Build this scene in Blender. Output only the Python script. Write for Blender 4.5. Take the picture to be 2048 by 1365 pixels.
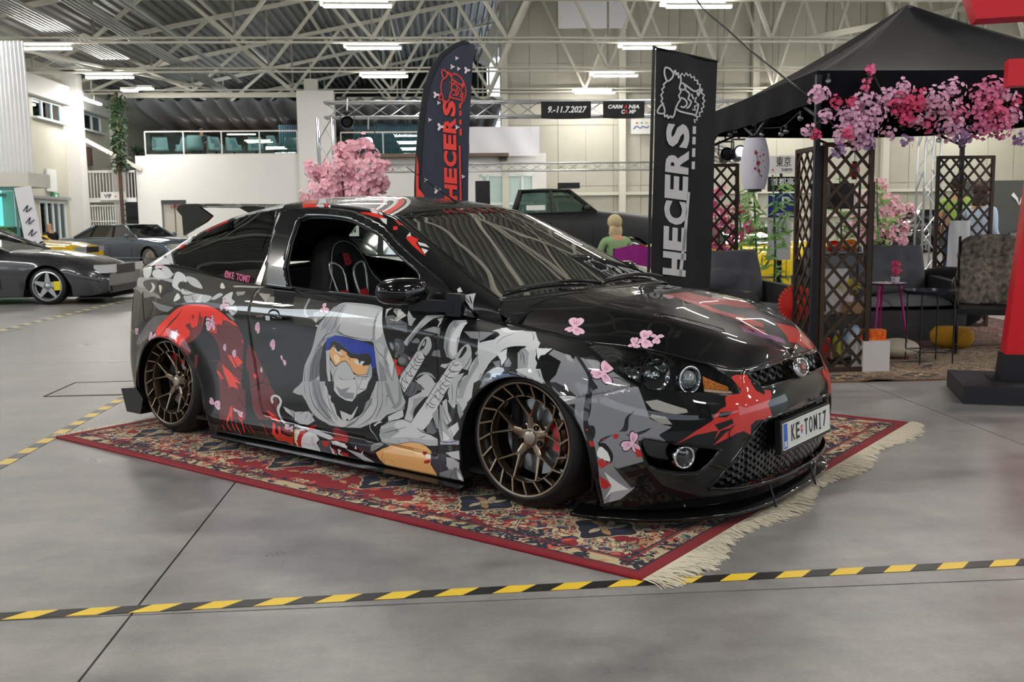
import bpy, math, random
import numpy as np
from mathutils import Vector, Matrix
PI = math.pi
random.seed(7)
for o in list(bpy.data.objects): bpy.data.objects.remove(o, do_unlink=True)
SC = bpy.context.scene
COL = SC.collection
# ---------------------------------------------------------------- camera
FPX, PITCH, CAMH, ROLL, HYAW = 1955.5, .1236, 1.2439, .0133, .0703
_r0 = np.array([1, 0, 0.]); FW = np.array([0, math.cos(PITCH), -math.sin(PITCH)]); _u0 = np.array([0, math.sin(PITCH), math.cos(PITCH)])
RT = math.cos(ROLL) * _r0 - math.sin(ROLL) * _u0
UP = math.sin(ROLL) * _r0 + math.cos(ROLL) * _u0
cd = bpy.data.cameras.new('camera'); cam = bpy.data.objects.new('camera', cd); COL.objects.link(cam)
cam.matrix_world = Matrix(((RT[0], UP[0], -FW[0], 0), (RT[1], UP[1], -FW[1], 0), (RT[2], UP[2], -FW[2], CAMH), (0, 0, 0, 1)))
cd.sensor_width = 36; cd.lens = FPX / 2048 * 36; cd.clip_start = .05; cd.clip_end = 300
cd.dof.use_dof = True; cd.dof.focus_distance = 4.6; cd.dof.aperture_fstop = 8.0
SC.camera = cam
# ---------------------------------------------------------------- world, exposure
W = bpy.data.worlds.new('world'); SC.world = W; W.use_nodes = True
_bg = W.node_tree.nodes['Background']; _bg.inputs[0].default_value = (.80, .90, 1, 1); _bg.inputs[1].default_value = 2.4
SC.view_settings.view_transform = 'Standard'; SC.view_settings.look = 'None'
SC.view_settings.exposure = 0.0; SC.view_settings.gamma = 1; SC.view_settings.use_curve_mapping = False
SC.cycles.max_bounces = 7; SC.cycles.diffuse_bounces = 3; SC.cycles.glossy_bounces = 4
SC.cycles.transmission_bounces = 6; SC.cycles.transparent_max_bounces = 12
SC.cycles.caustics_reflective = False; SC.cycles.caustics_refractive = False
SC.cycles.sample_clamp_indirect = 6
HM = Matrix.Rotation(HYAW, 4, 'Z')
def area(name, x, y, z, sx, sy, power, rx=0, ry=0, rz=0, col=(1, .97, .92)):
    d = bpy.data.lights.new(name, 'AREA'); d.shape = 'RECTANGLE'; d.size = sx; d.size_y = sy; d.energy = power; d.color = col
    o = bpy.data.objects.new(name, d); COL.objects.link(o)
    o.matrix_world = HM @ Matrix.Translation((x, y, z)) @ Matrix.Rotation(rz, 4, 'Z') @ Matrix.Rotation(ry, 4, 'Y') @ Matrix.Rotation(rx, 4, 'X')
    return o
# daylight from the glazing of the left wall
area('left_glazing_light', -14.5, 6, 5.2, 26, 1.6, 1400, ry=-PI / 2 + .25, rx=0, rz=0, col=(.85, .94, 1))
area('gallery_fill', -9.4, 48, 6.0, 5, 5, 420)  # two fill lights added to brighten the dark gallery interior
area('gallery_fill', -.8, 49, 6.0, 5, 5, 300)
# ---------------------------------------------------------------- helpers
def lin(c):
    if isinstance(c, str):
        c = [int(c[i:i + 2], 16) / 255 for i in (0, 2, 4)]
    return tuple((x / 12.92 if x <= .04045 else ((x + .055) / 1.055) ** 2.4) for x in c)
MATS = {}
def mat(name, col='808080', rough=.5, metal=0, coat=0, emit=0, alpha=1, noise=0, nscale=30, bump=0, bscale=60, spec=.5, trans=0, ior=1.45, col2=None, sheen=0, coatr=.03, stretch=None, coords='Object'):
    if name in MATS: return MATS[name]
    m = bpy.data.materials.new(name); m.use_nodes = True; nt = m.node_tree; N = nt.nodes; b = N['Principled BSDF']
    c = lin(col) + (1,)
    b.inputs['Base Color'].default_value = c; b.inputs['Roughness'].default_value = rough; b.inputs['Metallic'].default_value = metal
    b.inputs['Coat Weight'].default_value = coat; b.inputs['Coat Roughness'].default_value = coatr; b.inputs['Specular IOR Level'].default_value = spec
    b.inputs['Transmission Weight'].default_value = trans; b.inputs['IOR'].default_value = ior; b.inputs['Sheen Weight'].default_value = sheen
    if emit:
        b.inputs['Emission Color'].default_value = c; b.inputs['Emission Strength'].default_value = emit
    if alpha < 1: b.inputs['Alpha'].default_value = alpha
    if noise or bump:
        tc = N.new('ShaderNodeTexCoord'); src = tc.outputs[coords]
        if stretch:
            mp = N.new('ShaderNodeMapping'); mp.inputs['Scale'].default_value = stretch; nt.links.new(src, mp.inputs[0]); src = mp.outputs[0]
        if noise:
            n = N.new('ShaderNodeTexNoise'); n.inputs['Scale'].default_value = nscale; n.inputs['Detail'].default_value = 5; nt.links.new(src, n.inputs['Vector'])
            r = N.new('ShaderNodeValToRGB'); r.color_ramp.elements[0].position = .32; r.color_ramp.elements[1].position = .68
            c2 = lin(col2) if col2 else tuple(x * (1 - noise) for x in c[:3])
            r.color_ramp.elements[0].color = c2 + (1,); r.color_ramp.elements[1].color = c
            nt.links.new(n.outputs['Fac'], r.inputs[0]); nt.links.new(r.outputs[0], b.inputs['Base Color'])
        if bump:
            n = N.new('ShaderNodeTexNoise'); n.inputs['Scale'].default_value = bscale; n.inputs['Detail'].default_value = 4; nt.links.new(src, n.inputs['Vector'])
            bp = N.new('ShaderNodeBump'); bp.inputs['Strength'].default_value = bump; bp.inputs['Distance'].default_value = .01
            nt.links.new(n.outputs['Fac'], bp.inputs['Height']); nt.links.new(bp.outputs[0], b.inputs['Normal'])
    MATS[name] = m
    return m
def glass(name, col='d8e8e4', a=.18, rough=.0):
    """thin see-through glass: clear film mixed with a mirror-like one by angle"""
    if name in MATS: return MATS[name]
    m = bpy.data.materials.new(name); m.use_nodes = True; nt = m.node_tree; N = nt.nodes; N.clear()
    out = N.new('ShaderNodeOutputMaterial'); mx = N.new('ShaderNodeMixShader'); t = N.new('ShaderNodeBsdfTransparent'); g = N.new('ShaderNodeBsdfGlossy')
    f = N.new('ShaderNodeFresnel'); f.inputs[0].default_value = 1.5; ad = N.new('ShaderNodeMath'); ad.operation = 'ADD'; ad.inputs[1].default_value = a; ad.use_clamp = True
    t.inputs[0].default_value = lin(col) + (1,); g.inputs['Roughness'].default_value = rough
    L = nt.links.new; L(f.outputs[0], ad.inputs[0]); L(ad.outputs[0], mx.inputs[0]); L(t.outputs[0], mx.inputs[1]); L(g.outputs[0], mx.inputs[2]); L(mx.outputs[0], out.inputs[0])
    MATS[name] = m
    return m
def ray_dir(px, py): return RT * ((px - 1024) / FPX) + FW - UP * ((py - 682.5) / FPX)
EYE = np.array([0, 0, CAMH])
hx = np.array([math.cos(HYAW), math.sin(HYAW), 0]); hy = np.array([-math.sin(HYAW), math.cos(HYAW), 0])
def H(x, y, z=0): return Vector(hx * x + hy * y + np.array([0, 0, z]))
def at(px, py, Y):
    """hall coordinates of the point seen at a pixel of the photograph, at hall depth Y"""
    d = ray_dir(px, py); P = EYE + d * (Y / (d @ hy)); return float(P @ hx), Y, float(P[2])
def gp(px, py, z=0):
    """hall coordinates of the floor point (or of height z) seen at a pixel"""
    d = ray_dir(px, py); P = EYE + d * ((z - CAMH) / d[2]); return float(P @ hx), float(P @ hy), z
def cr(P, n=8, closed=False):
    """Catmull-Rom through points"""
    P = np.asarray(P, float); m = len(P); out = []
    for i in range(m if closed else m - 1):
        a, b, c, d = (P[(i - 1) % m], P[i], P[(i + 1) % m], P[(i + 2) % m]) if closed else (P[max(i - 1, 0)], P[i], P[i + 1], P[min(i + 2, m - 1)])
        for k in range(n):
            t = k / n
            out.append(.5 * (2 * b + (c - a) * t + (2 * a - 5 * b + 4 * c - d) * t * t + (3 * b - a - 3 * c + d) * t ** 3))
    if not closed: out.append(P[-1])
    return np.array(out)
class MB:
    def __init__(s): s.v = []; s.f = []; s.m = []; s.uv = None
    def add(s, v, f, mi=0):
        k = len(s.v); s.v += [tuple(map(float, p)) for p in v]; s.f += [tuple(i + k for i in q) for q in f]; s.m += [mi] * len(f); return s
    def box(s, c, d, R=None, mi=0):
        v = [Vector((x * d[0] / 2, y * d[1] / 2, z * d[2] / 2)) for x in (-1, 1) for y in (-1, 1) for z in (-1, 1)]
        if R is not None: v = [R @ p for p in v]
        c = Vector(c)
        return s.add([p + c for p in v], [(0, 1, 3, 2), (4, 6, 7, 5), (0, 4, 5, 1), (2, 3, 7, 6), (0, 2, 6, 4), (1, 5, 7, 3)], mi)
    def b2(s, lo, hi, mi=0): return s.box([(a + b) / 2 for a, b in zip(lo, hi)], [abs(b - a) for a, b in zip(lo, hi)], None, mi)
    def bar(s, a, b, w, h=None, up=(0, 0, 1), mi=0):
        a = Vector(a); b = Vector(b); h = h or w; d = (b - a); L = d.length
        if L < 1e-6: return s
        z = d / L; u = Vector(up)
        if abs(z.dot(u)) > .99: u = Vector((0, 1, 0))
        x = z.cross(u).normalized(); y = x.cross(z)
        v = [a + x * (sx * w / 2) + y * (sy * h / 2) + z * (L * t) for t in (0, 1) for sx, sy in ((-1, -1), (1, -1), (1, 1), (-1, 1))]
        return s.add(v, [(0, 3, 2, 1), (4, 5, 6, 7)] + [(i, (i + 1) % 4, 4 + (i + 1) % 4, 4 + i) for i in range(4)], mi)
    def tube(s, pts, r, n=8, closed=False, mi=0, cap=True):
        P = [Vector(p) for p in pts]; m = len(P); rr = r if hasattr(r, '__len__') else [r] * m
        ref = Vector((0, 0, 1)); V = []
        if m < 2: return s
        t0 = (P[1] - P[0]).normalized()
        if abs(t0.dot(ref)) > .9: ref = Vector((1, 0, 0))
        x = t0.cross(ref).normalized()
        for i in range(m):
            a = P[(i - 1) % m] if (closed or i) else P[i]; b = P[(i + 1) % m] if (closed or i < m - 1) else P[i]
            t = (b - a)
            t = t.normalized() if t.length > 1e-9 else t0
            x = (x - t * x.dot(t)); x = x.normalized() if x.length > 1e-9 else t.orthogonal().normalized(); y = t.cross(x)
            for k in range(n):
                q = 2 * PI * k / n; V.append(P[i] + (x * math.cos(q) + y * math.sin(q)) * rr[i])
        F = []
        for i in range(m if closed else m - 1):
            j = (i + 1) % m
            for k in range(n): F.append((i * n + k, i * n + (k + 1) % n, j * n + (k + 1) % n, j * n + k))
        if cap and not closed: F += [tuple(range(n))[::-1], tuple(range((m - 1) * n, m * n))]
        return s.add(V, F, mi)
    def lathe(s, prof, n=24, M=None, mi=0, arc=None):
        """prof: (r, z) list; turned round local z"""
        V = []; F = []; m = len(prof); K = n
        for i in range(n):
            q = 2 * PI * i / n
            for r, z in prof:
                p = Vector((r * math.cos(q), r * math.sin(q), z)); V.append(M @ p if M is not None else p)
        for i in range(n):
            j = (i + 1) % n
            for k in range(m - 1): F.append((i * m + k, j * m + k, j * m + k + 1, i * m + k + 1))
        return s.add(V, F, mi)
    def prism(s, poly, z0, z1, M=None, mi=0):
        n = len(poly); V = [Vector((x, y, z)) for z in (z0, z1) for x, y in poly]
        if M is not None: V = [M @ p for p in V]
        return s.add(V, [tuple(range(n))[::-1], tuple(range(n, 2 * n))] + [(i, (i + 1) % n, n + (i + 1) % n, n + i) for i in range(n)], mi)
    def grid(s, P, mi=0, flip=False, closeu=False, closev=False):
        P = np.asarray(P, float); a, b = P.shape[:2]; V = P.reshape(-1, 3); F = []
        for i in range(a if closeu else a - 1):
            for j in range(b if closev else b - 1):
                i2 = (i + 1) % a; j2 = (j + 1) % b; q = (i * b + j, i2 * b + j, i2 * b + j2, i * b + j2); F.append(q[::-1] if flip else q)
        return s.add(V, F, mi)
    def ball(s, c, r, n=12, sc=(1, 1, 1), mi=0, jit=0):
        V = []; m = max(4, n // 2); c = Vector(c)
        P = np.zeros((m + 1, n, 3))
        for i in range(m + 1):
            t = PI * i / m
            for k in range(n):
                q = 2 * PI * k / n; e = 1 + (random.random() - .5) * jit if 0 < i < m else 1
                P[i, k] = (c.x + r * sc[0] * math.sin(t) * math.cos(q) * e, c.y + r * sc[1] * math.sin(t) * math.sin(q) * e, c.z + r * sc[2] * math.cos(t) * e)
        return s.grid(P, mi, closev=True)
    def xf(s, M):
        s.v = [tuple(M @ Vector(p)) for p in s.v]; return s
    def build(s, name, mats, parent=None, smooth=False, world=False, **kw):
        V = s.v
        if world and parent is not None:
            Mi = parent.matrix_basis.inverted(); V = [tuple(Mi @ Vector(p)) for p in V]
        me = bpy.data.meshes.new(name); me.from_pydata(V, [], s.f)
        if not isinstance(mats, (list, tuple)): mats = [mats]
        for m in mats: me.materials.append(m)
        if len(mats) > 1: me.polygons.foreach_set('material_index', s.m)
        if smooth:
            me.polygons.foreach_set('use_smooth', [True] * len(s.f))
            if smooth is not True: me.set_sharp_from_angle(angle=math.radians(smooth))
        me.update()
        o = bpy.data.objects.new(name, me); COL.objects.link(o)
        if parent is not None: o.parent = parent
        for k, v in kw.items(): o[k] = v
        return o
def thing(name, label, cat, loc=(0, 0, 0), rz=0, group=None, hall=True):
    o = bpy.data.objects.new(name, None); COL.objects.link(o); o.empty_display_size = .1
    if hall: o.matrix_basis = Matrix.Translation(H(*loc)) @ Matrix.Rotation(rz + HYAW, 4, 'Z')
    else: o.matrix_basis = Matrix.Translation(Vector(loc)) @ Matrix.Rotation(rz, 4, 'Z')
    o['label'] = label; o['category'] = cat
    if group: o['group'] = group
    return o
def tag(o, label, cat, group=None, kind=None):
    o['label'] = label; o['category'] = cat
    if group: o['group'] = group
    if kind: o['kind'] = kind
    return o
def struct(name, mb, m, smooth=False, parent=None, hall=True):
    o = mb.build(name, m, parent, smooth)
    if hall and parent is None: o.matrix_basis = HM
    if parent is None: o['kind'] = 'structure'
    return o
def dup(root, M=None, label=None, group=None):
    r = root.copy(); COL.objects.link(r)
    if M is not None: r.matrix_basis = M
    if label: r['label'] = label
    if group: r['group'] = group
    for ch in list(root.children):
        c = ch.copy(); COL.objects.link(c); c.parent = r
        for g in list(ch.children):
            d = g.copy(); COL.objects.link(d); d.parent = c
    return r
def HMat(x, y, z=0, rz=0): return Matrix.Translation(H(x, y, z)) @ Matrix.Rotation(rz + HYAW, 4, 'Z')
def text(s, size, name, m, parent, M, depth=.002, font=None, align='CENTER', sx=1, shear=0, bold=0, width=None):
    """flat lettering as a thin mesh; M places its x/y plane"""
    c = bpy.data.curves.new(name, 'FONT'); c.body = s; c.size = size; c.extrude = depth; c.align_x = align; c.align_y = 'CENTER'; c.shear = shear; c.offset = bold; c.resolution_u = 3
    o = bpy.data.objects.new(name, c); COL.objects.link(o)
    me = bpy.data.meshes.new_from_object(o); bpy.data.objects.remove(o, do_unlink=True); me.name = name
    n = len(me.vertices); co = np.empty(n * 3, 'f'); me.vertices.foreach_get('co', co); co = co.reshape(-1, 3)
    if width and n:
        e = co[:, 0].max() - co[:, 0].min(); sx = width / e if e > 0 else 1
    co[:, 0] *= sx; me.vertices.foreach_set('co', co.ravel()); me.transform(M); me.materials.clear(); me.materials.append(m)
    o = bpy.data.objects.new(name, me); COL.objects.link(o)
    if parent is not None: o.parent = parent
    return o
# ================================================================ SETTING
cream = mat('cream_paint', 'd9d5c6', .6, noise=.05, nscale=1.5)
creamD = mat('cream_cladding', 'b9b7a9', .55, noise=.06, nscale=1.2)
white = mat('white_wall', 'e4e3e0', .6, noise=.03, nscale=1)
steel = mat('cream_steel', 'd2d0c2', .45)
grey = mat('grey_steel', '8f9294', .4, .3)
darkm = mat('dark_void', '17181a', .8)
trussm = mat('aluminium', 'c9ccd0', .3, .9)
blackp = mat('black_plastic', '0c0c0e', .35)
def zr(x): return 7.4 + .20 * (x + 15) if x < 16 else 7.4 + .20 * 31 - .20 * (x - 16)
# ---- floor: concrete slabs with sawn joints
fm = bpy.data.materials.new('polished_concrete'); fm.use_nodes = True
def _concrete(nt):
    N = nt.nodes; L = nt.links.new; b = N['Principled BSDF']
    g = N.new('ShaderNodeNewGeometry'); mp = N.new('ShaderNodeMapping'); mp.inputs['Rotation'].default_value = (0, 0, -HYAW); L(g.outputs['Position'], mp.inputs[0])
    def noise(sc, det, rough=.55, st=None):
        n = N.new('ShaderNodeTexNoise'); n.inputs['Scale'].default_value = sc; n.inputs['Detail'].default_value = det; n.inputs['Roughness'].default_value = rough
        if st:
            m2 = N.new('ShaderNodeMapping'); m2.inputs['Scale'].default_value = st; L(mp.outputs[0], m2.inputs[0]); L(m2.outputs[0], n.inputs['Vector'])
        else: L(mp.outputs[0], n.inputs['Vector'])
        return n
    n1 = noise(.9, 6); n2 = noise(5, 8, .7); n3 = noise(70, 3); n4 = noise(2.2, 5, .6, (.5, 2.2, 1))
    def mixf(a, b_, f):
        m = N.new('ShaderNodeMath'); m.operation = 'MULTIPLY_ADD'; L(a, m.inputs[0]); m.inputs[1].default_value = f; L(b_, m.inputs[2]) if not isinstance(b_, float) else setattr(m.inputs[2], 'default_value', b_)
        return m.outputs[0]
    s = mixf(n1.outputs['Fac'], 0.0, .40); s = mixf(n2.outputs['Fac'], s, .28); s = mixf(n4.outputs['Fac'], s, .22); s = mixf(n3.outputs['Fac'], s, .10)
    r = N.new('ShaderNodeValToRGB'); e = r.color_ramp.elements; e[0].position = .41; e[1].position = .60
    e[0].color = lin('6b6a6c') + (1,); e[1].color = lin('9b9996') + (1,); m_ = r.color_ramp.elements.new(.5); m_.color = lin('848281') + (1,)
    L(s, r.inputs[0]); L(r.outputs[0], b.inputs['Base Color'])
    rr = N.new('ShaderNodeMapRange'); rr.inputs['From Min'].default_value = .38; rr.inputs['From Max'].default_value = .62; rr.inputs['To Min'].default_value = .27; rr.inputs['To Max'].default_value = .45
    L(s, rr.inputs[0]); L(rr.outputs[0], b.inputs['Roughness'])
    bp = N.new('ShaderNodeBump'); bp.inputs['Strength'].default_value = .12; bp.inputs['Distance'].default_value = .004; L(n2.outputs['Fac'], bp.inputs['Height']); L(bp.outputs[0], b.inputs['Normal'])
_concrete(fm.node_tree)
fl = struct('floor', MB().b2((-24, -14, -.35), (36, 62, -.05)), mat('joint_fill', '4a4642', .9))
slab = MB().b2((.004, .004, -.06), (4.126, 5.996, 0))
s0 = None
for i in range(-6, 9):
    for j in range(-3, 10):
        if s0 is None: s0 = slab.build('slab', fm, fl); o = s0
        else:
            o = s0.copy(); COL.objects.link(o)
        o.location = (-1.02 + i * 4.13, 3.085 + j * 6, 0)
# square trap cover let into the floor behind the left tape
tc = thing('floor_hatch', 'square steel-framed hatch let into the concrete floor left of the car', 'hatch', (-2.6, 7.6, .001))
MB().b2((-.32, -.3, -.02), (.3, .3, .001)).build('cover', fm, tc)
fr = MB()
for a, b in (((-.33, -.31), (.31, -.31)), ((.31, -.31), (.31, .31)), ((.31, .31), (-.33, .31)), ((-.33, .31), (-.33, -.31))): fr.bar((a[0], a[1], .001), (b[0], b[1], .001), .012, .004)
fr.build('rim', mat('hatch_rim', '3f3a36', .8), tc)
# ---- hazard tape strips: each printed block is its own piece
ty, tk = mat('tape_yellow', 'e8c53a', .45), mat('tape_black', '1a1c1c', .45)
def tape(name, label, p0, p1, w, pitch, slant, cols, z=.0012):
    t = thing(name, label, 'tape', (p0[0], p0[1], 0)); a = math.atan2(p1[1] - p0[1], p1[0] - p0[0]); t.matrix_basis = t.matrix_basis @ Matrix.Rotation(a, 4, 'Z')
    L = math.hypot(p1[0] - p0[0], p1[1] - p0[1]); n = int(L / pitch); me = {}
    for k in range(n):
        c = cols[k % len(cols)]
        if c.name in me:
            o = me[c.name].copy(); COL.objects.link(o)
        else:
            o = MB().prism([(0, -w / 2), (pitch, -w / 2), (pitch + slant, w / 2), (slant, w / 2)], 0, .0009).build('stripe', c, t); me[c.name] = o
        o.location = (k * pitch, 0, z)
    return t
tape('floor_tape', 'yellow and black hazard tape crossing the floor in front of the rug', (-2.6, 3.075), (3.3, 3.285), .060, .098, .06, [ty, tk])
tyl, tkl = mat('tape_yellow_worn', 'd9bd6a', .5), mat('tape_black_worn', '5b5f66', .4)
tape('floor_tape', 'worn hazard tape running from the left rug corner back past the rear wheel', (-2.33, 4.2), (-2.31, 9.4), .07, .125, 0, [tyl, tkl])
tape('floor_tape', 'distant hazard tape in front of the dark coupe at the left', (-5.35, 9.0), (-5.15, 23), .085, .17, 0, [mat('tape_pale', 'd8ce9a', .5), mat('tape_dark', '55534c', .5)])
# ---- ceiling: corrugated roof sheet, trusses, purlins
xs = []; zs = []
x = -16.0; k = 0
while x < 46:
    for dx, dz in ((0, 0), (.11, 0), (.16, .09), (.27, .09)):
        xs.append(x + dx); zs.append(zr(x + dx) + dz)
    x += .32
P = np.zeros((len(xs), 2, 3))
P[:, 0] = np.c_[xs, np.full(len(xs), -14.), zs]; P[:, 1] = np.c_[xs, np.full(len(xs), 62.), zs]
ceil = struct('ceiling', MB().grid(P), mat('roof_sheet', '6c6e6a', .5, .2, noise=.1, nscale=3))
ceil.matrix_basis = HM
zc = 6.75
def member(par, a, b, w, h=None, name='brace', m=steel): return MB().bar(a, b, w, h).build(name, m, par)
def truss(Y, detail=True):
    t = bpy.data.objects.new('roof_truss', None); COL.objects.link(t); t.parent = ceil
    for dz in (0, .13):
        MB().bar((-15, Y, zc + dz), (34, Y, zc + dz), .16, .05, ).build('lower_chord', steel, t)
    for a, b in ((-15, 16), (16, 34)):
        MB().bar((a, Y, zr(a) - .12), (b, Y, zr(b) - .12), .14, .14).build('upper_chord', steel, t)
    s = 2.1; n = int(46 / s); first = None
    for i in range(n):
        x = -14.6 + i * s; z1 = zr(x + s / 2) - .15
        if z1 - zc < .5: continue
        if i % 2 == 0: member(t, (x, Y, zc + .1), (x + s, Y, zr(x + s) - .15), .11)
        else: member(t, (x, Y, zr(x) - .15), (x + s, Y, zc + .1), .11)
        if detail: member(t, (x + (s if i % 2 else 0), Y + .05, zc + .1), (x + (s if i % 2 else 0), Y + .05, zr(x + (s if i % 2 else 0)) - .15), .07, name='post')
for Y in (1.4, 7.4, 13.4, 19.4): truss(Y, False)
for Y in (25.4, 31.4, 37.4, 43.4, 49.4, 55.4): truss(Y)
for i in range(16):
    x = -14 + i * 3.0
    MB().bar((x, -8, zr(x) - .02), (x, 62, zr(x) - .02), .09, .12).build('purlin', steel, ceil)
# ribbed grey cable trays and radiant heater panels slung along the hall
for (x, z, y0, y1, w, nm) in ((-9.35, 7.0, 20, 46, .55, 'cable_tray'), (-8.3, 7.15, 14, 43, .16, 'cable_tray'), (-11.2, 7.0, 14, 36, .95, 'heater_panel'), (-13.2, 7.0, 10, 40, .55, 'heater_panel')):
    m = MB()
    m.b2((x - w / 2, y0, z), (x + w / 2, y1, z + .03))
    for q in range(int(w / .14) + 1):
        m.b2((x - w / 2 + q * .14, y0, z - .03), (x - w / 2 + q * .14 + .03, y1, z))
    m.build(nm, mat('galvanised', 'a9adab', .4, .5), ceil)
# square air duct at the far end beside the white wall
dct = MB(); dct.bar((3.7, 43.6, 11.2), (2.0, 43.6, 8.0), 1.1, .5); dct.bar((2.35, 43.5, 8.9), (2.7, 43.5, 9.5), 1.35, .6)
dct.build('air_duct', mat('galvanised2', '9a9d9a', .4, .4), ceil)
for x0, y0, z0, x1, y1, z1, w in ((-15, 42, 5.0, -12.6, 43, 3.55, .16), (12, 31.5, 6.9, 26, 43.5, 10.8, .2), (-14.9, 30, 6.9, -9.5, 43.4, 6.9, .08)):
    MB().bar((x0, y0, z0), (x1, y1, z1), w).build('brace', steel, ceil)
# ---- walls
def hole_wall(name, m, axis, pos, th, u0, u1, z0, z1, holes):
    """wall with rectangular openings; axis 'x': plane x=pos spanning y, 'y': plane y=pos spanning x"""
    w = MB(); us = sorted({u0, u1} | {h[0] for h in holes} | {h[1] for h in holes})
    for a, b in zip(us[:-1], us[1:]):
        zz = [(z0, z1)]
        for h in holes:
            if h[0] <= a + 1e-6 and h[1] >= b - 1e-6:
                zz = [s for (p, q) in zz for s in ((p, min(q, h[2])), (max(p, h[3]), q)) if s[1] - s[0] > 1e-4]
        for p, q in zz:
            if axis == 'x': w.b2((pos - th, a, p), (pos, b, q))
            else: w.b2((a, pos, p), (b, pos + th, q))
    return struct(name, w, m)
holes = [(38.2 + 0, 41.0, 5.3, 6.0), (42.4, 45.6, 5.3, 6.0)] + [(32.2 - 6 * k, 35.4 - 6 * k, 5.3, 6.0) for k in range(3)] + [(38.2, 40.75, 0, 2.18), (34.5, 37.6, 0, 2.6)]
for k in range(5): holes.append((-12 + k * 4.2, -12 + k * 4.2 + 3.8, 2.6, 4.8))
wl = hole_wall('wall_left', creamD, 'x', -15, .06, -14, 62, 0, 7.5, holes)
gl = glass('window_glass', 'e6fbff', .02)
wn = 0
for (a, b, z0, z1) in holes[:5]:
    wn += 1
    f = MB(); n = 3
    for q in range(n + 1):
        y = a + (b - a) * q / n; f.b2((-15.12, y - .05, z0), (-15.02, y + .05, z1))
    f.b2((-15.12, a, z1 - .06), (-15.02, b, z1)); f.b2((-15.2, a - .1, z0 - .08), (-14.8, b + .1, z0))
    wo = struct('window_%d' % wn, f, mat('pale_frame', 'dfe6e4', .4))
    for q in range(n):
        y = a + (b - a) * q / n; MB().b2((-15.08, y + .05, z0), (-15.07, y + (b - a) / n - .05, z1)).build('pane', gl, wo)
for k in range(5):
    wn += 1; a = -12 + k * 4.2; f = MB()
    for q in range(3): f.b2((-15.15, a + q * 1.9 - .05, 2.6), (-15.0, a + q * 1.9 + .05, 4.8))
    for z in (2.6, 4.8): f.b2((-15.15, a, z - .05), (-15.0, a + 3.8, z + .05))
    struct('window_%d' % wn, f, mat('pale_frame', 'dfe6e4', .4))
# columns of the left wall, white cladding bands over the windows
cb = MB()
for y in (5.0, 11, 17, 23, 29, 35.4, 41.55, 47): cb.b2((-15, y - .35, 0), (-14.45, y + .35, 7.3)); 
struct('trim_1', cb, white)
struct('trim_2', MB().b2((-14.98, 8, 6.02), (-14.7, 47, 6.75)), white)
struct('trim_3', MB().b2((-14.99, 20, 2.25), (-14.85, 41, 2.36)), grey)
# back wall right half, with columns, girts and panel joints
wb = hole_wall('wall_back', creamD, 'y', 44.3, .3, 2.75, 36, 0, 13.6, [])
pn = MB()
p0 = None
for i in range(26):
    for j in range(5):
        if p0 is None: p0 = MB().b2((0.012, 0, .012), (1.238, .03, 2.688)).build('panel', creamD, wb); o = p0
        else: o = p0.copy(); COL.objects.link(o)
        o.location = (2.8 + i * 1.25, 44.26, j * 2.7)
tb = MB()
for x in (2.9, 8.15, 14.2, 20.3): tb.b2((x - .15, 43.9, 0), (x + .15, 44.2, 12.5))
struct('trim_4', tb, steel)
struct('trim_5', MB().b2((4.8, 44.0, 2.28), (34, 44.2, 2.42)).b2((4.8, 44.0, 1.2), (34, 44.2, 1.3)), steel)
# far end behind the gallery
struct('wall_far', MB().b2((-15, 61.5, 0), (3, 62, 13)), darkm)
struct('wall_near_unseen', MB().b2((-15, -14, 0), (30, -13.8, 3.0)).b2((-15, -14, 5.2), (30, -13.8, 13)), mat('unseen_wall', '6f6c64', .7))  # unseen wall added to darken the car's reflections, middle band left open
struct('wall_right_unseen', MB().b2((27, 10, 0), (27.3, 45, 11)), creamD)  # unseen wall added to hold back strong side light
# gallery (white mezzanine box) across the left half
hole_wall('wall_gallery', white, 'y', 43.0, .25, -12.84, -4.46, 0, 4.13, [(-11.87, -10.83, 0, 2.22)])
struct('wall_gallery_side', MB().b2((-12.84, 43.25, 0), (-12.6, 56, 4.13)), white)
struct('gallery_floor', MB().b2((-12.84, 43.05, 4.0), (3.0, 56, 4.13)), mat('gallery_edge', '6e5a4c', .6))
struct('pillar_white', MB().b2((-5.97, 42.7, 0), (-4.42, 43.3, 6.76)), white)
hole_wall('wall_office', white, 'y', 44.0, .25, -4.46, 4.73, 0, 4.17, [(1.77, 4.18, 1.4, 3.25), (1.85, 2.0, 0, .01)])
of = MB()
for x0, x1 in ((1.77, 1.86), (2.05, 2.16), (3.6, 3.7), (4.08, 4.18)): of.b2((x0, 43.95, 1.4), (x1, 44.1, 3.25))
of.b2((1.77, 43.95, 3.15), (4.18, 44.1, 3.27)); of.b2((1.77, 43.93, 1.9), (4.18, 44.1, 2.0))
wo = struct('window_20', of, mat('pale_frame', 'dfe6e4', .4))
MB().b2((1.8, 44.02, 1.4), (4.15, 44.03, 3.2)).build('pane', mat('frosted_glass', 'b9cfca', .25), wo)
struct('wall_gallery_back', MB().b2((-12.8, 55.8, 4.1), (3, 56, 7.2)), mat('gallery_back', 'b6b6a2', .7))
struct('ceiling_edge', MB().b2((-13.5, 43.2, 6.55), (-5.9, 43.35, 6.72)).b2((-4.4, 43.8, 6.45), (3.0, 43.95, 6.62)), steel)
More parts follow.
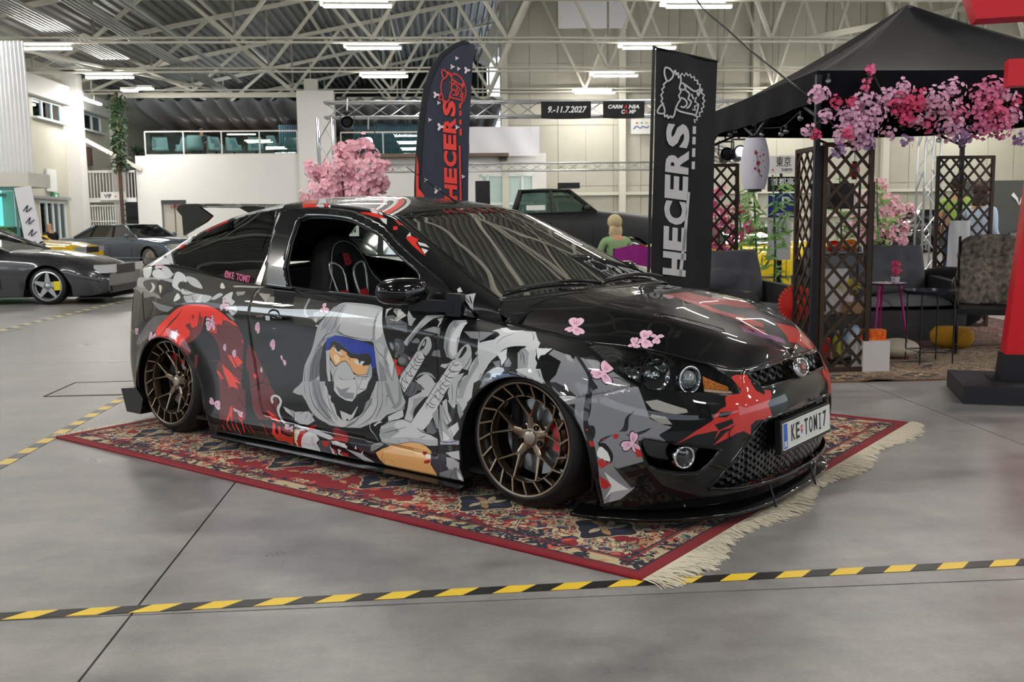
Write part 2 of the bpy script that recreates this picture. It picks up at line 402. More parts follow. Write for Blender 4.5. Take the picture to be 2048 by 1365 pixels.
# draped grey lining under the gallery roof
P = np.zeros((140, 12, 3))
for i in range(140):
    for j in range(12):
        x = -13.2 + i * 16.0 / 139; t = j / 11
        sag = .55 * math.sin(PI * t) ** .8
        P[i, j] = (x, 43.4 + t * 12, 6.5 - sag * .9 - t * .5 + .10 * math.sin(i * .9 + t * 2.5 + math.sin(i * .37)))
o = MB().grid(P).build('ceiling_drape', mat('grey_voile', 'a4a8ae', .8), None, True); o.matrix_basis = HM; o['kind'] = 'structure'
# doors
def door(n, x, y, w, h, m, handle=True):
    d = struct('door_%d' % n, MB().b2((x, y, 0), (x + w, y + .08, h)), m)
    return d
d1 = door(1, -11.82, 43.15, .94, 2.1, mat('lift_door', 'bdb9ae', .4, .3)); MB().b2((-11.87, 42.98, 2.12), (-10.83, 43.05, 2.26)).build('lintel', mat('dark_lintel', '34363a', .5), d1)
for x in (-11.35,): MB().b2((x - .01, 43.12, 0), (x + .01, 43.16, 2.1)).build('gap', darkm, d1)
text('LIFT', .24, 'sign_lettering', mat('sign_red', 'b3262c', .5), d1, Matrix.Translation((-11.3, 43.1, 1.98)) @ Matrix.Rotation(PI / 2, 4, 'X'), .005)
# glazed door of the left wall
f = MB()
for y in (38.2, 38.9, 39.5, 40.1, 40.72): f.b2((-15.1, y - .04, 0), (-15.0, y + .04, 2.18))
f.b2((-15.1, 38.2, 2.1), (-15.0, 40.75, 2.18)); d2 = struct('door_2', f, mat('pale_frame', 'dfe6e4', .4))
MB().b2((-15.06, 38.2, 0), (-15.05, 40.75, 2.1)).build('pane', gl, d2)
# ---- fluorescent ceiling fittings: pairs of tubes under each truss
lampw = mat('lamp_glow', 'fffaf2', .5, emit=100)
bodyw = mat('lamp_body', 'd8d8d0', .5)
def lamp_pair(x, y, z, label):
    t = thing('ceiling_light', label, 'lamp', (x, y, z), group='paired fluorescent tube lights under the roof trusses')
    for k, (dy, dx, dz) in enumerate(((-.14, .05, -.05), (.14, -.05, .05))):
        h = MB(); h.b2((-.85 + dx, dy - .07, dz), (.85 + dx, dy + .07, dz + .06)); h.build('housing', bodyw, t)
        MB().b2((-.83 + dx, dy - .06, dz - .05), (.83 + dx, dy + .06, dz)).build('tube', lampw, t)
    m = MB()
    for sx in (-.6, .6): m.bar((sx, 0, .08), (sx, 0, .28), .02)
    m.build('hanger', steel, t)
    return t
L0 = None
rows = {25.4: 'first truss row in view', 31.4: 'second truss row in view', 37.4: 'third truss row in view', 43.4: 'farthest truss row'}
for Y in (-4.6, 1.4, 7.4, 13.4, 19.4, 25.4, 31.4, 37.4, 43.4):
    for i, X in enumerate((-11.9, -2.0, 6.6, 15.2, 23.8)):
        if Y == 43.4 and i in (0, 1): continue
        seen = Y in rows and i < 3
        lab = ('pair of bright fluorescent tubes, %s of the %s' % (('left', 'middle', 'right')[i], rows[Y])) if seen else 'pair of fluorescent tubes over the hall outside the picture'
        if L0 is None: L0 = lamp_pair(X, Y, 6.62, lab)
        else: dup(L0, HMat(X, Y if Y < 43 else 42.3, 6.62), lab)
# the lamp by the left wall turned along the hall, and two square floodlights
dup(L0, HMat(-13.9, 41.0, 6.2, PI / 2), 'slanting fluorescent light near the hanging ivy by the left wall')
for (px, py, lab) in ((291, 177, 'square white floodlight above the gallery drape'), (259, 181, 'small half-hidden floodlight left of the square one')):
    x, y, z = at(px, py, 41)
    t = thing('floodlight', lab, 'lamp', (x, y, z)); MB().b2((-.3, -.2, 0), (.3, .2, .1)).build('housing', bodyw, t); MB().b2((-.27, -.18, -.03), (.27, .18, 0)).build('lens', lampw, t)
# ================================================================ THE WRAPPED HATCHBACK: surfaces in car coordinates (x forward, y left, z up, origin under front axle)
# columns of the lower body from the nose round the right-hand corner to the tail; rows bottom -> top edge (bonnet seam / window sill)
NET = [
 [(.850,0,.085),(.905,0,.19),(.912,0,.33),(.915,0,.47),(.885,0,.56),(.845,0,.645)],
 [(.838,-.25,.085),(.893,-.25,.19),(.900,-.25,.33),(.900,-.25,.47),(.868,-.25,.56),(.832,-.24,.636)],
 [(.790,-.46,.085),(.845,-.46,.19),(.852,-.46,.33),(.850,-.46,.47),(.820,-.45,.555),(.785,-.43,.628)],
 [(.700,-.61,.085),(.745,-.62,.19),(.755,-.63,.33),(.750,-.62,.47),(.715,-.59,.58),(.680,-.545,.668)],
 [(.585,-.73,.085),(.620,-.735,.19),(.632,-.745,.33),(.625,-.735,.48),(.590,-.70,.61),(.545,-.635,.710)],
 [(.470,-.80,.085),(.495,-.805,.19),(.505,-.815,.34),(.500,-.805,.50),(.465,-.77,.63),(.400,-.690,.727)],
 [(.360,-.845,.085),(.370,-.850,.19),(.375,-.855,.36),(.365,-.850,.53),(.335,-.82,.65),(.265,-.728,.738)],
 [(.130,-.855,.085),(.130,-.860,.19),(.130,-.862,.37),(.120,-.860,.55),(.090,-.84,.68),(.040,-.740,.773)],
 [(-.150,-.850,.085),(-.150,-.855,.19),(-.150,-.850,.37),(-.150,-.850,.57),(-.150,-.838,.715),(-.150,-.748,.800)],
 [(-.480,-.840,.085),(-.480,-.848,.18),(-.480,-.832,.37),(-.480,-.840,.57),(-.480,-.846,.740),(-.480,-.772,.832)],
 [(-.900,-.838,.085),(-.900,-.848,.18),(-.900,-.826,.37),(-.900,-.836,.57),(-.900,-.848,.755),(-.900,-.785,.876)],
 [(-1.30,-.838,.085),(-1.30,-.848,.18),(-1.30,-.826,.37),(-1.30,-.836,.57),(-1.30,-.850,.765),(-1.30,-.788,.893)],
 [(-1.70,-.840,.085),(-1.70,-.850,.18),(-1.70,-.832,.37),(-1.70,-.840,.57),(-1.70,-.852,.775),(-1.70,-.785,.908)],
 [(-2.10,-.848,.085),(-2.10,-.855,.18),(-2.10,-.845,.37),(-2.10,-.852,.58),(-2.10,-.856,.790),(-2.10,-.775,.950)],
 [(-2.42,-.850,.085),(-2.42,-.858,.18),(-2.42,-.862,.38),(-2.42,-.866,.59),(-2.42,-.850,.810),(-2.42,-.755,.990)],
 [(-2.70,-.842,.085),(-2.70,-.850,.18),(-2.70,-.858,.38),(-2.70,-.858,.59),(-2.70,-.838,.815),(-2.69,-.752,1.005)],
 [(-2.93,-.800,.100),(-2.94,-.812,.19),(-2.95,-.822,.38),(-2.95,-.815,.59),(-2.95,-.792,.810),(-2.93,-.735,.985)],
 [(-3.10,-.725,.110),(-3.13,-.74,.20),(-3.15,-.75,.38),(-3.14,-.742,.59),(-3.13,-.715,.800),(-3.10,-.675,.960)],
 [(-3.22,-.560,.120),(-3.26,-.575,.21),(-3.27,-.585,.38),(-3.26,-.575,.59),(-3.24,-.560,.790),(-3.20,-.53,.940)],
 [(-3.30,-.300,.130),(-3.34,-.300,.22),(-3.35,-.300,.38),(-3.34,-.300,.59),(-3.30,-.290,.785),(-3.26,-.270,.930)],
 [(-3.32,0,.130),(-3.36,0,.22),(-3.37,0,.38),(-3.36,0,.59),(-3.32,0,.785),(-3.28,0,.925)]]
ARCH = [(.035, .245, .350), (-2.575, .245, .350)]
def cr1(P, T):
    """Catmull-Rom of control rows P[k,...] at parameters T"""
    P = np.asarray(P, float); n = len(P); T = np.clip(np.asarray(T, float), 0, n - 1 - 1e-9); i = T.astype(int); t = (T - i).reshape((-1,) + (1,) * (P.ndim - 1))
    a = P[np.maximum(i - 1, 0)]; b = P[i]; c = P[np.minimum(i + 1, n - 1)]; d = P[np.minimum(i + 2, n - 1)]
    a = np.where((i == 0).reshape(t.shape), 2 * b - c, a); d = np.where((i == n - 2).reshape(t.shape), 2 * c - b, d)
    return .5 * (2 * b + (c - a) * t + (2 * a - 5 * b + 4 * c - d) * t * t + (3 * b - a - 3 * c + d) * t ** 3)
NETP = np.array(NET)
_ext = np.concatenate([NETP[1:2] * np.array([1, -1, 1]), NETP, NETP[-2:-1] * np.array([1, -1, 1])])   # mirrored neighbours keep the centre line smooth
def belt(U, V):
    """lower body surface, U in 0..20 along the car, V in 0..5 up"""
    A = cr1(_ext, np.asarray(U) + 1)                       # (len U, 6, 3)
    G = np.swapaxes(cr1(np.swapaxes(A, 0, 1), V), 0, 1).copy()          # (len U, len V, 3)
    x, y, z = G[..., 0], G[..., 1], G[..., 2]
    for cx_, cz_, r_ in ARCH:                              # rolled wheel-arch lips
        r = np.hypot(x - cx_, z - cz_); side = np.clip((np.abs(y) - .6) / .15, 0, 1)
        b = .020 * np.exp(-((r - r_ + .01) / .055) ** 2) * side * np.clip((z - .12) / .15, 0, 1) * np.clip((.83 - z) / .1, 0, 1)
        G[..., 1] = y - np.sign(-y) * 0 - b * np.where(y < 0, 1, -1)
        y = G[..., 1]
    return G
ROOFE = [(-.175,-.722,.885),(-.40,-.680,.985),(-.70,-.622,1.128),(-.90,-.580,1.225),(-1.02,-.560,1.275),(-1.20,-.552,1.308),(-1.50,-.552,1.335),(-1.85,-.550,1.335),(-2.20,-.545,1.295),(-2.50,-.555,1.225),(-2.72,-.580,1.150),(-2.92,-.630,1.050),(-3.08,-.655,.965)]

ROOFP = np.array(ROOFE)
BOWP = np.array([.11, .11, .10, .09, .08, .04, 0, 0, -.03, -.06, -.10, -.13, -.15]); CROWN = np.array([.018, .022, .030, .035, .037, .045, .048, .050, .05, .045, .04, .03, 0.])
def shell(A, T):
    """roof, windscreen and tailgate: A 0..12 from the screen base back to the tail, T -1 (right) .. 1 (left)"""
    e = cr1(ROOFP, A); b = cr1(BOWP[:, None], A)[:, 0]; c = cr1(CROWN[:, None], A)[:, 0]; T = np.asarray(T, float); q = 1 - np.abs(T) ** 2.3
    return np.stack([e[:, :1] + b[:, None] * q, -e[:, 1:2] * T, e[:, 2:3] + c[:, None] * q], -1)
UB = np.array([8.0, 8.55, 9.35, 9.9, 10.2, 10.7, 11.4, 12.3, 13.15, 14.1, 15.0, 15.9, 17.0])
def side(A, Wq):
    """glasshouse side between the sill line and the roof edge; A 0..12, Wq 0 (sill) .. 1 (roof)"""
    A = np.asarray(A, float); Wq = np.asarray(Wq, float); top = cr1(ROOFP, A); u = cr1(UB[:, None], A)[:, 0]
    bot = belt(u, [5.0])[:, 0]; w = Wq[None, :, None]
    G = bot[:, None] * (1 - w) + top[:, None] * w
    G[..., 1] -= .022 * np.sin(PI * np.clip(Wq, 0, 1))[None] * np.clip((12 - A) / 2, 0, 1)[:, None]
    return G
XS = [.845, .82, .75, .60, .40, .20, .05]; ZS = [.638, .668, .712, .780, .850, .895, .912]
def hood(U, S):
    """bonnet right half: U 0..8 along its edge from the nose to the cowl, S 0 edge .. 1 centre line"""
    U = np.asarray(U, float); S = np.asarray(S, float); e = belt(U, [5.0])[:, 0]; tx = .845 - U / 8 * .795
    tz = np.interp(tx, XS[::-1], ZS[::-1]); T = np.stack([tx, 0 * tx, tz], -1); s = S[None, :, None]
    G = e[:, None] * (1 - s) + T[:, None] * s
    g = 1 - (1 - S) ** 3.6
    G[..., 2] = e[:, None, 2] + (tz[:, None] - e[:, None, 2]) * g[None]
    G[..., 2] += .010 * np.exp(-((S[None] - .30) / .09) ** 2) * np.sin(PI * np.clip(U / 8, 0, 1))[:, None]     # power-bulge crease
    return G
CARM = Matrix.Translation((.5465, 4.7228, 0)) @ Matrix.Rotation(-.6675, 4, 'Z')
def usteps(n_per):            # finer parameter steps where columns are far apart
    out = []
    for k in range(20):
        a, b = NETP[k, 2], NETP[k + 1, 2]; n = max(6, int(np.linalg.norm(a - b) / n_per) + 1)
        out += list(k + np.arange(n) / n)
    return np.array(out + [20.])
_um = belt(np.linspace(0, 20, 801), [2.5])[:, 0]; _sl = np.r_[0, np.cumsum(np.linalg.norm(np.diff(_um, axis=0), axis=1))]
SMAX = float(_sl[int(18 * 40)])
def u2s(u): return np.interp(u, np.linspace(0, 20, 801), _sl) / SMAX
def inpoly(X, Y, poly):
    P = np.asarray(poly, float); r = np.zeros(X.shape, bool); n = len(P)
    for i in range(n):
        x0, y0 = P[i]; x1, y1 = P[(i + 1) % n]
        if y0 == y1: continue
        c = ((y0 > Y) != (y1 > Y)) & (X < (x1 - x0) * (Y - y0) / (y1 - y0) + x0); r ^= c
    return r
def trim(G, A, B, regions, default):
    """split a grid surface into labelled panels along closed outlines given in the surface's own parameters.
    regions: list of (label, outline) or (label, function of point array -> inside bool). First match wins."""
    na, nb = len(A), len(B); G = G.copy(); UVp = np.stack(np.meshgrid(A, B, indexing='ij'), -1)
    lock = np.zeros((na, nb), bool); labs = []
    for lab, reg in regions:
        f = (lambda uv, g, r=reg: inpoly(uv[..., 0], uv[..., 1], r)) if not callable(reg) else (lambda uv, g, r=reg: r(uv, g))
        ins = f(UVp, G); best = np.full((na, nb), 9.); tgt = np.zeros((na, nb, 5))
        for di, dj in ((1, 0), (0, 1)):
            a = (slice(0, na - di), slice(0, nb - dj)); b = (slice(di, na), slice(dj, nb))
            m = ins[a] != ins[b]; I = np.argwhere(m)
            if not len(I): continue
            i0, j0 = I[:, 0], I[:, 1]; i1, j1 = i0 + di, j0 + dj
            p0 = np.c_[UVp[i0, j0], G[i0, j0]]; p1 = np.c_[UVp[i1, j1], G[i1, j1]]; lo = np.zeros(len(I)); hi = np.ones(len(I)); s0 = ins[i0, j0]
            for _ in range(9):
                t = (lo + hi) / 2; q = p0 + (p1 - p0) * t[:, None]; s = f(q[:, :2], q[:, 2:]); same = s == s0; lo = np.where(same, t, lo); hi = np.where(same, hi, t)
            t = (lo + hi) / 2; q = p0 + (p1 - p0) * t[:, None]
            for k in range(len(I)):
                i, j, d = (i0[k], j0[k], t[k]) if t[k] < .5 else (i1[k], j1[k], 1 - t[k])
                if d < best[i, j]: best[i, j] = d; tgt[i, j] = q[k]
        mv = (best < 8) & ~lock; UVp[mv] = tgt[mv][:, :2]; G[mv] = tgt[mv][:, 2:]; lock |= mv
        labs.append((lab, f))
    quads = []; split = []
    cen_uv = (UVp[:-1, :-1] + UVp[1:, :-1] + UVp[:-1, 1:] + UVp[1:, 1:]) / 4; cen = (G[:-1, :-1] + G[1:, :-1] + G[:-1, 1:] + G[1:, 1:]) / 4
    ix = np.arange(na * nb).reshape(na, nb); a, b, c, d = ix[:-1, :-1].ravel(), ix[1:, :-1].ravel(), ix[1:, 1:].ravel(), ix[:-1, 1:].ravel()
    uvf = UVp.reshape(-1, 2); gf = G.reshape(-1, 3); lk = lock.ravel()
    tri = (lk[a] & lk[c] & ~lk[b] & ~lk[d]); tri2 = (lk[b] & lk[d] & ~lk[a] & ~lk[c]); tt = tri | tri2 | (lk[a] & lk[c]) | (lk[b] & lk[d])
    faces = [q for q in np.c_[a, b, c, d][~tt]]
    for k in np.where(tt)[0]:
        if lk[a[k]] and lk[c[k]]: faces += [np.array([a[k], b[k], c[k]]), np.array([a[k], c[k], d[k]])]
        else: faces += [np.array([a[k], b[k], d[k]]), np.array([b[k], c[k], d[k]])]
    res = {}; n = len(faces); cu = np.array([uvf[q].mean(0) for q in faces]); cg = np.array([gf[q].mean(0) for q in faces])
    lab_of = np.full(n, -1)
    for k in range(len(labs) - 1, -1, -1):
        lab_of[labs[k][1](cu, cg)] = k
    out = {}
    for k, q in enumerate(faces):
        l = default if lab_of[k] < 0 else labs[lab_of[k]][0]
        out.setdefault(l, []).append(q)
    return gf, uvf, out
def panel(name, gf, uvf, faces, m, parent, uvmap=None, mirror=False, both=False, flip=False, thick=None, asym=False):
    """one body panel from trimmed faces; both=True adds the mirrored half to the same panel"""
    idx = {}; V = []; UVs = []; Fc = []
    for q in faces:
        f = []
        for i in q:
            i = int(i)
            if i not in idx: idx[i] = len(V); V.append(gf[i]); UVs.append(uvf[i])
            f.append(idx[i])
        Fc.append(tuple(f))
    V = np.array(V); UVs = np.array(UVs)
    if mirror: V = V * np.array([1, -1, 1])
    if mirror != flip: Fc = [f[::-1] for f in Fc]
    if both:
        k = len(V); onc = np.abs(V[:, 1]) < 1e-5; m2 = np.where(onc, np.arange(k), np.arange(k) + k)
        V = np.r_[V, V * np.array([1, -1, 1])]; UVs = np.r_[UVs, UVs * np.array([1, 1]) + np.array([0, 0])]; side_ = np.r_[np.zeros(k), np.ones(k)]
        Fc = Fc + [tuple(int(m2[i]) for i in f)[::-1] for f in Fc]
    me = bpy.data.meshes.new(name); me.from_pydata([tuple(p) for p in V], [], Fc)
    ul = me.uv_layers.new(name='UVMap'); li = np.empty(len(me.loops), int); me.loops.foreach_get('vertex_index', li)
    uv = UVs if uvmap is None else uvmap(UVs)
    if both and asym: uv = uv.copy(); uv[k:, 1] = 1 - uv[k:, 1]
    ul.data.foreach_set('uv', uv[li].astype('f').ravel())
    me.polygons.foreach_set('use_smooth', [True] * len(Fc)); me.materials.append(m); me.update()
    o = bpy.data.objects.new(name, me); COL.objects.link(o); o.parent = parent
    if thick:
        md = o.modifiers.new('skin', 'SOLIDIFY'); md.thickness = thick; md.offset = -1; md.use_rim = True; md.use_rim_only = False
    return o
def wrapmat(name, img):
    m = bpy.data.materials.new(name); m.use_nodes = True; nt = m.node_tree; N = nt.nodes; b = N['Principled BSDF']
    b.inputs['Roughness'].default_value = .35; b.inputs['Coat Weight'].default_value = .8; b.inputs['Coat Roughness'].default_value = .012; b.inputs['Specular IOR Level'].default_value = .08
    t = N.new('ShaderNodeTexImage'); t.image = img; t.interpolation = 'Linear'; t.extension = 'EXTEND'; nt.links.new(t.outputs[0], b.inputs['Base Color'])
    return m
def mkimage(name, arr):
    """arr (h, w, 3) of sRGB 0..1, row 0 at the bottom"""
    h, w = arr.shape[:2]; im = bpy.data.images.new(name, w, h, alpha=False, float_buffer=False)
    a = np.ones((h, w, 4), 'f'); a[..., :3] = arr; im.pixels.foreach_set(a.ravel()); im.update(); im.pack(); return im
gblack = mat('gloss_black_wrap', '0a0a0c', .3, coat=.85, coatr=.012, spec=.08)
CAR = thing('hatchback_car', 'low black hatchback wrapped in grey, red and pink ninja and blossom artwork', 'car', hall=False)
CAR.matrix_basis = CARM
side_colours = '3a3935 101214 85868c a9a9ab 8f8c88 d8d8d6 d6d8d8 c8cacc c9cbcd d5d0c0 cfd2d3 bfc1c3 c4c6c8 dfe1e2 b5b7ba d9d4c6 a9a9a5 c3c4c3 c9cbcb 9a9a96 a5a099 8e8c88 cdd0d2 6a6a6c ff4238 7e3236 a8242a 8a8b90 ecc0d6 e2a6c0 6f2d32 ff4a40 ff3a30 c02a28 8a2a2c c63a2a d2d5d6 c3c7cc a0a3a8 d5d8da b01c20 f4c07a e0e2e4 b8262a dfe1e4 15171a 55575c d03a34 d8dadc 7b1c20 9fa1a4 d8d2c4 b4b8bb a4a8ac dcdedf 9ba0a4 15191d 6b6f78 c0c4c7 f3b97c ffe0b4 e8ecf0 1a3cae 0b1d6a 6d8ee0 c8cacd aeb3b6 c7cacd 8e9398 c4c7ca 6a6c72 c2c4c6 d2cfcc 8c8a88 c4c7c9 c9cccd 8f9499 8b8d92 d0cfca 85888d 4b4f56 55595f d0d2d4 63676c 7f8489 e23028 b01c1c e9a8c4 b2b6b9 7e8084 d3d5d9 5c5f66 d2d4d7 c0c3c6 c5c8ca b9bcc2 8a2226 c9ccd2 e8eaec 2e3440 9aa6c0 e4e6e8 d2d4d8 8e9094 b5b9bd d0d2d6 9fa4a8 c9cccf f0b774 f8cf9c 3a2a1c b03038 f4efe8 3f434c 8a8f96 9fa3a7 d6d8dc b2b6ba dadcdf b7bbbe b9bdc1 9fa3a8 cacdcf 9ca1a5 dadde0 85888f 6e7f9e bfc3c6 c0c3c8 c3c7cb aeb2b7 d6dadb e0e2e6 6a6e76 9fa3a9 b4b4cc 1a1c20 c9ccd1 b5b8bf 85898f cacdd0 e2e4e6 c3c6ca 88898f 9a9ba1 a9abb1 2a2b2e 33343a e0e0e4 85878e a5a39e 9a9893 b82a2a d23c34 c83a34 e8ebec a9abb0 c03030'
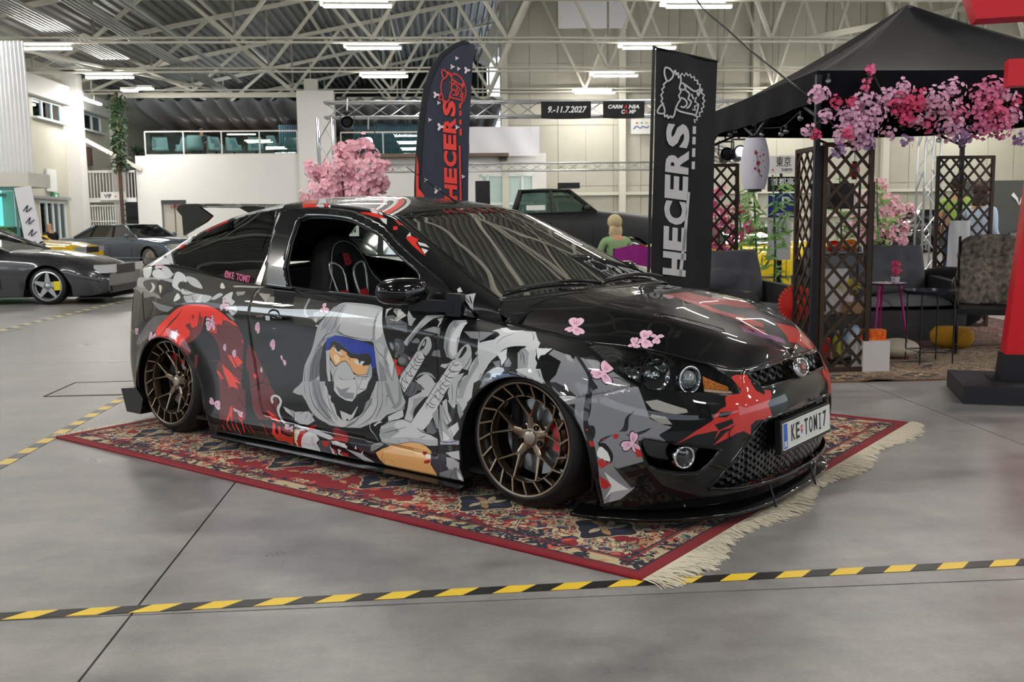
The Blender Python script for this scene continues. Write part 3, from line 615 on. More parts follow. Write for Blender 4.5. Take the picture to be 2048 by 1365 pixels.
side_shapes = [
(0,0,0,3886,945,3446,943,3442,983,2689,1027,2643,1007,2585,811,2852,793,3105,810,3200,819,3317,784,3420,748,3792,646,3895,840),
(1,0,0,2852,794,2585,801,2615,577,2885,548),
(2,1,0,3548,800,3455,787,3315,773,3361,751,3451,754,3495,767),
(3,1,0,3895,955,3624,943,3444,940,3372,918,3399,881,3468,897,3566,928,3711,924,3705,893,3658,870,3707,841,3801,887),
(4,1,0,3944,891,3690,841,3645,815,3544,826,3462,817,3528,846,3608,857,3695,877),
(5,1,0,3803,1021,3689,1024,3656,952,3730,949),
(6,1,0,3642,989,3603,1001,3517,972,3439,948,3526,936,3600,943,3640,967),
(7,1,0,3577,1015,3508,1007,3433,969,3414,985,3458,946,3523,964),
(1,0,0,3550,921,3521,929,3408,915,3373,869,3441,844,3464,824,3527,866),
(8,1,0,3614,910,3558,889,3558,858,3598,850,3582,878),
(9,1,0,3521,894,3490,888,3479,849,3496,861),
(10,1,0,3414,985,3338,972,3294,934,3348,928,3351,899,3296,870,3384,889,3413,921),
(11,1,0,3316,968,3223,961,3146,916,3224,916,3285,936),
(12,1,0,3307,890,3203,877,3055,880,3076,840,3119,834,3162,821,3290,857),
(13,1,0,3350,809,3335,859,3300,833),
(13,1,0,3163,824,3135,877,3129,836),
(14,1,0,3256,868,3178,866,3164,827,3216,808,3273,839),
(1,2,11,3348,935,3298,891,3250,876),
(1,2,9,3339,943,3287,907),
(1,2,11,3330,860,3250,855,3185,879),
(1,2,11,3217,867,3184,831,3161,815),
(15,1,0,3026,975,3010,978,2982,949,3014,943),
(16,1,0,2928,979,2851,996,2720,1016,2770,996,2869,979,2915,969),
(17,1,0,3007,910,2976,900,3022,863,3049,866),
(18,1,0,2970,885,2916,935,2904,888,2873,868,2911,820,2940,844),
(19,0,0,2893,939,2830,956,2831,929,2873,913),
(20,0,0,2739,961,2655,967,2659,892),
(21,0,0,2663,947,2621,949,2606,895,2650,889),
(22,1,0,2911,820,2867,846,2845,814,2876,784,2901,801),
(1,2,11,2916,935,2891,906,2899,873),
(1,2,9,2937,831,2890,843,2856,833),
(1,2,9,2886,816,2852,800),
(1,1,0,3318,790,3236,814,3109,830,3019,821,2933,791,2870,760,2826,729,2795,686,2813,556,3602,473,3533,618,3471,704,3381,756),
(23,1,0,3539,711,3450,731,3361,734,3449,694,3525,631,3695,552,3752,559,3647,645),
(24,1,0,3504,615,3478,669,3400,720,3315,773,3234,802,3116,821,3027,816,2949,789,2887,747,2862,702,2839,659,2833,582,3391,521,3459,600),
(25,1,0,3273,590,3235,629,3217,666,3250,691,3195,711,3161,695,3103,754,3112,677,3054,677,3023,709,2961,739,2935,754,2857,732,2819,684,2817,649,2797,558,3225,511,3254,555),
(24,0,0,3250,697,3213,666,3219,636,3252,633),
(24,1,0,3175,752,3120,776,3160,706,3189,686,3204,713),
(25,0,0,3164,671,3141,720,3124,782,3109,736,3108,674),
(1,1,0,3120,676,3101,725,3086,756,3068,755,3062,729,3061,682,3032,656,2999,593,2990,537,3216,512,3199,560,3231,593,3187,621),
(1,2,20,3448,610,3418,650,3361,699,3313,732,3268,777),
(1,2,11,2948,790,2948,717,2942,659,2933,543),
(1,2,9,3029,674,2998,712,2965,669,2948,650),
(26,1,0,3188,753,3175,755,3173,737,3188,735),
(26,1,0,3395,640,3385,641,3377,624,3390,623),
(1,0,0,2815,684,2784,698,2789,559,2837,553),
(27,1,0,2925,792,2892,789,2862,761,2886,762),
(28,3,0,2945,840,2958,878,2906,824,2972,812),
(28,3,0,3036,739,3021,771,3011,717,3079,721),
(28,3,0,3328,638,3304,659,3313,611,3368,636),
(28,3,0,3514,608,3476,615,3530,587,3559,617),
(29,0,0,3782,637,3723,644,3724,626,3748,603,3779,615),
(28,3,0,2697,764,2721,709),
(28,3,0,2606,682,2634,635),
(28,3,0,2949,626,2965,589),
(28,3,0,2877,599,2906,564),
(28,3,0,3592,1027,3575,1027,3558,1018,3641,1027),
(30,0,0,3026,673,2994,699,2946,731,2862,731,2826,697,2819,652,2841,515,2860,424,2816,292,2793,219,3022,172,3017,349,3031,503,2995,542,2999,593),
(30,0,0,2784,648,2744,606,2707,538,2678,476,2632,376,2604,318,2594,252,2772,223,2793,335,2804,479,2826,517,2815,602),
(30,0,0,3179,542,3156,548,3161,481,3174,463),
(31,0,0,3056,704,3003,713,3009,674,3053,689),
(31,0,0,2922,757,2879,757,2841,729,2872,734),
(31,0,0,3009,748,2959,753,2958,726,2989,730),
(31,0,0,2990,515,2943,484,2884,446,2860,416,2902,424,2882,385,2924,396,2950,385,2964,429,2978,461),
(31,0,0,2944,568,2876,571,2838,540,2878,507,2899,505),
(31,1,0,2829,655,2817,664,2810,642,2825,644),
(31,1,0,2771,483,2753,485,2750,460,2765,463),
(31,0,0,3034,474,3013,473,2985,435,2996,426,3026,455),
(31,1,0,2863,343,2842,345,2839,329,2855,328),
(1,1,0,2816,683,2802,662,2783,652,2805,603,2818,518,2802,479,2803,422,2793,335,2772,223,2814,215,2829,331,2847,417,2844,491,2827,589),
(1,2,20,2840,483,2874,504,2900,541,2935,600),
(1,2,13,2830,411,2870,431,2910,456,2936,505,2971,565),
(1,2,20,2799,406,2747,428,2711,444,2692,491,2697,531),
(1,2,14,2711,440,2656,434,2646,439),
(1,2,17,2754,468,2738,408,2714,312),
(1,2,14,2697,361,2728,405,2747,420),
(1,2,11,2779,392,2724,311,2692,283),
(1,2,13,2985,532,3028,527,3013,473,2976,411,2945,398),
(1,2,11,2982,468,2945,398,2882,349,2793,251),
(1,2,11,2903,390,2827,290),
(1,2,9,2945,398,2934,318,2921,251),
(1,2,7,2986,427,2976,313,2964,207),
(1,2,7,2966,396,2949,296,2932,213),
(1,2,6,3009,391,2995,290,2988,180),
(1,2,11,2686,435,2657,373,2623,300),
(1,2,9,2677,428,2697,361,2674,309,2640,261),
(31,2,4,2784,391,2753,370,2726,331),
(1,2,7,3003,710,3026,673),
(1,2,9,3000,695,2979,666,2950,650),
(28,3,0,3039,721,3023,754,3014,699,3083,703),
(28,3,0,2693,765,2717,710),
(28,3,0,2601,683,2629,636),
(28,3,0,2560,580,2539,558,2570,606),
(28,3,0,2950,627,2966,589),
(28,3,0,2880,601,2905,564),
(28,3,0,2708,528,2716,497),
(28,3,0,3057,284,3008,273,3088,305),
(28,3,0,2885,261,2842,242,2914,287),
(30,0,0,3017,367,2638,409,2607,354,2592,286,2669,235,2794,258,2857,262,2932,283,3014,285),
(1,1,0,2830,388,2797,391,2775,290,2720,199,2745,126,2815,185,2826,284),
(1,2,13,2903,356,2826,284,2793,244),
(1,2,13,2748,397,2720,321,2671,275,2609,241),
(1,2,10,2697,378,2644,315,2579,250),
(1,2,10,2656,352,2623,302,2570,260),
(24,0,0,2938,282,2922,288,2922,187,2942,219,2955,165,2971,190,2948,234),
(30,2,19,2987,322,2994,226,2980,123),
(32,2,17,3002,135,2995,76,2987,41),
(32,2,23,2965,203,2963,129,2942,53),
(32,2,20,2932,198,2920,124,2901,37),
(32,2,29,2900,179,2888,115,2869,27),
(32,2,29,2867,211,2848,163,2841,48),
(32,2,40,2877,230,2857,201,2830,252),
(32,2,13,2805,174,2778,115,2759,38),
(33,2,23,2720,216,2691,174,2673,72),
(34,2,17,2689,222,2664,194,2643,124),
(34,2,23,2830,188,2818,138,2792,67),
(32,0,0,2673,295,2631,277,2594,252,2579,232,2619,244,2655,260),
(32,0,0,2634,232,2613,220,2620,164,2605,99,2643,124),
(32,0,0,2598,213,2583,210,2577,129,2596,140),
(35,0,0,2643,124,2571,148,2533,126,2498,138,2494,12,2550,49,2610,45),
(34,0,0,2573,218,2544,208,2505,193,2506,152,2560,166),
(36,1,0,2656,352,2652,372,2628,384,2598,378,2580,357,2583,334,2593,306,2581,275,2555,249,2519,232,2539,224,2574,246,2596,277,2611,307,2607,327,2594,348,2607,369,2630,372,2642,361,2636,343,2645,334),
(37,0,0,2571,330,2526,318,2477,313,2411,326,2377,315,2360,283,2330,263,2452,239,2472,258,2508,286,2549,304),
(38,0,0,2530,318,2477,313,2437,296,2395,253,2452,239,2472,262,2509,290),
(1,2,10,2457,304,2430,319,2382,318),
(1,2,9,2431,281,2409,303,2382,314),
(1,2,9,2406,268,2394,294),
(1,2,9,2360,283,2358,259),
(1,2,9,2377,260,2370,286),
(39,0,0,2471,236,2357,246,2310,228,2236,208,2245,183,2291,196,2356,209,2461,224),
(40,0,0,2395,245,2339,250,2347,226,2394,226),
(41,0,0,2480,215,2451,225,2477,160,2476,110,2459,26,2485,7,2502,90,2501,168),
(42,0,0,2470,201,2432,224,2403,215,2437,178,2455,118,2487,96),
(43,0,0,2463,141,2441,207,2394,222,2423,175,2442,104,2455,18,2474,20,2471,102),
(44,0,0,2422,188,2394,217,2347,200,2329,160,2351,120,2338,46,2328,4,2369,14,2456,9,2454,79,2439,149),
(45,2,6,2365,212,2382,135,2366,55,2351,4),
(45,2,6,2356,209,2373,138,2356,59,2342,-2),
(45,2,6,2347,205,2363,141,2345,74,2332,11),
(43,2,7,2454,79,2382,89,2322,131),
(46,0,0,2329,160,2259,173,2271,17,2327,13,2343,105),
(47,0,0,2311,150,2274,162,2283,100,2306,100),
(45,2,4,2304,120,2300,6),
(28,3,0,2519,207,2477,206,2554,221),
(43,0,0,2246,244,2171,240,2170,178,2237,173,2268,189,2241,217),
(48,0,0,2246,177,2170,178,2173,116,2238,151),
(49,0,0,2238,254,2172,256,2170,221,2209,223),
(48,0,0,2264,108,2244,67,2236,-3,2259,4),
(43,0,0,2242,98,2219,48,2227,-1),
(48,0,0,2219,98,2194,79,2207,24,2191,4,2220,38),
(43,0,0,2200,56,2177,77,2183,-1),
(0,0,0,2494,968,2192,949,2223,903,2270,828,2305,776,2454,782),
(1,0,0,2454,778,2301,772,2320,728,2424,550,2460,403,2498,399),
(50,0,0,2398,968,2389,961,2392,891,2384,854,2361,822,2334,835,2339,860,2282,889,2253,882,2279,832,2318,800,2342,820,2370,821,2396,842,2405,883),
(51,0,0,2322,831,2309,831,2314,798,2333,816),
(51,0,0,2318,787,2296,787,2301,775,2319,779),
(28,3,0,2282,900,2293,944,2250,877,2303,872),
(52,1,0,2194,955,2146,968,1979,970,1946,928,1913,832,1899,747,1895,709,1869,659,1864,586,1852,537,1824,482,2470,402,2442,479,2417,566,2365,648,2330,719,2305,780,2270,828,2246,872,2219,921),
(8,0,0,2167,953,1976,946,1976,869,1983,730,2054,734,2139,745,2181,765,2207,774,2185,853),
(53,0,0,2228,920,2167,953,2173,882,2197,792,2225,760,2278,779,2259,844),
(54,0,0,1972,947,1950,927,1912,828,1931,768,1966,740,1969,824),
(45,2,10,2167,953,2189,874,2197,805,2225,760),
(45,2,10,2157,948,2176,854,2188,806,2207,766),
(45,2,7,2199,912,2221,859,2250,799,2279,763),
(45,2,10,1967,942,1973,875,1976,814,1982,738),
(45,2,9,1960,940,1968,870,1969,788,1975,731),
(45,2,11,1953,951,1916,842,1903,755,1901,716),
(55,0,0,2198,775,2163,817,2176,773,2139,745,2182,752),
(45,2,9,2203,766,2160,751,2096,742,1995,737),
(45,2,9,1995,733,1982,746),
(45,2,7,2217,915,2250,845,2268,797,2290,746),
(45,2,7,2238,775,2276,716,2316,668),
(45,2,9,2207,762,2264,733,2313,683,2359,626),
(45,2,7,2228,736,2277,709,2337,651),
(56,1,0,2210,738,2139,741,2055,730,1987,730,1979,700,1979,633,1976,577,1972,530,1986,462,2342,418,2329,521,2344,558,2323,614,2293,670,2259,710),
(57,1,0,2295,681,2295,655,2316,599,2327,541,2334,483,2391,461,2398,495,2379,570,2344,635),
(58,0,0,2400,468,2329,521,2338,418,2384,413),
(45,2,9,2336,628,2367,556,2380,478,2370,414),
(45,2,9,2319,614,2346,539,2359,461,2347,417),
(45,2,7,2366,610,2403,529,2406,455,2394,411),
(45,2,10,2415,551,2426,492,2422,408),
(59,0,0,2249,659,2222,688,2148,683,2073,661,2005,660,2015,607,2050,551,2086,544,2126,569,2149,604,2184,605,2222,582,2249,625),
(60,1,0,2230,634,2198,641,2193,611,2216,598),
(60,1,0,2102,590,2047,588,2058,565,2096,565),
(56,0,0,2227,683,2172,692,2107,665,2005,660,2011,607,2054,599,2085,633,2129,633,2152,657,2175,673,2196,656,2219,677),
(59,0,0,2175,673,2143,658,2154,638,2179,651),
(61,0,0,2220,684,2207,670,2201,652,2213,659),
(61,0,0,2200,660,2174,655,2180,643,2197,649),
(61,0,0,2103,624,2043,623,2062,602,2088,603,2105,613),
(56,0,0,2082,622,2065,624,2073,606),
(45,2,7,2201,652,2185,635,2154,642),
(45,2,7,2137,632,2126,618),
(59,0,0,2124,595,2063,598,2028,605,2049,566,2093,554,2117,574),
(62,0,0,2257,718,2200,743,2114,732,2038,724,1982,707,1978,678,1982,595,2004,593,2003,645,2017,666,2065,658,2116,660,2148,683,2187,710,2227,710,2248,667,2271,661),
(63,2,9,2185,725,2143,710,2078,713),
(63,2,10,2039,717,2060,692,2069,661),
(64,2,4,2231,713,2188,706,2148,680,2108,657,2065,658),
(64,2,4,2044,712,2061,684,2066,661),
(65,0,0,2272,657,2248,663,2259,574,2260,491,2244,455,2275,470,2281,545),
(66,0,0,2010,618,2004,593,2008,552,2033,516,2050,551,2029,590),
(67,0,0,2251,613,2223,578,2184,605,2157,611,2133,587,2111,552,2077,548,2028,557,2016,551,2038,501,2090,449,2237,431,2252,473,2247,523,2260,567),
(45,2,10,2255,613,2223,578,2194,600,2161,613,2137,594,2111,552,2068,551,2028,561),
(45,2,7,2257,594,2230,558),
(45,2,7,2259,578,2240,542),
(45,2,7,2261,563,2247,526),
(45,2,9,2210,575,2237,535,2246,493,2250,429),
(45,2,9,2111,548,2111,508,2105,475,2107,447),
(45,2,7,2015,607,2032,560,2085,463),
(45,2,7,2103,542,2056,543,2021,551),
(45,2,7,2100,491,2080,518,2056,539),
(68,1,0,2210,534,2185,518,2127,521,2150,511,2186,507),
(68,1,0,2241,493,2216,473,2145,478,2172,463,2217,458,2236,444),
(45,2,13,2122,529,2109,528),
(45,2,13,2115,511,2108,497),
(69,0,0,1968,716,1946,730,1923,714,1931,657,1954,636,1962,672),
(45,2,10,1973,708,1953,673,1928,646,1893,532),
(45,2,9,1904,708,1923,654,1903,603,1893,536),
(45,2,9,1894,717,1873,663,1873,625,1893,536),
(13,0,0,1915,655,1891,709,1875,644,1895,557),
(68,0,0,1962,635,1932,600,1915,471,1940,468,1964,524),
(68,0,0,1915,714,1905,700,1927,653,1920,602,1904,545,1925,583,1932,645),
(45,2,9,1963,539,1962,503,1957,466),
(45,2,7,1980,529,1990,462),
(45,2,9,1869,622,1852,537,1832,481),
(1,0,0,1957,963,1654,1017,1615,508,1841,480,1873,625,1903,716),
(70,0,0,1925,896,1891,916,1799,864,1791,803,1904,829),
(71,0,0,1938,955,1909,976,1922,940,1921,879),
(72,0,0,1902,883,1869,878,1867,916,1896,947,1869,975,1820,929,1855,869,1888,874),
(73,0,0,1902,965,1878,979,1869,922),
(74,0,0,1819,936,1823,976,1783,919,1767,917,1774,852,1790,854),
(1,2,7,1889,962,1836,944,1889,836),
(1,2,7,1903,945,1861,892,1883,822),
(1,2,9,1914,842,1798,858),
(75,0,0,1768,807,1746,864,1727,960,1654,995,1644,983,1686,944,1710,873,1752,791,1794,728,1816,741),
(76,0,0,1783,769,1741,836,1716,897,1732,828,1768,763,1798,727),
(77,0,0,1710,832,1666,872,1612,868,1603,819,1657,827),
(78,0,0,1667,943,1645,975,1639,908,1649,877,1649,919),
(1,2,9,1752,782,1713,853),
(1,2,7,1807,766,1758,849),
(79,1,0,1768,755,1737,780,1726,756,1753,749),
(80,1,0,1892,740,1864,735,1865,697,1884,703,1890,717),
(38,1,0,1884,737,1870,719,1876,700,1886,717),
(81,1,0,1859,756,1830,763,1808,742,1812,703,1847,676,1860,697),
(82,2,11,1848,699,1838,723,1848,737,1853,725,1846,718),
(1,2,7,1831,755,1817,733,1828,697),
(83,1,0,1861,690,1850,687,1852,665,1869,663),
(81,1,0,1844,666,1821,690,1799,678,1804,633,1837,626,1851,643),
(84,1,0,1849,658,1824,668,1810,651,1828,634,1851,639),
(85,0,0,1878,655,1858,649,1865,623,1821,616,1858,565),
(86,0,0,1865,623,1821,616,1839,592),
(87,0,0,1797,678,1784,668,1776,677,1790,653),
(88,1,0,1741,711,1714,770,1688,797,1669,782,1666,736,1697,690,1711,699),
(1,1,0,1719,737,1695,782,1691,765,1704,731,1729,712),
(88,1,0,1713,742,1697,771,1702,743),
(89,0,0,1656,722,1618,731,1621,691,1670,693),
(90,0,0,1745,707,1715,703,1706,677,1769,578,1832,490,1855,543,1844,577,1795,641),
(1,2,9,1702,674,1769,574,1832,490),
(1,2,9,1745,707,1795,641,1854,554),
(1,2,9,1746,699,1738,666,1706,673),
(1,2,9,1768,674,1747,650,1716,657),
(1,2,9,1735,693,1762,656,1757,634,1733,637),
(1,2,9,1791,642,1766,615,1746,613),
(1,2,9,1765,633,1790,608,1784,580,1769,578),
(1,2,9,1822,605,1796,578,1773,577),
(1,2,9,1791,601,1816,580,1815,548,1800,536),
(1,2,9,1845,570,1827,547,1804,539),
(1,2,9,1824,575,1844,541,1834,514),
(1,2,9,1852,540,1834,514,1822,512),
(69,1,0,1754,565,1720,594,1686,594,1668,568,1648,526,1673,501,1736,493,1733,533),
(1,1,0,1769,567,1743,599,1696,612,1666,597,1649,567,1668,575,1705,596,1746,570),
(53,1,0,1761,572,1728,601,1681,602,1656,576,1693,594,1728,590),
(91,0,0,1810,510,1779,552,1748,538,1718,521,1758,509,1776,488,1832,481),
(1,2,7,1771,546,1782,513,1812,483),
(1,2,7,1771,549,1750,517,1775,500),
(1,2,10,1610,603,1681,500),
(1,0,0,2494,314,2456,318,2397,300,1619,424,1619,407,1831,308,2487,195),
(52,0,0,2454,446,2432,479,1860,543,1848,495,1826,448,1836,411,1933,369,1964,337,2021,315,2079,285,2192,272,2264,272,2330,286,2375,314,2401,344,2426,378,2455,410),
(68,0,0,2384,492,2337,498,2319,407,2274,331,2231,300,2276,301,2340,344,2380,415),
(56,0,0,2296,494,1985,529,2016,460,2026,422,2084,349,2142,313,2195,305,2233,322,2273,379,2300,448),
(92,0,0,2240,508,2027,531,2049,482,2103,449,2121,424,2135,408,2175,410,2219,427,2245,455),
(45,2,10,2240,508,2249,462,2219,427,2175,406,2135,408,2117,436,2098,454),
(45,2,9,2110,522,2100,487,2112,441),
(45,2,7,2070,527,2092,480,2040,486),
(68,0,0,2234,479,2199,464,2144,481,2173,452,2120,455,2130,423,2175,418,2210,432),
(93,0,0,2016,467,1981,526,1984,427,2008,363,2080,296,2127,285,2107,310,2060,373),
(76,0,0,2052,418,2017,445,2018,412,2076,350),
(45,2,10,1971,538,1986,464,1988,408,2024,343,2096,290),
(45,2,10,1954,539,1958,431,1983,370,1998,340),
(45,2,9,2007,468,2031,410,2064,359,2104,318),
(45,2,9,1938,411,1927,467,1892,425,1867,443),
(68,0,0,1938,534,1919,522,1888,429,1904,438,1931,478),
(68,0,0,1859,550,1845,481,1855,430,1884,404,1909,408,1867,446),
(45,2,10,1859,550,1836,482,1826,448,1848,409,1876,398),
(94,0,0,2306,478,2289,468,2278,420,2235,343,2232,318,2281,359,2306,416),
(94,0,0,2278,424,2264,422,2269,394,2246,382,2224,330,2196,312,2160,310,2166,279,2201,274,2248,298,2272,353),
(94,0,0,2208,354,2172,348,2145,341,2169,309,2191,313),
(94,0,0,2172,341,2136,342,2104,389,2100,390,2126,329,2151,311),
(45,2,11,2398,491,2398,432,2374,366,2305,312,2238,284),
(45,2,10,2370,494,2361,425,2332,364,2268,310,2229,289),
(45,2,10,2337,498,2332,440,2310,385,2252,330,2217,295),
(45,2,9,2433,464,2427,409),
(45,2,11,2291,434,2263,362,2213,303),
(45,2,9,2246,378,2216,332,2186,306),
(45,2,10,2390,331,2335,293,2265,276),
(45,2,9,2192,268,2140,291,2100,326,2086,377),
(45,2,7,2166,279,2116,316),
(1,0,0,2494,317,2399,326,2374,303,2264,272,2192,268,2078,281,2029,307,2018,279,2007,250,1965,237,1955,207,2006,205,2025,25,2242,-3,2505,-3),
(95,0,0,2493,310,2399,326,2384,309,2358,282,2402,251,2459,250,2489,262),
(45,2,9,2459,303,2427,322,2399,322),
(45,2,9,2419,281,2403,314),
(45,2,9,2385,270,2383,302),
(96,0,0,2228,270,2145,242,2149,214,2225,209,2244,242),
(43,0,0,2243,205,2144,215,2153,180,2180,186,2225,180,2261,183),
(97,0,0,2488,241,2401,237,2326,228,2252,213,2234,196,2261,177,2330,196,2401,218,2487,227),
(40,0,0,2397,243,2346,260,2358,226,2391,225),
(41,0,0,2487,206,2458,222,2484,156,2483,104,2461,31,2477,6,2496,68),
(42,0,0,2477,197,2439,226,2415,216,2444,181,2458,113,2489,91),
(43,0,0,2471,136,2448,204,2401,218,2425,179,2444,109,2457,14,2477,16),
(44,0,0,2425,185,2396,214,2349,203,2326,165,2348,118,2335,54,2330,9,2372,10,2452,16,2452,76,2441,145),
(45,2,6,2363,211,2380,133,2363,63,2348,10),
(45,2,6,2351,211,2370,136,2353,67,2337,11),
(43,2,7,2452,76,2384,84,2319,137),
(46,0,0,2327,158,2252,173,2264,16,2325,11,2340,102),
(47,0,0,2309,149,2267,162,2280,98,2303,98),
(48,0,0,2252,173,2225,174,2154,153,2157,120,2209,134,2245,138),
(98,0,0,2239,163,2225,180,2189,170,2167,170,2157,120,2191,132),
(45,2,6,2235,164,2223,138),
(45,2,6,2203,159,2186,142),
(48,0,0,2265,113,2242,64,2224,6,2256,11),
(43,0,0,2248,101,2225,52,2238,0),
(48,0,0,2217,95,2195,85,2208,40,2184,4,2218,26),
(43,0,0,2197,64,2153,54,2161,4,2200,24),
(99,0,0,2144,194,2023,201,2006,171,1991,148,2001,111,2119,149),
(100,2,4,2135,191,2014,187),
(95,0,0,2166,116,2079,96,2000,9,2061,2,2117,60),
(101,0,0,2111,137,2101,176,2098,133),
(101,0,0,2080,86,2059,139,2068,82,2037,86),
(40,0,0,2080,147,2067,152,2073,122,2082,123),
(102,2,13,1964,341,1993,333,2018,326,2025,308,2019,287,1991,261,1968,227),
(97,0,0,2004,311,1972,336,1955,332,1980,321,1995,305),
(45,2,6,1968,337,2013,320,2016,298,2001,275,1960,229),
(103,0,0,2006,205,1956,230,1939,220,1990,162,2016,139),
(45,2,6,1998,179,1947,223),
(98,2,6,2027,200,2010,194,2016,154),
(45,2,6,1969,236,1931,222),
(104,0,0,1962,310,1915,344,1842,361,1778,347,1729,323,1650,298,1648,266,1694,258,1787,257,1850,242,1906,218,1948,227,1966,265),
(105,0,0,1882,342,1842,361,1777,343,1737,326,1649,294,1711,285,1750,286,1829,280,1908,263,1854,298,1888,320),
(106,0,0,1969,294,1888,320,1855,305,1908,259,1949,252),
(45,2,7,1950,318,1890,348,1826,363,1778,350),
(45,2,7,1951,279,1895,299,1816,331),
(45,2,7,1878,294,1863,314),
(45,2,9,1778,350,1744,321,1689,312,1650,301),
(45,2,6,1915,234,1882,232,1850,238,1803,258,1748,264,1709,263),
(45,2,4,1867,259,1850,246),
(45,2,4,1813,279,1791,261),
(45,2,4,1797,278,1780,263),
(45,2,6,1750,289,1712,302),
(107,0,0,1924,364,1844,410,1839,375,1867,358,1923,343),
(108,0,0,1987,142,1947,187,1890,226,1850,238,1803,257,1748,260,1709,252,1681,229,1681,196,1687,131,1655,-2,1718,-3,1836,-3,1942,8,1971,68),
(109,0,0,1943,176,1874,215,1681,216,1681,174,1786,167,1940,158),
(110,2,6,1902,223,1826,230,1677,225),
(110,2,7,1940,158,1956,94,1941,25),
(110,2,6,1936,84,1947,50),
(110,2,7,1916,74,1896,74,1878,35),
(111,1,0,1727,217,1704,222,1708,205,1719,197),
(112,0,0,1712,204,1688,214,1689,178,1708,172),
(111,1,0,1721,148,1697,169,1685,160,1698,134,1718,127),
(113,0,0,1681,229,1647,255,1614,264,1615,118,1652,49,1663,72,1685,166),
(114,0,0,1640,74,1616,101,1622,-3,1651,-3),
(69,0,0,1770,560,1669,550,1645,567,1670,536,1705,488,1739,442,1775,391,1798,354,1834,362,1819,413,1809,468,1776,486,1718,517),
(1,1,0,1729,475,1779,419,1787,376,1775,388,1722,462,1705,488),
(115,0,0,1785,467,1737,484,1713,490,1754,457,1779,419,1795,375,1803,401,1787,436),
(91,0,0,1814,509,1787,551,1740,542,1718,520,1758,512,1776,486,1817,474),
(1,2,7,1787,544,1807,503,1817,477),
(1,2,7,1763,546,1774,514,1792,487),
(1,2,7,1748,541,1734,519),
(116,0,0,1641,567,1611,571,1615,509,1653,444,1700,361,1729,327,1777,337,1798,350,1763,403,1722,462,1680,508),
(90,0,0,1637,577,1567,677,1559,686,1523,687,1514,649,1545,605,1610,518,1660,441,1676,430,1747,420,1688,506),
(1,2,10,1517,645,1569,567,1644,460,1661,432),
(1,2,10,1558,702,1604,624,1688,509,1747,425),
(1,2,9,1567,677,1554,656,1527,667),
(1,2,9,1592,636,1559,625,1522,633),
(1,2,9,1549,680,1581,638,1574,620,1552,622),
(1,2,9,1620,611,1583,590,1545,605),
(1,2,9,1578,619,1606,587,1599,577,1569,567),
(1,2,9,1637,577,1608,549,1584,558),
(1,2,9,1595,578,1635,546,1624,534,1609,525),
(1,2,9,1662,539,1626,506,1614,518),
(1,2,9,1624,537,1664,512,1654,486,1639,485),
(1,2,9,1688,506,1658,489,1644,471),
(1,2,9,1657,503,1694,471,1683,455,1664,454),
(1,2,9,1722,464,1692,440,1668,443),
(1,2,9,1690,468,1715,444,1712,430),
(1,0,0,1638,919,1632,969,1599,974,1600,833,1603,761,1598,704,1586,675,1620,663),
(117,0,0,1595,960,1542,981,1532,871,1531,803,1540,705,1563,686,1591,697,1603,744,1600,833,1600,918),
(118,0,0,1554,944,1534,968,1523,874,1541,801,1543,720,1562,701,1575,732,1572,794),
(76,0,0,1595,960,1578,958,1577,812,1582,731,1577,691,1600,728,1600,827),
(1,2,10,1570,954,1567,886),
(1,2,10,1579,950,1575,890),
(1,2,9,1585,782,1590,721,1577,691),
(1,2,9,1526,825,1529,775),
(1,2,9,1540,826,1539,782),
(1,0,0,1534,936,1519,951,1393,956,1363,916,1395,849,1452,737,1482,697,1525,767,1531,834),
(2,0,0,1523,874,1385,914,1420,835,1482,832),
(1,0,0,1482,832,1424,822,1446,756,1496,773),
(119,1,0,1551,695,1517,759,1490,788,1471,769,1474,732,1504,686,1541,681),
(1,1,0,1525,715,1500,772,1492,751,1515,708,1533,698),
(120,0,0,1520,676,1467,752,1467,691,1484,638,1517,645),
(1,2,9,1463,734,1490,672,1522,633),
(121,0,0,1452,737,1400,841,1363,868,1393,800,1442,730),
(122,0,0,1475,666,1431,741,1371,840,1334,900,1205,993,1184,894,1224,871,1309,792,1366,717,1401,651,1423,599,1454,580,1458,516,1493,483,1541,475,1544,536,1519,600,1488,618),
(123,0,0,1442,721,1386,802,1346,862,1383,773,1417,709,1468,613,1491,569,1515,507,1532,479,1540,530,1511,594,1480,627),
(101,0,0,1326,969,1377,955,1340,918,1359,903,1296,937),
(1,2,9,1352,824,1325,897,1266,957),
(1,2,9,1449,720,1479,658,1511,608,1540,543),
(1,2,9,1406,694,1416,648,1433,584),
(1,1,0,1387,682,1338,757,1267,835,1203,868,1239,804,1234,719,1324,673,1377,648),
(124,0,0,1344,736,1295,803,1294,725,1318,687,1328,714),
(125,0,0,1369,703,1328,723,1325,681,1357,689),
(125,0,0,1304,704,1283,752,1262,727,1271,697),
(126,0,0,1376,644,1306,658,1231,668,1190,656,1296,629,1347,606),
(125,0,0,1396,614,1348,621,1354,594,1420,560,1408,591),
(123,0,0,1235,805,1211,842,1179,850,1173,687,1203,665,1231,677),
(1,2,13,1214,835,1197,800,1199,746),
(1,2,11,1233,827,1216,803,1218,762),
(127,0,0,1563,603,1507,624,1538,570,1549,473,1589,468,1598,520),
(123,0,0,1535,570,1507,594,1516,552,1541,494),
(1,2,10,1538,584,1548,536,1558,475),
(1,2,10,1573,563,1573,486),
(1,2,10,1597,477,1557,489),
(101,0,0,1593,474,1557,485,1562,455),
(128,0,0,1620,656,1586,663,1563,682,1603,635,1629,643),
(129,0,0,1628,475,1604,492,1599,432,1574,381,1598,370,1630,386),
(130,0,0,1644,463,1621,453,1614,388,1589,345,1559,307,1634,291,1648,336),
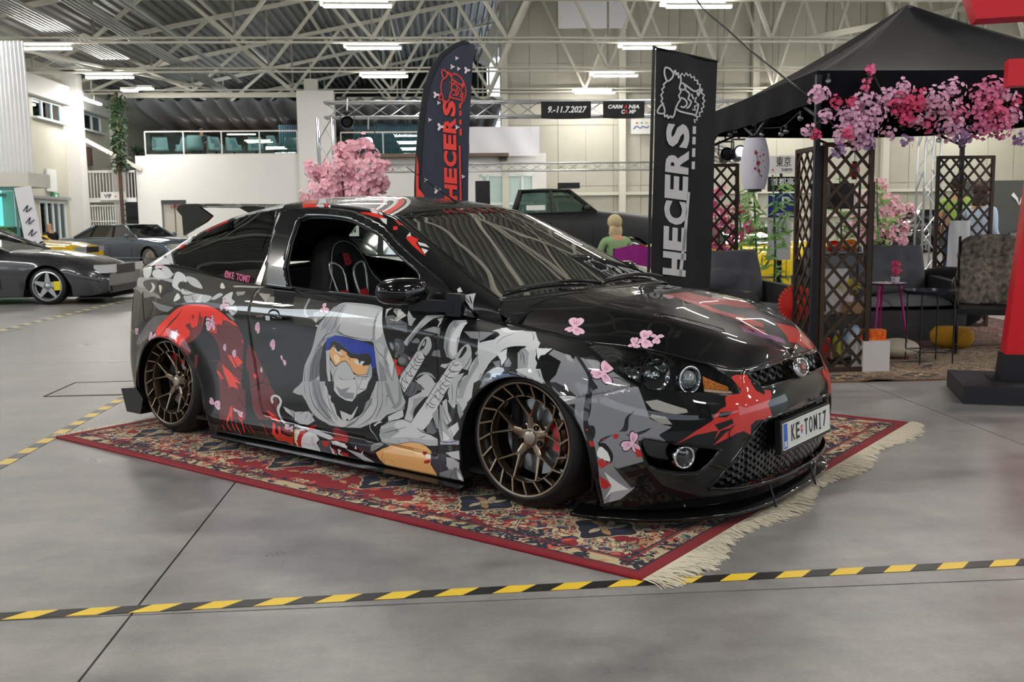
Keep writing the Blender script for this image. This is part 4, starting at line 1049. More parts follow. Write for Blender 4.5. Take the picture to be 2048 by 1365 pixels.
(1,2,10,1625,452,1614,419,1591,378,1552,339),
(1,2,10,1630,392,1602,356,1555,311),
(1,2,9,1646,418,1632,339,1622,296),
(120,0,0,1600,485,1553,495,1570,450,1590,467),
(1,2,9,1600,482,1574,449,1558,438),
(1,2,11,1553,505,1558,428,1570,388,1590,371),
(1,1,0,1562,410,1544,437,1546,393,1569,372,1594,364,1602,370),
(131,0,0,1590,361,1541,394,1528,364,1570,315,1598,350),
(1,2,9,1590,361,1580,340,1560,314),
(129,0,0,1549,499,1496,510,1483,484,1519,433,1545,454),
(123,0,0,1549,489,1522,467,1504,439,1527,411,1545,441),
(132,0,0,1628,339,1587,312,1595,297,1622,296),
(133,0,0,1714,347,1684,378,1655,335,1674,316,1709,317),
(1,2,10,1692,377,1651,323),
(134,0,0,1685,405,1653,445,1648,343,1660,348),
(135,0,0,1641,290,1520,315,1525,293,1636,273),
(1,2,9,1645,289,1595,290,1520,315),
(136,0,0,1648,264,1522,275,1525,235,1616,225,1685,225),
(113,0,0,1681,222,1600,228,1609,165,1600,94,1641,49,1658,7,1682,135),
(137,0,0,1608,235,1527,263,1527,208,1569,212),
(138,0,0,1604,210,1569,212,1532,191,1537,126,1556,141,1589,99,1606,139),
(139,0,0,1645,47,1596,104,1556,134,1533,128,1520,28,1555,6,1643,-2),
(1,2,9,1600,220,1531,202),
(1,2,9,1604,210,1602,133,1589,99),
(1,2,9,1556,134,1579,69,1593,-3),
(1,2,9,1553,128,1565,49,1540,5),
(54,0,0,1550,114,1527,49,1517,0,1547,17),
(140,0,0,1446,867,1385,950,1225,991,1164,1007,1135,932,1118,897,1077,904,1111,838,1136,803,1146,745,1167,675,1238,695,1238,819,1205,872,1296,828,1350,748,1406,649,1428,623),
(141,0,0,1378,961,1353,979,1313,965,1236,994,1313,943,1349,936),
(1,1,0,1350,739,1306,813,1251,852,1197,869,1224,835,1236,789,1226,735,1231,706,1303,686,1360,659,1392,660),
(124,0,0,1343,760,1295,818,1293,748,1316,695,1323,728),
(125,0,0,1364,708,1327,727,1323,685,1338,673),
(125,0,0,1299,723,1282,757,1264,730,1270,706,1301,696),
(123,0,0,1237,809,1211,852,1178,833,1179,734,1231,706),
(1,2,13,1224,835,1206,801,1200,744),
(1,2,11,1231,822,1217,792,1219,761),
(1,2,10,1211,852,1190,839),
(142,0,0,1179,843,1149,872,1146,736,1114,656,1142,657,1187,669,1183,760),
(1,0,0,1149,803,1135,932,1108,890,1062,910,1096,855,1114,826,1042,823,1071,713,1106,711,1130,741),
(118,0,0,1147,879,1080,902,1109,845,1127,832,1136,798,1148,850),
(1,2,11,1150,878,1144,836,1139,796),
(1,2,10,1129,910,1108,895,1065,915),
(1,0,0,1172,1004,1146,1020,1135,932,1115,904,1147,939),
(1,2,11,1188,992,1172,953,1175,927),
(1,2,11,1165,987,1141,954),
(1,2,9,1355,828,1333,892,1288,947),
(95,0,0,1149,735,1127,742,1117,690,1105,659,1129,673),
(1,2,9,1136,729,1126,687),
(1,0,0,1462,918,1379,923,1357,903,1373,856,1435,812),
(2,0,0,1455,898,1389,911,1419,840,1436,823),
(143,0,0,1093,856,1074,899,1028,885,985,858,913,899,796,760,802,642,1019,569,1045,601,1076,637,1088,681,1065,724,1042,823),
(144,0,0,965,866,914,881,878,860,856,782,832,776,907,782,940,785,954,848),
(145,0,0,1028,885,1005,883,994,837,1016,844),
(146,1,0,991,878,959,886,917,921,912,911,877,877,913,887,965,872,944,809,929,773,927,705,906,685,923,651,936,588,952,583,939,663,936,730,950,807,971,852),
(45,2,11,971,768,918,778,887,775),
(45,2,14,856,782,831,786,801,759),
(147,0,0,1094,670,1066,678,1027,658,990,618,1021,614,1054,627),
(148,0,0,1053,603,1005,614,984,611,1030,582),
(45,2,9,1088,663,1054,627,995,617,946,622),
(28,3,0,883,806,855,892,870,733,929,776),
(149,0,0,989,882,952,884,901,791,798,750,768,719,757,644,750,600,697,564,664,548,686,538,709,500,675,466,675,446,764,474,815,454,843,419,930,395,994,486),
(146,1,0,985,884,969,884,938,800,922,735,908,696,919,650,933,579,938,493,921,482,927,395,945,417,961,481,958,572,940,662,943,762),
(146,1,0,781,619,799,587,810,548,807,499,832,491,824,536,816,581,801,604),
(146,1,0,838,498,804,499,770,507,731,537,753,506,787,482,826,472,873,444,908,409,902,427,868,467),
(1,1,0,820,639,800,648,768,651,752,646,763,648,797,637),
(1,0,0,768,719,730,728,668,732,471,753,345,810,372,405,675,456,709,500,686,538,661,553,697,559,742,583,753,618,762,677),
(150,0,0,750,675,710,694,616,653,611,633,651,620,690,625,729,637),
(151,0,0,739,593,730,609,685,602,664,562,703,563),
(28,3,0,883,806,857,894,869,734,930,771),
(28,3,0,795,450,788,509,769,409,829,413),
(152,1,0,873,460,862,473,847,470,853,451,870,453),
(152,1,0,939,419,919,414,924,396,936,394),
(153,1,0,952,471,946,472,946,465,951,466),
(154,0,0,422,943,394,974,347,965,331,893,374,587,374,471,409,503,448,535,498,519,522,470,504,530,478,555,542,515,590,505,646,461,590,524,542,569,517,592,523,609,495,652,459,681,468,717,464,754,386,786),
(1,0,0,517,561,478,566,455,561,465,543,498,539),
(1,0,0,489,633,449,627,471,607,497,611),
(149,0,0,980,634,946,671,770,756,755,676,738,584,667,546,710,504,686,475,776,464,756,356,844,302,908,321,924,415,941,486),
(146,1,0,936,773,928,697,907,696,929,659,937,555,951,491,926,490,920,457,929,428,946,479,962,502,959,600,945,681),
(146,1,0,784,615,806,574,811,507,840,491,886,440,910,412,896,443,850,480,826,517,816,571),
(146,1,0,734,537,758,505,796,485,815,484,782,503),
(1,1,0,910,412,885,418,860,374,864,329,884,332,875,378,900,393),
(155,1,0,900,400,875,370,869,335,889,339,908,349,913,369),
(1,0,0,844,302,751,349,727,309,601,288,560,310,500,248,522,191,626,204,773,224),
(149,0,0,908,321,864,314,824,289,781,193,825,106,883,47,904,212),
(101,0,0,889,280,843,226,800,180,861,153,885,88,862,196),
(156,0,0,861,153,785,187,824,93,866,63),
(157,0,0,903,255,879,232,863,206,883,174,899,183),
(157,0,0,913,328,894,345,884,325,859,337,898,294),
(28,3,0,795,448,786,506,771,405,830,414),
(152,0,0,785,424,756,413,751,381,780,377),
(152,1,0,855,475,840,477,845,457,860,455),
(152,1,0,896,440,886,443,888,432),
(146,0,0,859,315,791,192,772,214,824,289),
(154,0,0,415,959,340,966,332,867,319,801,242,751,246,695,282,644,262,557,288,545,350,551,398,502,436,493,525,441,477,508,448,528,573,513,652,460,583,522,532,567,520,611,472,666,470,738,403,780,387,852),
(1,0,0,497,632,446,629,476,595,510,600),
(1,0,0,521,557,454,582,448,554,505,521),
(1,0,0,332,867,275,765,284,725,321,787),
]
bonnet_colours = '9c2f2b c46a66 b0322c 8c2a28 7d4a78 1a1014 ecc0d6 c09098'
bonnet_shapes = [
(0,0,0,774,510,767,620,615,660,625,814,449,760,467,662,525,607,528,518,439,524,265,622,221,589,264,515,464,452,617,460),
(1,0,0,709,505,528,518,424,504,441,457,626,473),
(2,0,0,264,707,251,799,216,921,239,1012,129,1024,87,946,78,724,168,711,214,710),
(3,0,0,305,373,257,478,192,568,166,517,241,356),
(4,0,0,281,367,245,394,188,488,145,561,100,647,67,648,100,462,159,321,221,316,255,289),
(5,0,0,248,415,208,433,218,368),
(5,0,0,166,517,125,525,149,425),
(6,3,0,571,37,580,83,539,6,596,17),
(6,3,0,533,54,519,73,527,25,558,63),
(6,3,0,595,13,605,41,571,0,608,0),
(6,3,0,824,42,841,84,793,19,835,19),
(7,1,0,765,461,763,499,716,490,700,428),
]
pillar_colours = 'd8362c d8dadc e0322c 15171a c0c2c6 c8362c c9cbcd 2a2b2a c0c2c4'
pillar_shapes = [
(0,0,0,1114,512,1069,512,1057,489,1107,489),
(1,0,0,1066,504,1054,512,1034,512,1039,498,1054,496),
(2,0,0,1034,512,1014,512,1010,492,1022,499),
(1,0,0,1012,506,1004,512,997,489,1005,492),
(0,0,0,870,487,798,497,699,485,741,471,795,475,855,479),
(1,0,0,830,512,784,512,743,508,724,494,772,495,806,495),
(1,0,0,742,474,688,484,668,451,703,456),
(3,0,0,783,512,756,498,762,493),
(0,1,0,595,460,558,474,547,458,581,444),
(0,0,0,468,447,441,481,396,494,401,460,369,444,338,418,364,420,415,430),
(1,0,0,466,454,456,496,441,481),
(1,0,0,397,474,354,501,334,496,380,462),
(1,0,0,370,453,336,472,346,429),
(1,0,0,211,288,200,334,190,292,207,260),
(4,0,0,191,247,131,371,158,62,167,137,182,213),
(3,2,26,181,245,163,189),
(3,2,26,160,292,153,185),
(5,0,0,618,497,501,508,549,490),
(0,0,0,1572,512,1534,512,1500,512,1444,512,1445,484,1482,453,1549,413),
(6,0,0,1421,500,1393,512,1338,512,1269,512,1208,512,1190,512,1191,495,1264,488,1323,479,1366,470),
(3,2,23,1379,480,1330,502,1278,504),
(3,2,21,1309,493,1266,507),
(7,0,0,1191,512,1117,512,1109,487,1181,490),
(0,0,0,1117,512,1063,512,1052,491,1109,487),
(6,0,0,1060,506,1033,512,1023,495,1044,492),
(3,2,21,1640,470,1606,512),
(6,0,0,1769,512,1730,512,1640,438,1624,330,1667,329),
(5,0,0,1803,512,1690,388,1635,322,1680,287,1820,512),
(8,0,0,1837,468,1820,494,1687,126,1653,0,1712,55),
(0,0,0,1867,371,1820,512,1783,417,1867,387),
(6,0,0,1997,185,1940,442,1751,162,1675,0,1752,0,1807,0,2048,192),
(3,2,23,2048,512,1822,0,1766,76),
(3,2,23,1828,0,1782,0),
(3,2,21,1769,0,1738,18),
]
roof_colours = 'd8362c d8dadc e0322c 15171a c0c2c6 c8362c c9cbcd 2a2b2a c0c2c4'
roof_shapes = [
(0,0,0,1120,19,1075,24,1400,1155,1401,966),
(2,0,0,1039,18,1021,25,1395,1313,1018,0),
(1,0,0,1005,0,1009,18,1400,1376,1394,1329),
(0,0,0,1401,1823,796,0,693,0,1393,2048,1418,2048,1415,1898),
(1,0,0,841,26,799,29,736,0,1372,2048,1384,2028,804,0),
(1,0,0,1389,2048,681,0,659,0,1380,2048),
(3,0,0,790,13,753,0,1387,2048),
(0,0,0,1560,0,1521,0,1487,0,1432,0,1519,177,1606,257,1701,255),
(6,0,0,1462,109,1380,0,1333,15,1308,128,1265,200,1252,210,1193,0,1372,302,1466,398,1503,358),
(3,2,23,1428,68,1355,5,1316,87),
(3,2,23,1487,282,1410,231,1376,292),
(3,2,21,1414,302,1359,282),
(7,0,0,1261,241,1127,34,1405,969,1405,707),
(0,0,0,1127,34,1069,24,1397,1163,1405,969),
(6,0,0,1056,0,1054,78,1022,0,1396,1191),
(3,2,21,1687,65,1594,0),
(6,0,0,1758,0,1717,0,1717,104,1794,227,1804,161),
(5,0,0,1794,0,1775,91,1802,216,1834,167,1807,0),
(8,0,0,1841,0,1817,0,1938,249,2035,394,1981,238),
(6,0,0,2037,0,1952,0,1923,123,2032,349,2048,251,2048,179,2048,26),
(3,2,23,2048,46,2012,75,1970,135),
(3,2,23,2048,138,2018,143),
(3,2,21,2048,230,2000,206),
]

def raster(cols, art, w, h, base, aspect):
    """paint the printed artwork's outlines one over another into a flat picture, aspect is rows per column over one length"""
    C = [np.array([int(c[i:i + 2], 16) for i in (0, 2, 4)], 'f') / 255 for c in cols.split()]
    im = np.empty((h, w, 3), 'f'); im[:] = np.array([int(base[i:i + 2], 16) for i in (0, 2, 4)], 'f') / 255
    A = np.array([1, 1 / aspect])
    def fill(P, col):
        x0, y0 = np.maximum(P.min(0).astype(int) - 1, 0); x1 = min(int(P[:, 0].max()) + 2, w); y1 = min(int(P[:, 1].max()) + 2, h)
        if x1 <= x0 or y1 <= y0: return
        X, Y = np.meshgrid(np.arange(x0, x1) + .5, np.arange(y0, y1) + .5); m = inpoly(X, Y, P); im[y0:y1, x0:x1][m] = col
    ink = np.array([.05, .05, .06]); vein = np.array([.74, .42, .58]); light = np.array([.96, .83, .89])
    for rec in art:
        col = C[rec[0]]; P = np.array(rec[3:], float).reshape(-1, 2)
        if rec[1] == 0: fill(P, col)
        elif rec[1] == 1: fill(cr(P, 4, True), col)
        elif rec[1] == 2:                                   # brush stroke, thick in the middle
            q = cr(P * A, 5); d = np.gradient(q, axis=0); d /= np.linalg.norm(d, axis=1)[:, None] + 1e-9; nn = np.c_[-d[:, 1], d[:, 0]]
            ww = (rec[2] / 10 * (.35 + .9 * np.sin(PI * np.linspace(0, 1, len(q)))))[:, None]
            fill(np.r_[q + nn * ww, (q - nn * ww)[::-1]] / A, col)
        else:                                               # blossom: petals from a centre to their tips
            c = P[0] * A; tips = P[1:] * A
            a = np.linspace(0, 2 * PI, 19)[:-1]; px = .5 - .5 * np.cos(a); py = .46 * np.sin(a) * (.55 + .45 * px) * (1 - .0 * px); px = np.where(np.arange(18) == 9, .86, px)
            for grow, cc in ((1.18, ink), (1.0, col), (.72, light), (.66, col)):
                for t in tips:
                    v = t - c; n_ = np.array([-v[1], v[0]]); k = (px - .5) * grow + .5
                    fill((c + v * k[:, None] + n_ * (py * grow)[:, None]) / A, cc)
            for t in tips:
                v = t - c; n_ = np.array([-v[1], v[0]])
                for e in (-.13, .0, .13):
                    fill(np.array([c + v * .2 + n_ * e * .5, c + v * .8 + n_ * e * 1.2, c + v * .25 + n_ * (e * .5 + .05)]) / A, vein)
    return im
wrap_side = wrapmat('printed_side_wrap', mkimage('side_wrap', raster(side_colours, side_shapes, 4096, 1024, '101214', 1.6)))
wrap_top = wrapmat('printed_bonnet_wrap', mkimage('bonnet_wrap', raster(bonnet_colours, bonnet_shapes, 1024, 1024, '0b0b0d', .8)))
wrap_pillar = wrapmat('printed_pillar_wrap', mkimage('pillar_wrap', raster(pillar_colours, pillar_shapes, 2048, 512, '0e0e10', .8)))
wrap_roof = wrapmat('printed_roof_wrap', mkimage('roof_wrap', raster(roof_colours, roof_shapes, 2048, 2048, '0b0b0c', 2.4)))
# ---- lower body
US = usteps(.013); VS = np.concatenate([k + np.arange(n) / n for k, n in enumerate((8, 12, 15, 14, 10))] + [[5.]])
GB = belt(US, VS)
def in_arch(uv, g):
    r = np.zeros(g.shape[:-1], bool)
    for cx_, cz_, R_ in ARCH:
        x = g[..., 0] - cx_; z = g[..., 2] - cz_
        w = R_ + np.clip(-z, 0, 1) * .18 * np.sign(x) * (1 if cx_ > -1 else 1)
        r |= (np.hypot(x, z) < R_) & (z >= 0) | (z < 0) & (np.abs(x) < np.where(x > 0, R_ + np.clip(-z, 0, 1) * .15, R_ - 0 * z))
    return r & (np.abs(g[..., 1]) > .45)
P_DOOR = [(12.16, 5.3), (12.22, 4.65), (12.22, 3.0), (12.15, 1.9), (12.06, 1.32), (11.3, 1.2), (10, 1.12), (8.95, 1.0), (8.92, 2.85), (8.93, 5.3)]
P_BUMP = [(-1, -1), (6.75, -1), (6.6, 2.86), (6.29, 2.95), (5.95, 3.12), (4.87, 3.62), (4.0, 3.65), (2.06, 3.85), (1.95, 4.2), (1.70, 5.3), (-1, 5.3)]
P_HEAD = [tuple(p) for p in cr([(5.93, 4.93), (5.04, 5.04), (4.24, 5.06), (3.5, 5.06), (2.85, 5.03), (2.55, 4.86), (2.23, 4.56), (2.0, 4.02), (2.08, 3.84), (2.96, 3.75), (3.98, 3.67), (4.63, 3.67), (4.83, 3.74), (5.25, 4.12), (5.67, 4.56)], 4, True)]
P_GRI = [(-1, 4.82), (1.04, 4.80), (1.55, 4.84), (1.66, 4.74), (1.55, 4.35), (1.42, 3.96), (1.30, 3.88), (.2, 3.92), (-1, 3.94)]
P_LOW = [(-1, .66), (1.34, .69), (2.4, .78), (2.72, .85), (2.78, 1.0), (1.70, 2.48), (1.45, 2.62), (1.2, 2.68), (-1, 2.74)]
P_FOG = [tuple(p) for p in cr([(4.56, 2.27), (4.05, 2.31), (2.70, 2.03), (2.66, 1.95), (3.03, 1.50), (3.35, 1.42), (4.12, 1.53), (4.42, 1.74)], 3, True)]
P_RB = [(15.6, -1), (15.6, 2.6), (15.9, 3.0), (21, 3.1), (21, -1)]
gf, uvf, parts = trim(GB, US, VS, [('arch', in_arch), ('headlight', P_HEAD), ('grille', P_GRI), ('lower', P_LOW), ('fog', P_FOG), ('door', P_DOOR), ('front_bumper', P_BUMP), ('rear_bumper', P_RB), ('fender', [(-1, -1), (8.93, -1), (8.93, 5.3), (-1, 5.3)])], 'quarter_panel')
uvs = lambda a: np.stack([u2s(a[:, 0]), a[:, 1] / 5], -1)
glossy_clear = glass('lamp_lens', 'f4f7f8', .02)
for nm in ('door', 'fender', 'quarter_panel'):
    panel(nm, gf, uvf, parts[nm], wrap_side, CAR, uvs, thick=.004)
    panel(nm, gf, uvf, parts[nm], gblack, CAR, uvs, mirror=True, thick=.004)
fbp = panel('front_bumper', gf, uvf, parts['front_bumper'], wrap_side, CAR, uvs, both=True, thick=.004)
rbp = panel('rear_bumper', gf, uvf, parts['rear_bumper'], wrap_side, CAR, uvs, both=True, thick=.004)
HL = []
for mir in (False, True):
    HL.append(panel('headlight', gf, uvf, parts['headlight'], glossy_clear, CAR, uvs, mirror=mir))
# shut lines: narrow dark gaps lying on the body
gapm = mat('shut_gap', '020202', .9)
def on_belt(pts, off=0.0, mir=1):
    P = np.asarray(pts, float); o = []
    for u, v in P:
        q = belt([u - .03, u, u + .03], [max(v - .05, 0), v, min(v + .05, 5)]); c = q[1, 1]
        n = np.cross(q[2, 1] - q[0, 1], q[1, 2] - q[1, 0]); n /= np.linalg.norm(n) + 1e-12
        if n[1] > 0 and abs(n[1]) > .2 or (abs(n[1]) <= .2 and n[0] < 0): n = -n
        p = c + n * off; o.append((p[0], p[1] * mir, p[2]))
    return o
def seam(name, uvpts, parent, w=.0032, n=6, fn=on_belt):
    pp = cr(uvpts, n); V = []; L_ = fn(pp, .0008); 
    mb = MB(); mb.tube(L_, w / 2, 5); return mb.build(name, gapm, parent)
seam('door_gap', [(12.16, 5.0), (12.22, 4.65), (12.22, 3.0), (12.15, 1.9), (12.06, 1.32), (11.3, 1.2), (10, 1.12), (8.95, 1.0), (8.92, 2.85), (8.93, 5.0)], CAR)
seam('bumper_gap', [(6.55, 2.86), (6.29, 2.95), (5.95, 3.12), (4.87, 3.62)], CAR)
seam('bonnet_gap', [(u, 5.0) for u in np.arange(0, 8.01, .5)], CAR, .005)
# rolled lips of the wheel arches
for cx_, cz_, R_ in ARCH:
    for s in (-1, 1):
        g = []
        for a in np.linspace(-.28, PI + .2, 40):
            x = cx_ + R_ * math.cos(a); z = cz_ + R_ * math.sin(a)
            if z < .1: continue
            i = np.argmin(np.hypot(gf[:, 0] - x, gf[:, 2] - z) + (gf[:, 1] > -.5) * 9); g.append((x, s * -gf[i, 1], z))
        m = MB(); m.tube(g, .005, 6); m.build('arch_lip', gblack, CAR, True)
        # dark wheel well
        m = MB(); P = np.zeros((24, 2, 3))
        for k, a in enumerate(np.linspace(-.4, PI + .4, 24)):
            for j, y in enumerate((.845, .50)): P[k, j] = (cx_ + (R_ + .03) * math.cos(a), s * y, cz_ + (R_ + .03) * math.sin(a))
        m.grid(P); m.b2((cx_ - R_ - .02, s * .49, .06), (cx_ + R_ + .02, s * .50, .6)); m.build('wheel_well', mat('well_black', '050505', .9), CAR)
# ---- bonnet
UH = np.linspace(0, 8, 170); SH = np.linspace(0, 1, 46) ** 1.15
GH = hood(UH, SH)
hf, huv, hp = trim(GH, UH, SH, [], 'hood')
bonnet = panel('hood', hf, huv, hp['hood'], wrap_top, CAR, lambda a: np.stack([a[:, 0] / 8, a[:, 1] / 2], -1), both=True, thick=.004, asym=True)
def on_hood(pts, off=.002, mir=1):
    o = []
    for u, s in pts:
        q = hood([max(u - .05, 0), u, min(u + .05, 8)], [max(s - .02, 0), s, min(s + .02, 1)]); n = np.cross(q[2, 1] - q[0, 1], q[1, 2] - q[1, 0]); n /= np.linalg.norm(n) + 1e-12
        if n[2] < 0: n = -n
        p = q[1, 1] + n * off; o.append((p[0], p[1] * mir, p[2]))
    return o
for mir in (1, -1):
    # long louvred vents: frame, dark slot, seven blades
    A_, B_, C_, D_ = (4.66, .33), (4.52, .40), (2.70, .44), (2.80, .34)
    sl = MB(); q = on_hood([A_, B_, C_, D_], .0015, mir); sl.add(q, [(0, 1, 2, 3)]); v = sl.build('bonnet_vent', mat('vent_black', '020202', .5), CAR)
    fr = MB(); fr.tube(on_hood(cr([A_, B_, C_, D_, A_], 5), .003, mir), .0035, 6); fr.build('vent_frame', gblack, v, True)
    lv = MB()
    for k in range(1, 8):
        t = k / 8; a = on_hood([(A_[0] + (D_[0] - A_[0]) * t, A_[1] + (D_[1] - A_[1]) * t), (B_[0] + (C_[0] - B_[0]) * t, B_[1] + (C_[1] - B_[1]) * t)], .004, mir)
        lb = MB(); lb.bar(a[0], a[1], .012, .002, up=(.4, 0, 1)); lb.build('blade', gblack, v)
# cowl, windscreen, roof, tailgate
AS = np.linspace(0, 12, 230); TS = np.linspace(-1, 1, 110)
GS = shell(AS, TS)
def rrect(a0, a1, b0, b1, r=.15, n=5, sa=1):
    o = []
    for (ca, cb, st) in ((a1 - r * sa, b1 - r * .12, 0), (a0 + r * sa, b1 - r * .12, 1), (a0 + r * sa, b0 + r * .12, 2), (a1 - r * sa, b0 + r * .12, 3)):
        for k in range(n + 1):
            q = PI / 2 * (st + k / n); o.append((ca + r * sa * math.cos(q), cb + r * .12 * math.sin(q)))
    return o
P_WS = [(.12, -.985), (.12, .985), (1.2, .955), (2.1, .945), (3.0, .94), (3.72, .935), (3.80, .90), (3.84, 0), (3.80, -.90), (3.72, -.935), (3.0, -.94), (2.1, -.945), (1.2, -.955)]
sf, suv, sp = trim(GS, AS, TS, [('sun_strip', [(3.30, -.92), (3.72, -.92), (3.80, -.88), (3.84, 0), (3.80, .88), (3.72, .92), (3.30, .92)]), ('windscreen', P_WS), ('rear_window', rrect(9.4, 10.9, -.86, .86)), ('cowl', [(-1, -2), (.12, -2), (.12, 2), (-1, 2)]), ('pillar', [(-1, -2), (3.84, -2), (3.84, 2), (-1, 2)]), ('tailgate', [(9.15, -2), (13, -2), (13, 2), (9.15, 2)])], 'roof')
wsm = glass('windscreen_glass', 'ccd6d0', -.03)
panel('windscreen', sf, suv, sp['windscreen'], wsm, CAR)
ss_ = panel('sun_strip', sf, suv, sp['sun_strip'], mat('strip_dark', '0c0c0d', .05, coat=1), CAR)
tint = mat('tinted_glass', '030405', .02, coat=1, spec=.8)
panel('rear_window', sf, suv, sp['rear_window'], tint, CAR)
roofm = mat('roof_gloss', '0b0b0b', .12, coat=1, coatr=.01)
for nm, m in (('roof', wrap_roof if 'wrap_roof' in globals() else roofm), ('tailgate', gblack), ('pillar', wrap_roof if 'wrap_roof' in globals() else gblack), ('cowl', mat('cowl_plastic', '0b0b0c', .45))):
    panel(nm, sf, suv, sp[nm], m, CAR, lambda a: np.stack([a[:, 0] / 12, (a[:, 1] + 1) / 2], -1), thick=.003)
# wind-down side: glasshouse
AG = np.linspace(0, 12, 260); WG = np.linspace(0, 1, 44); GG = side(AG, WG)
P_FRAME = [(6.70, -.1), (6.93, .88), (6.74, .925), (5.84, .94), (5.22, .93), (4.51, .875), (3.34, .80), (2.42, .72), (1.86, .645), (1.45, .55), (.90, .16), (.86, -.1)]
P_OPEN = [tuple(p) for p in cr([(6.2, .03), (6.42, .72), (6.34, .80), (6.15, .835), (5.32, .838), (4.63, .775), (3.3, .68), (2.32, .57), (2.02, .50), (1.95, .30), (1.95, .03), (3.37, .02), (5, .02)], 3, True)]
P_Q = [(9.94, .33), (9.55, .03), (8.85, -.1), (6.80, -.1), (6.84, .123), (6.83, .504), (6.96, .90), (7.05, .945), (7.5, .965), (8.28, .96), (8.97, .94), (9.5, .80), (9.85, .55)]
P_BP = [(6.70, -.1), (7.02, -.1), (7.02, .5), (7.10, .96), (6.93, .93)]
qf, quv, qp = trim(GG, AG, WG, [('open', P_OPEN), ('door_frame', P_FRAME), ('quarter_window', P_Q)], 'side_pillar')
frm = mat('window_frame_black', '101216', .22, coat=.6)
for mir in (False, True):
    panel('door_frame', qf, quv, qp['door_frame'], frm, CAR, mirror=mir, thick=.025)
    w_ = panel('quarter_window', qf, quv, qp['quarter_window'], tint if not mir else wsm, CAR, mirror=mir)
    panel('side_pillar', qf, quv, qp['side_pillar'], gblack if mir else (wrap_pillar if 'wrap_pillar' in globals() else gblack), CAR, lambda a: np.stack([a[:, 0] / 12, a[:, 1]], -1), mirror=mir, thick=.004)
    if mir: panel('door_window', qf, quv, qp['open'], wsm, CAR, mirror=True)
def on_side(pts, off=.0, mir=1):
    o = []
    for a, w in pts:
        q = side([max(a - .03, 0), a, min(a + .03, 12)], [w - .02, w, w + .02]); n = np.cross(q[2, 1] - q[0, 1], q[1, 2] - q[1, 0]); n /= np.linalg.norm(n) + 1e-12
        if n[1] > 0: n = -n
        p = q[1, 1] + n * off; o.append((p[0], p[1] * mir, p[2]))
    return o
rub = mat('rubber_seal', '0a0a0b', .5)
for mir in (1, -1):
    MB().tube(on_side(P_OPEN, .002, mir), .006, 6, closed=True).build('window_seal', rub, CAR, True)
    MB().tube(on_side(P_FRAME[1:-1], .004, mir), .004, 6).build('frame_trim', gblack, CAR, True)
    m = MB(); q = on_side([(6.86, 0), (7.0, 0), (7.06, .5), (7.12, .95), (6.95, .93), (6.86, .5)], .004, mir); m.add(q, [(0, 1, 2, 3, 4, 5)]); m.build('pillar_trim', mat('pillar_gloss', '0b1524', .2, coat=1), CAR)
    MB().bar(on_side([(1.9, .03)], .006, mir)[0], on_side([(6.5, .03)], .006, mir)[0], .022, .014).build('sill_trim', mat('dark_chrome', '34363a', .25, .8), CAR)
    # divider between mirror triangle and opening
    a = on_side([(1.45, .02), (1.62, .62)], .005, mir); MB().bar(a[0], a[1], .012, .006).build('divider', rub, CAR)
# ---- dark lining behind panels, floor, dashboard
lin_ = mat('cabin_black', '0a0a0b', .7)
m = MB(); PL = GB[::6, 36::4].copy()
sel = [i for i, u in enumerate(US[::6]) if 8.3 <= u <= 17.5]
for s in (1, -1):
    Q = PL[sel] * np.array([1, s, 1]); Q[..., 1] += .05 * s; m.grid(Q)
m.b2((-3.0, -.80, .12), (-.1, .80, .14)); m.b2((-.12, -.74, .12), (-.08, .74, .84)); m.b2((-3.0, -.66, .12), (-2.95, .66, .92))
m.build('cabin_lining', lin_, CAR)
m = MB(); Q = GS[80:190:5, 8:102:6].copy(); Q[..., 2] -= .035; m.grid(Q); m.build('headlining', lin_, CAR, True)
m = MB(); D = np.array([[(-.12, .80), (-.30, .885), (-.55, .86), (-.66, .80), (-.68, .68), (-.60, .55)]])[0]
P = np.zeros((9, 6, 3))
for i, y in enumerate(np.linspace(-.72, .72, 9)):
    for j, (x, z) in enumerate(D): P[i, j] = (x + .03 * (1 - (y / .72) ** 2), y, z + (.02 if y > .15 and y < .6 and j in (2, 3) else 0))
m.grid(P).build('dashboard', mat('dash_plastic', '17181a', .55), CAR, True)
sw = Matrix.Translation((-.74, .36, .775)) @ Matrix.Rotation(math.radians(-65), 4, 'Y')
m = MB(); m.tube([sw @ Vector((.185 * math.cos(a), .185 * math.sin(a), 0)) for a in np.linspace(0, 2 * PI, 40)[:-1]], .016, 8, closed=True)
st = m.build('steering_wheel', lin_, CAR, True)
m = MB()
for a in (0.0, PI * .5 + .2, -PI * .5 - .2, PI): m.bar(sw @ Vector((.03 * math.cos(a), .03 * math.sin(a), 0)), sw @ Vector((.18 * math.cos(a), .18 * math.sin(a), 0)), .03, .012)
m.lathe([(0, .03), (.05, .025), (.055, -.02)], 16, sw); m.build('hub', lin_, st)
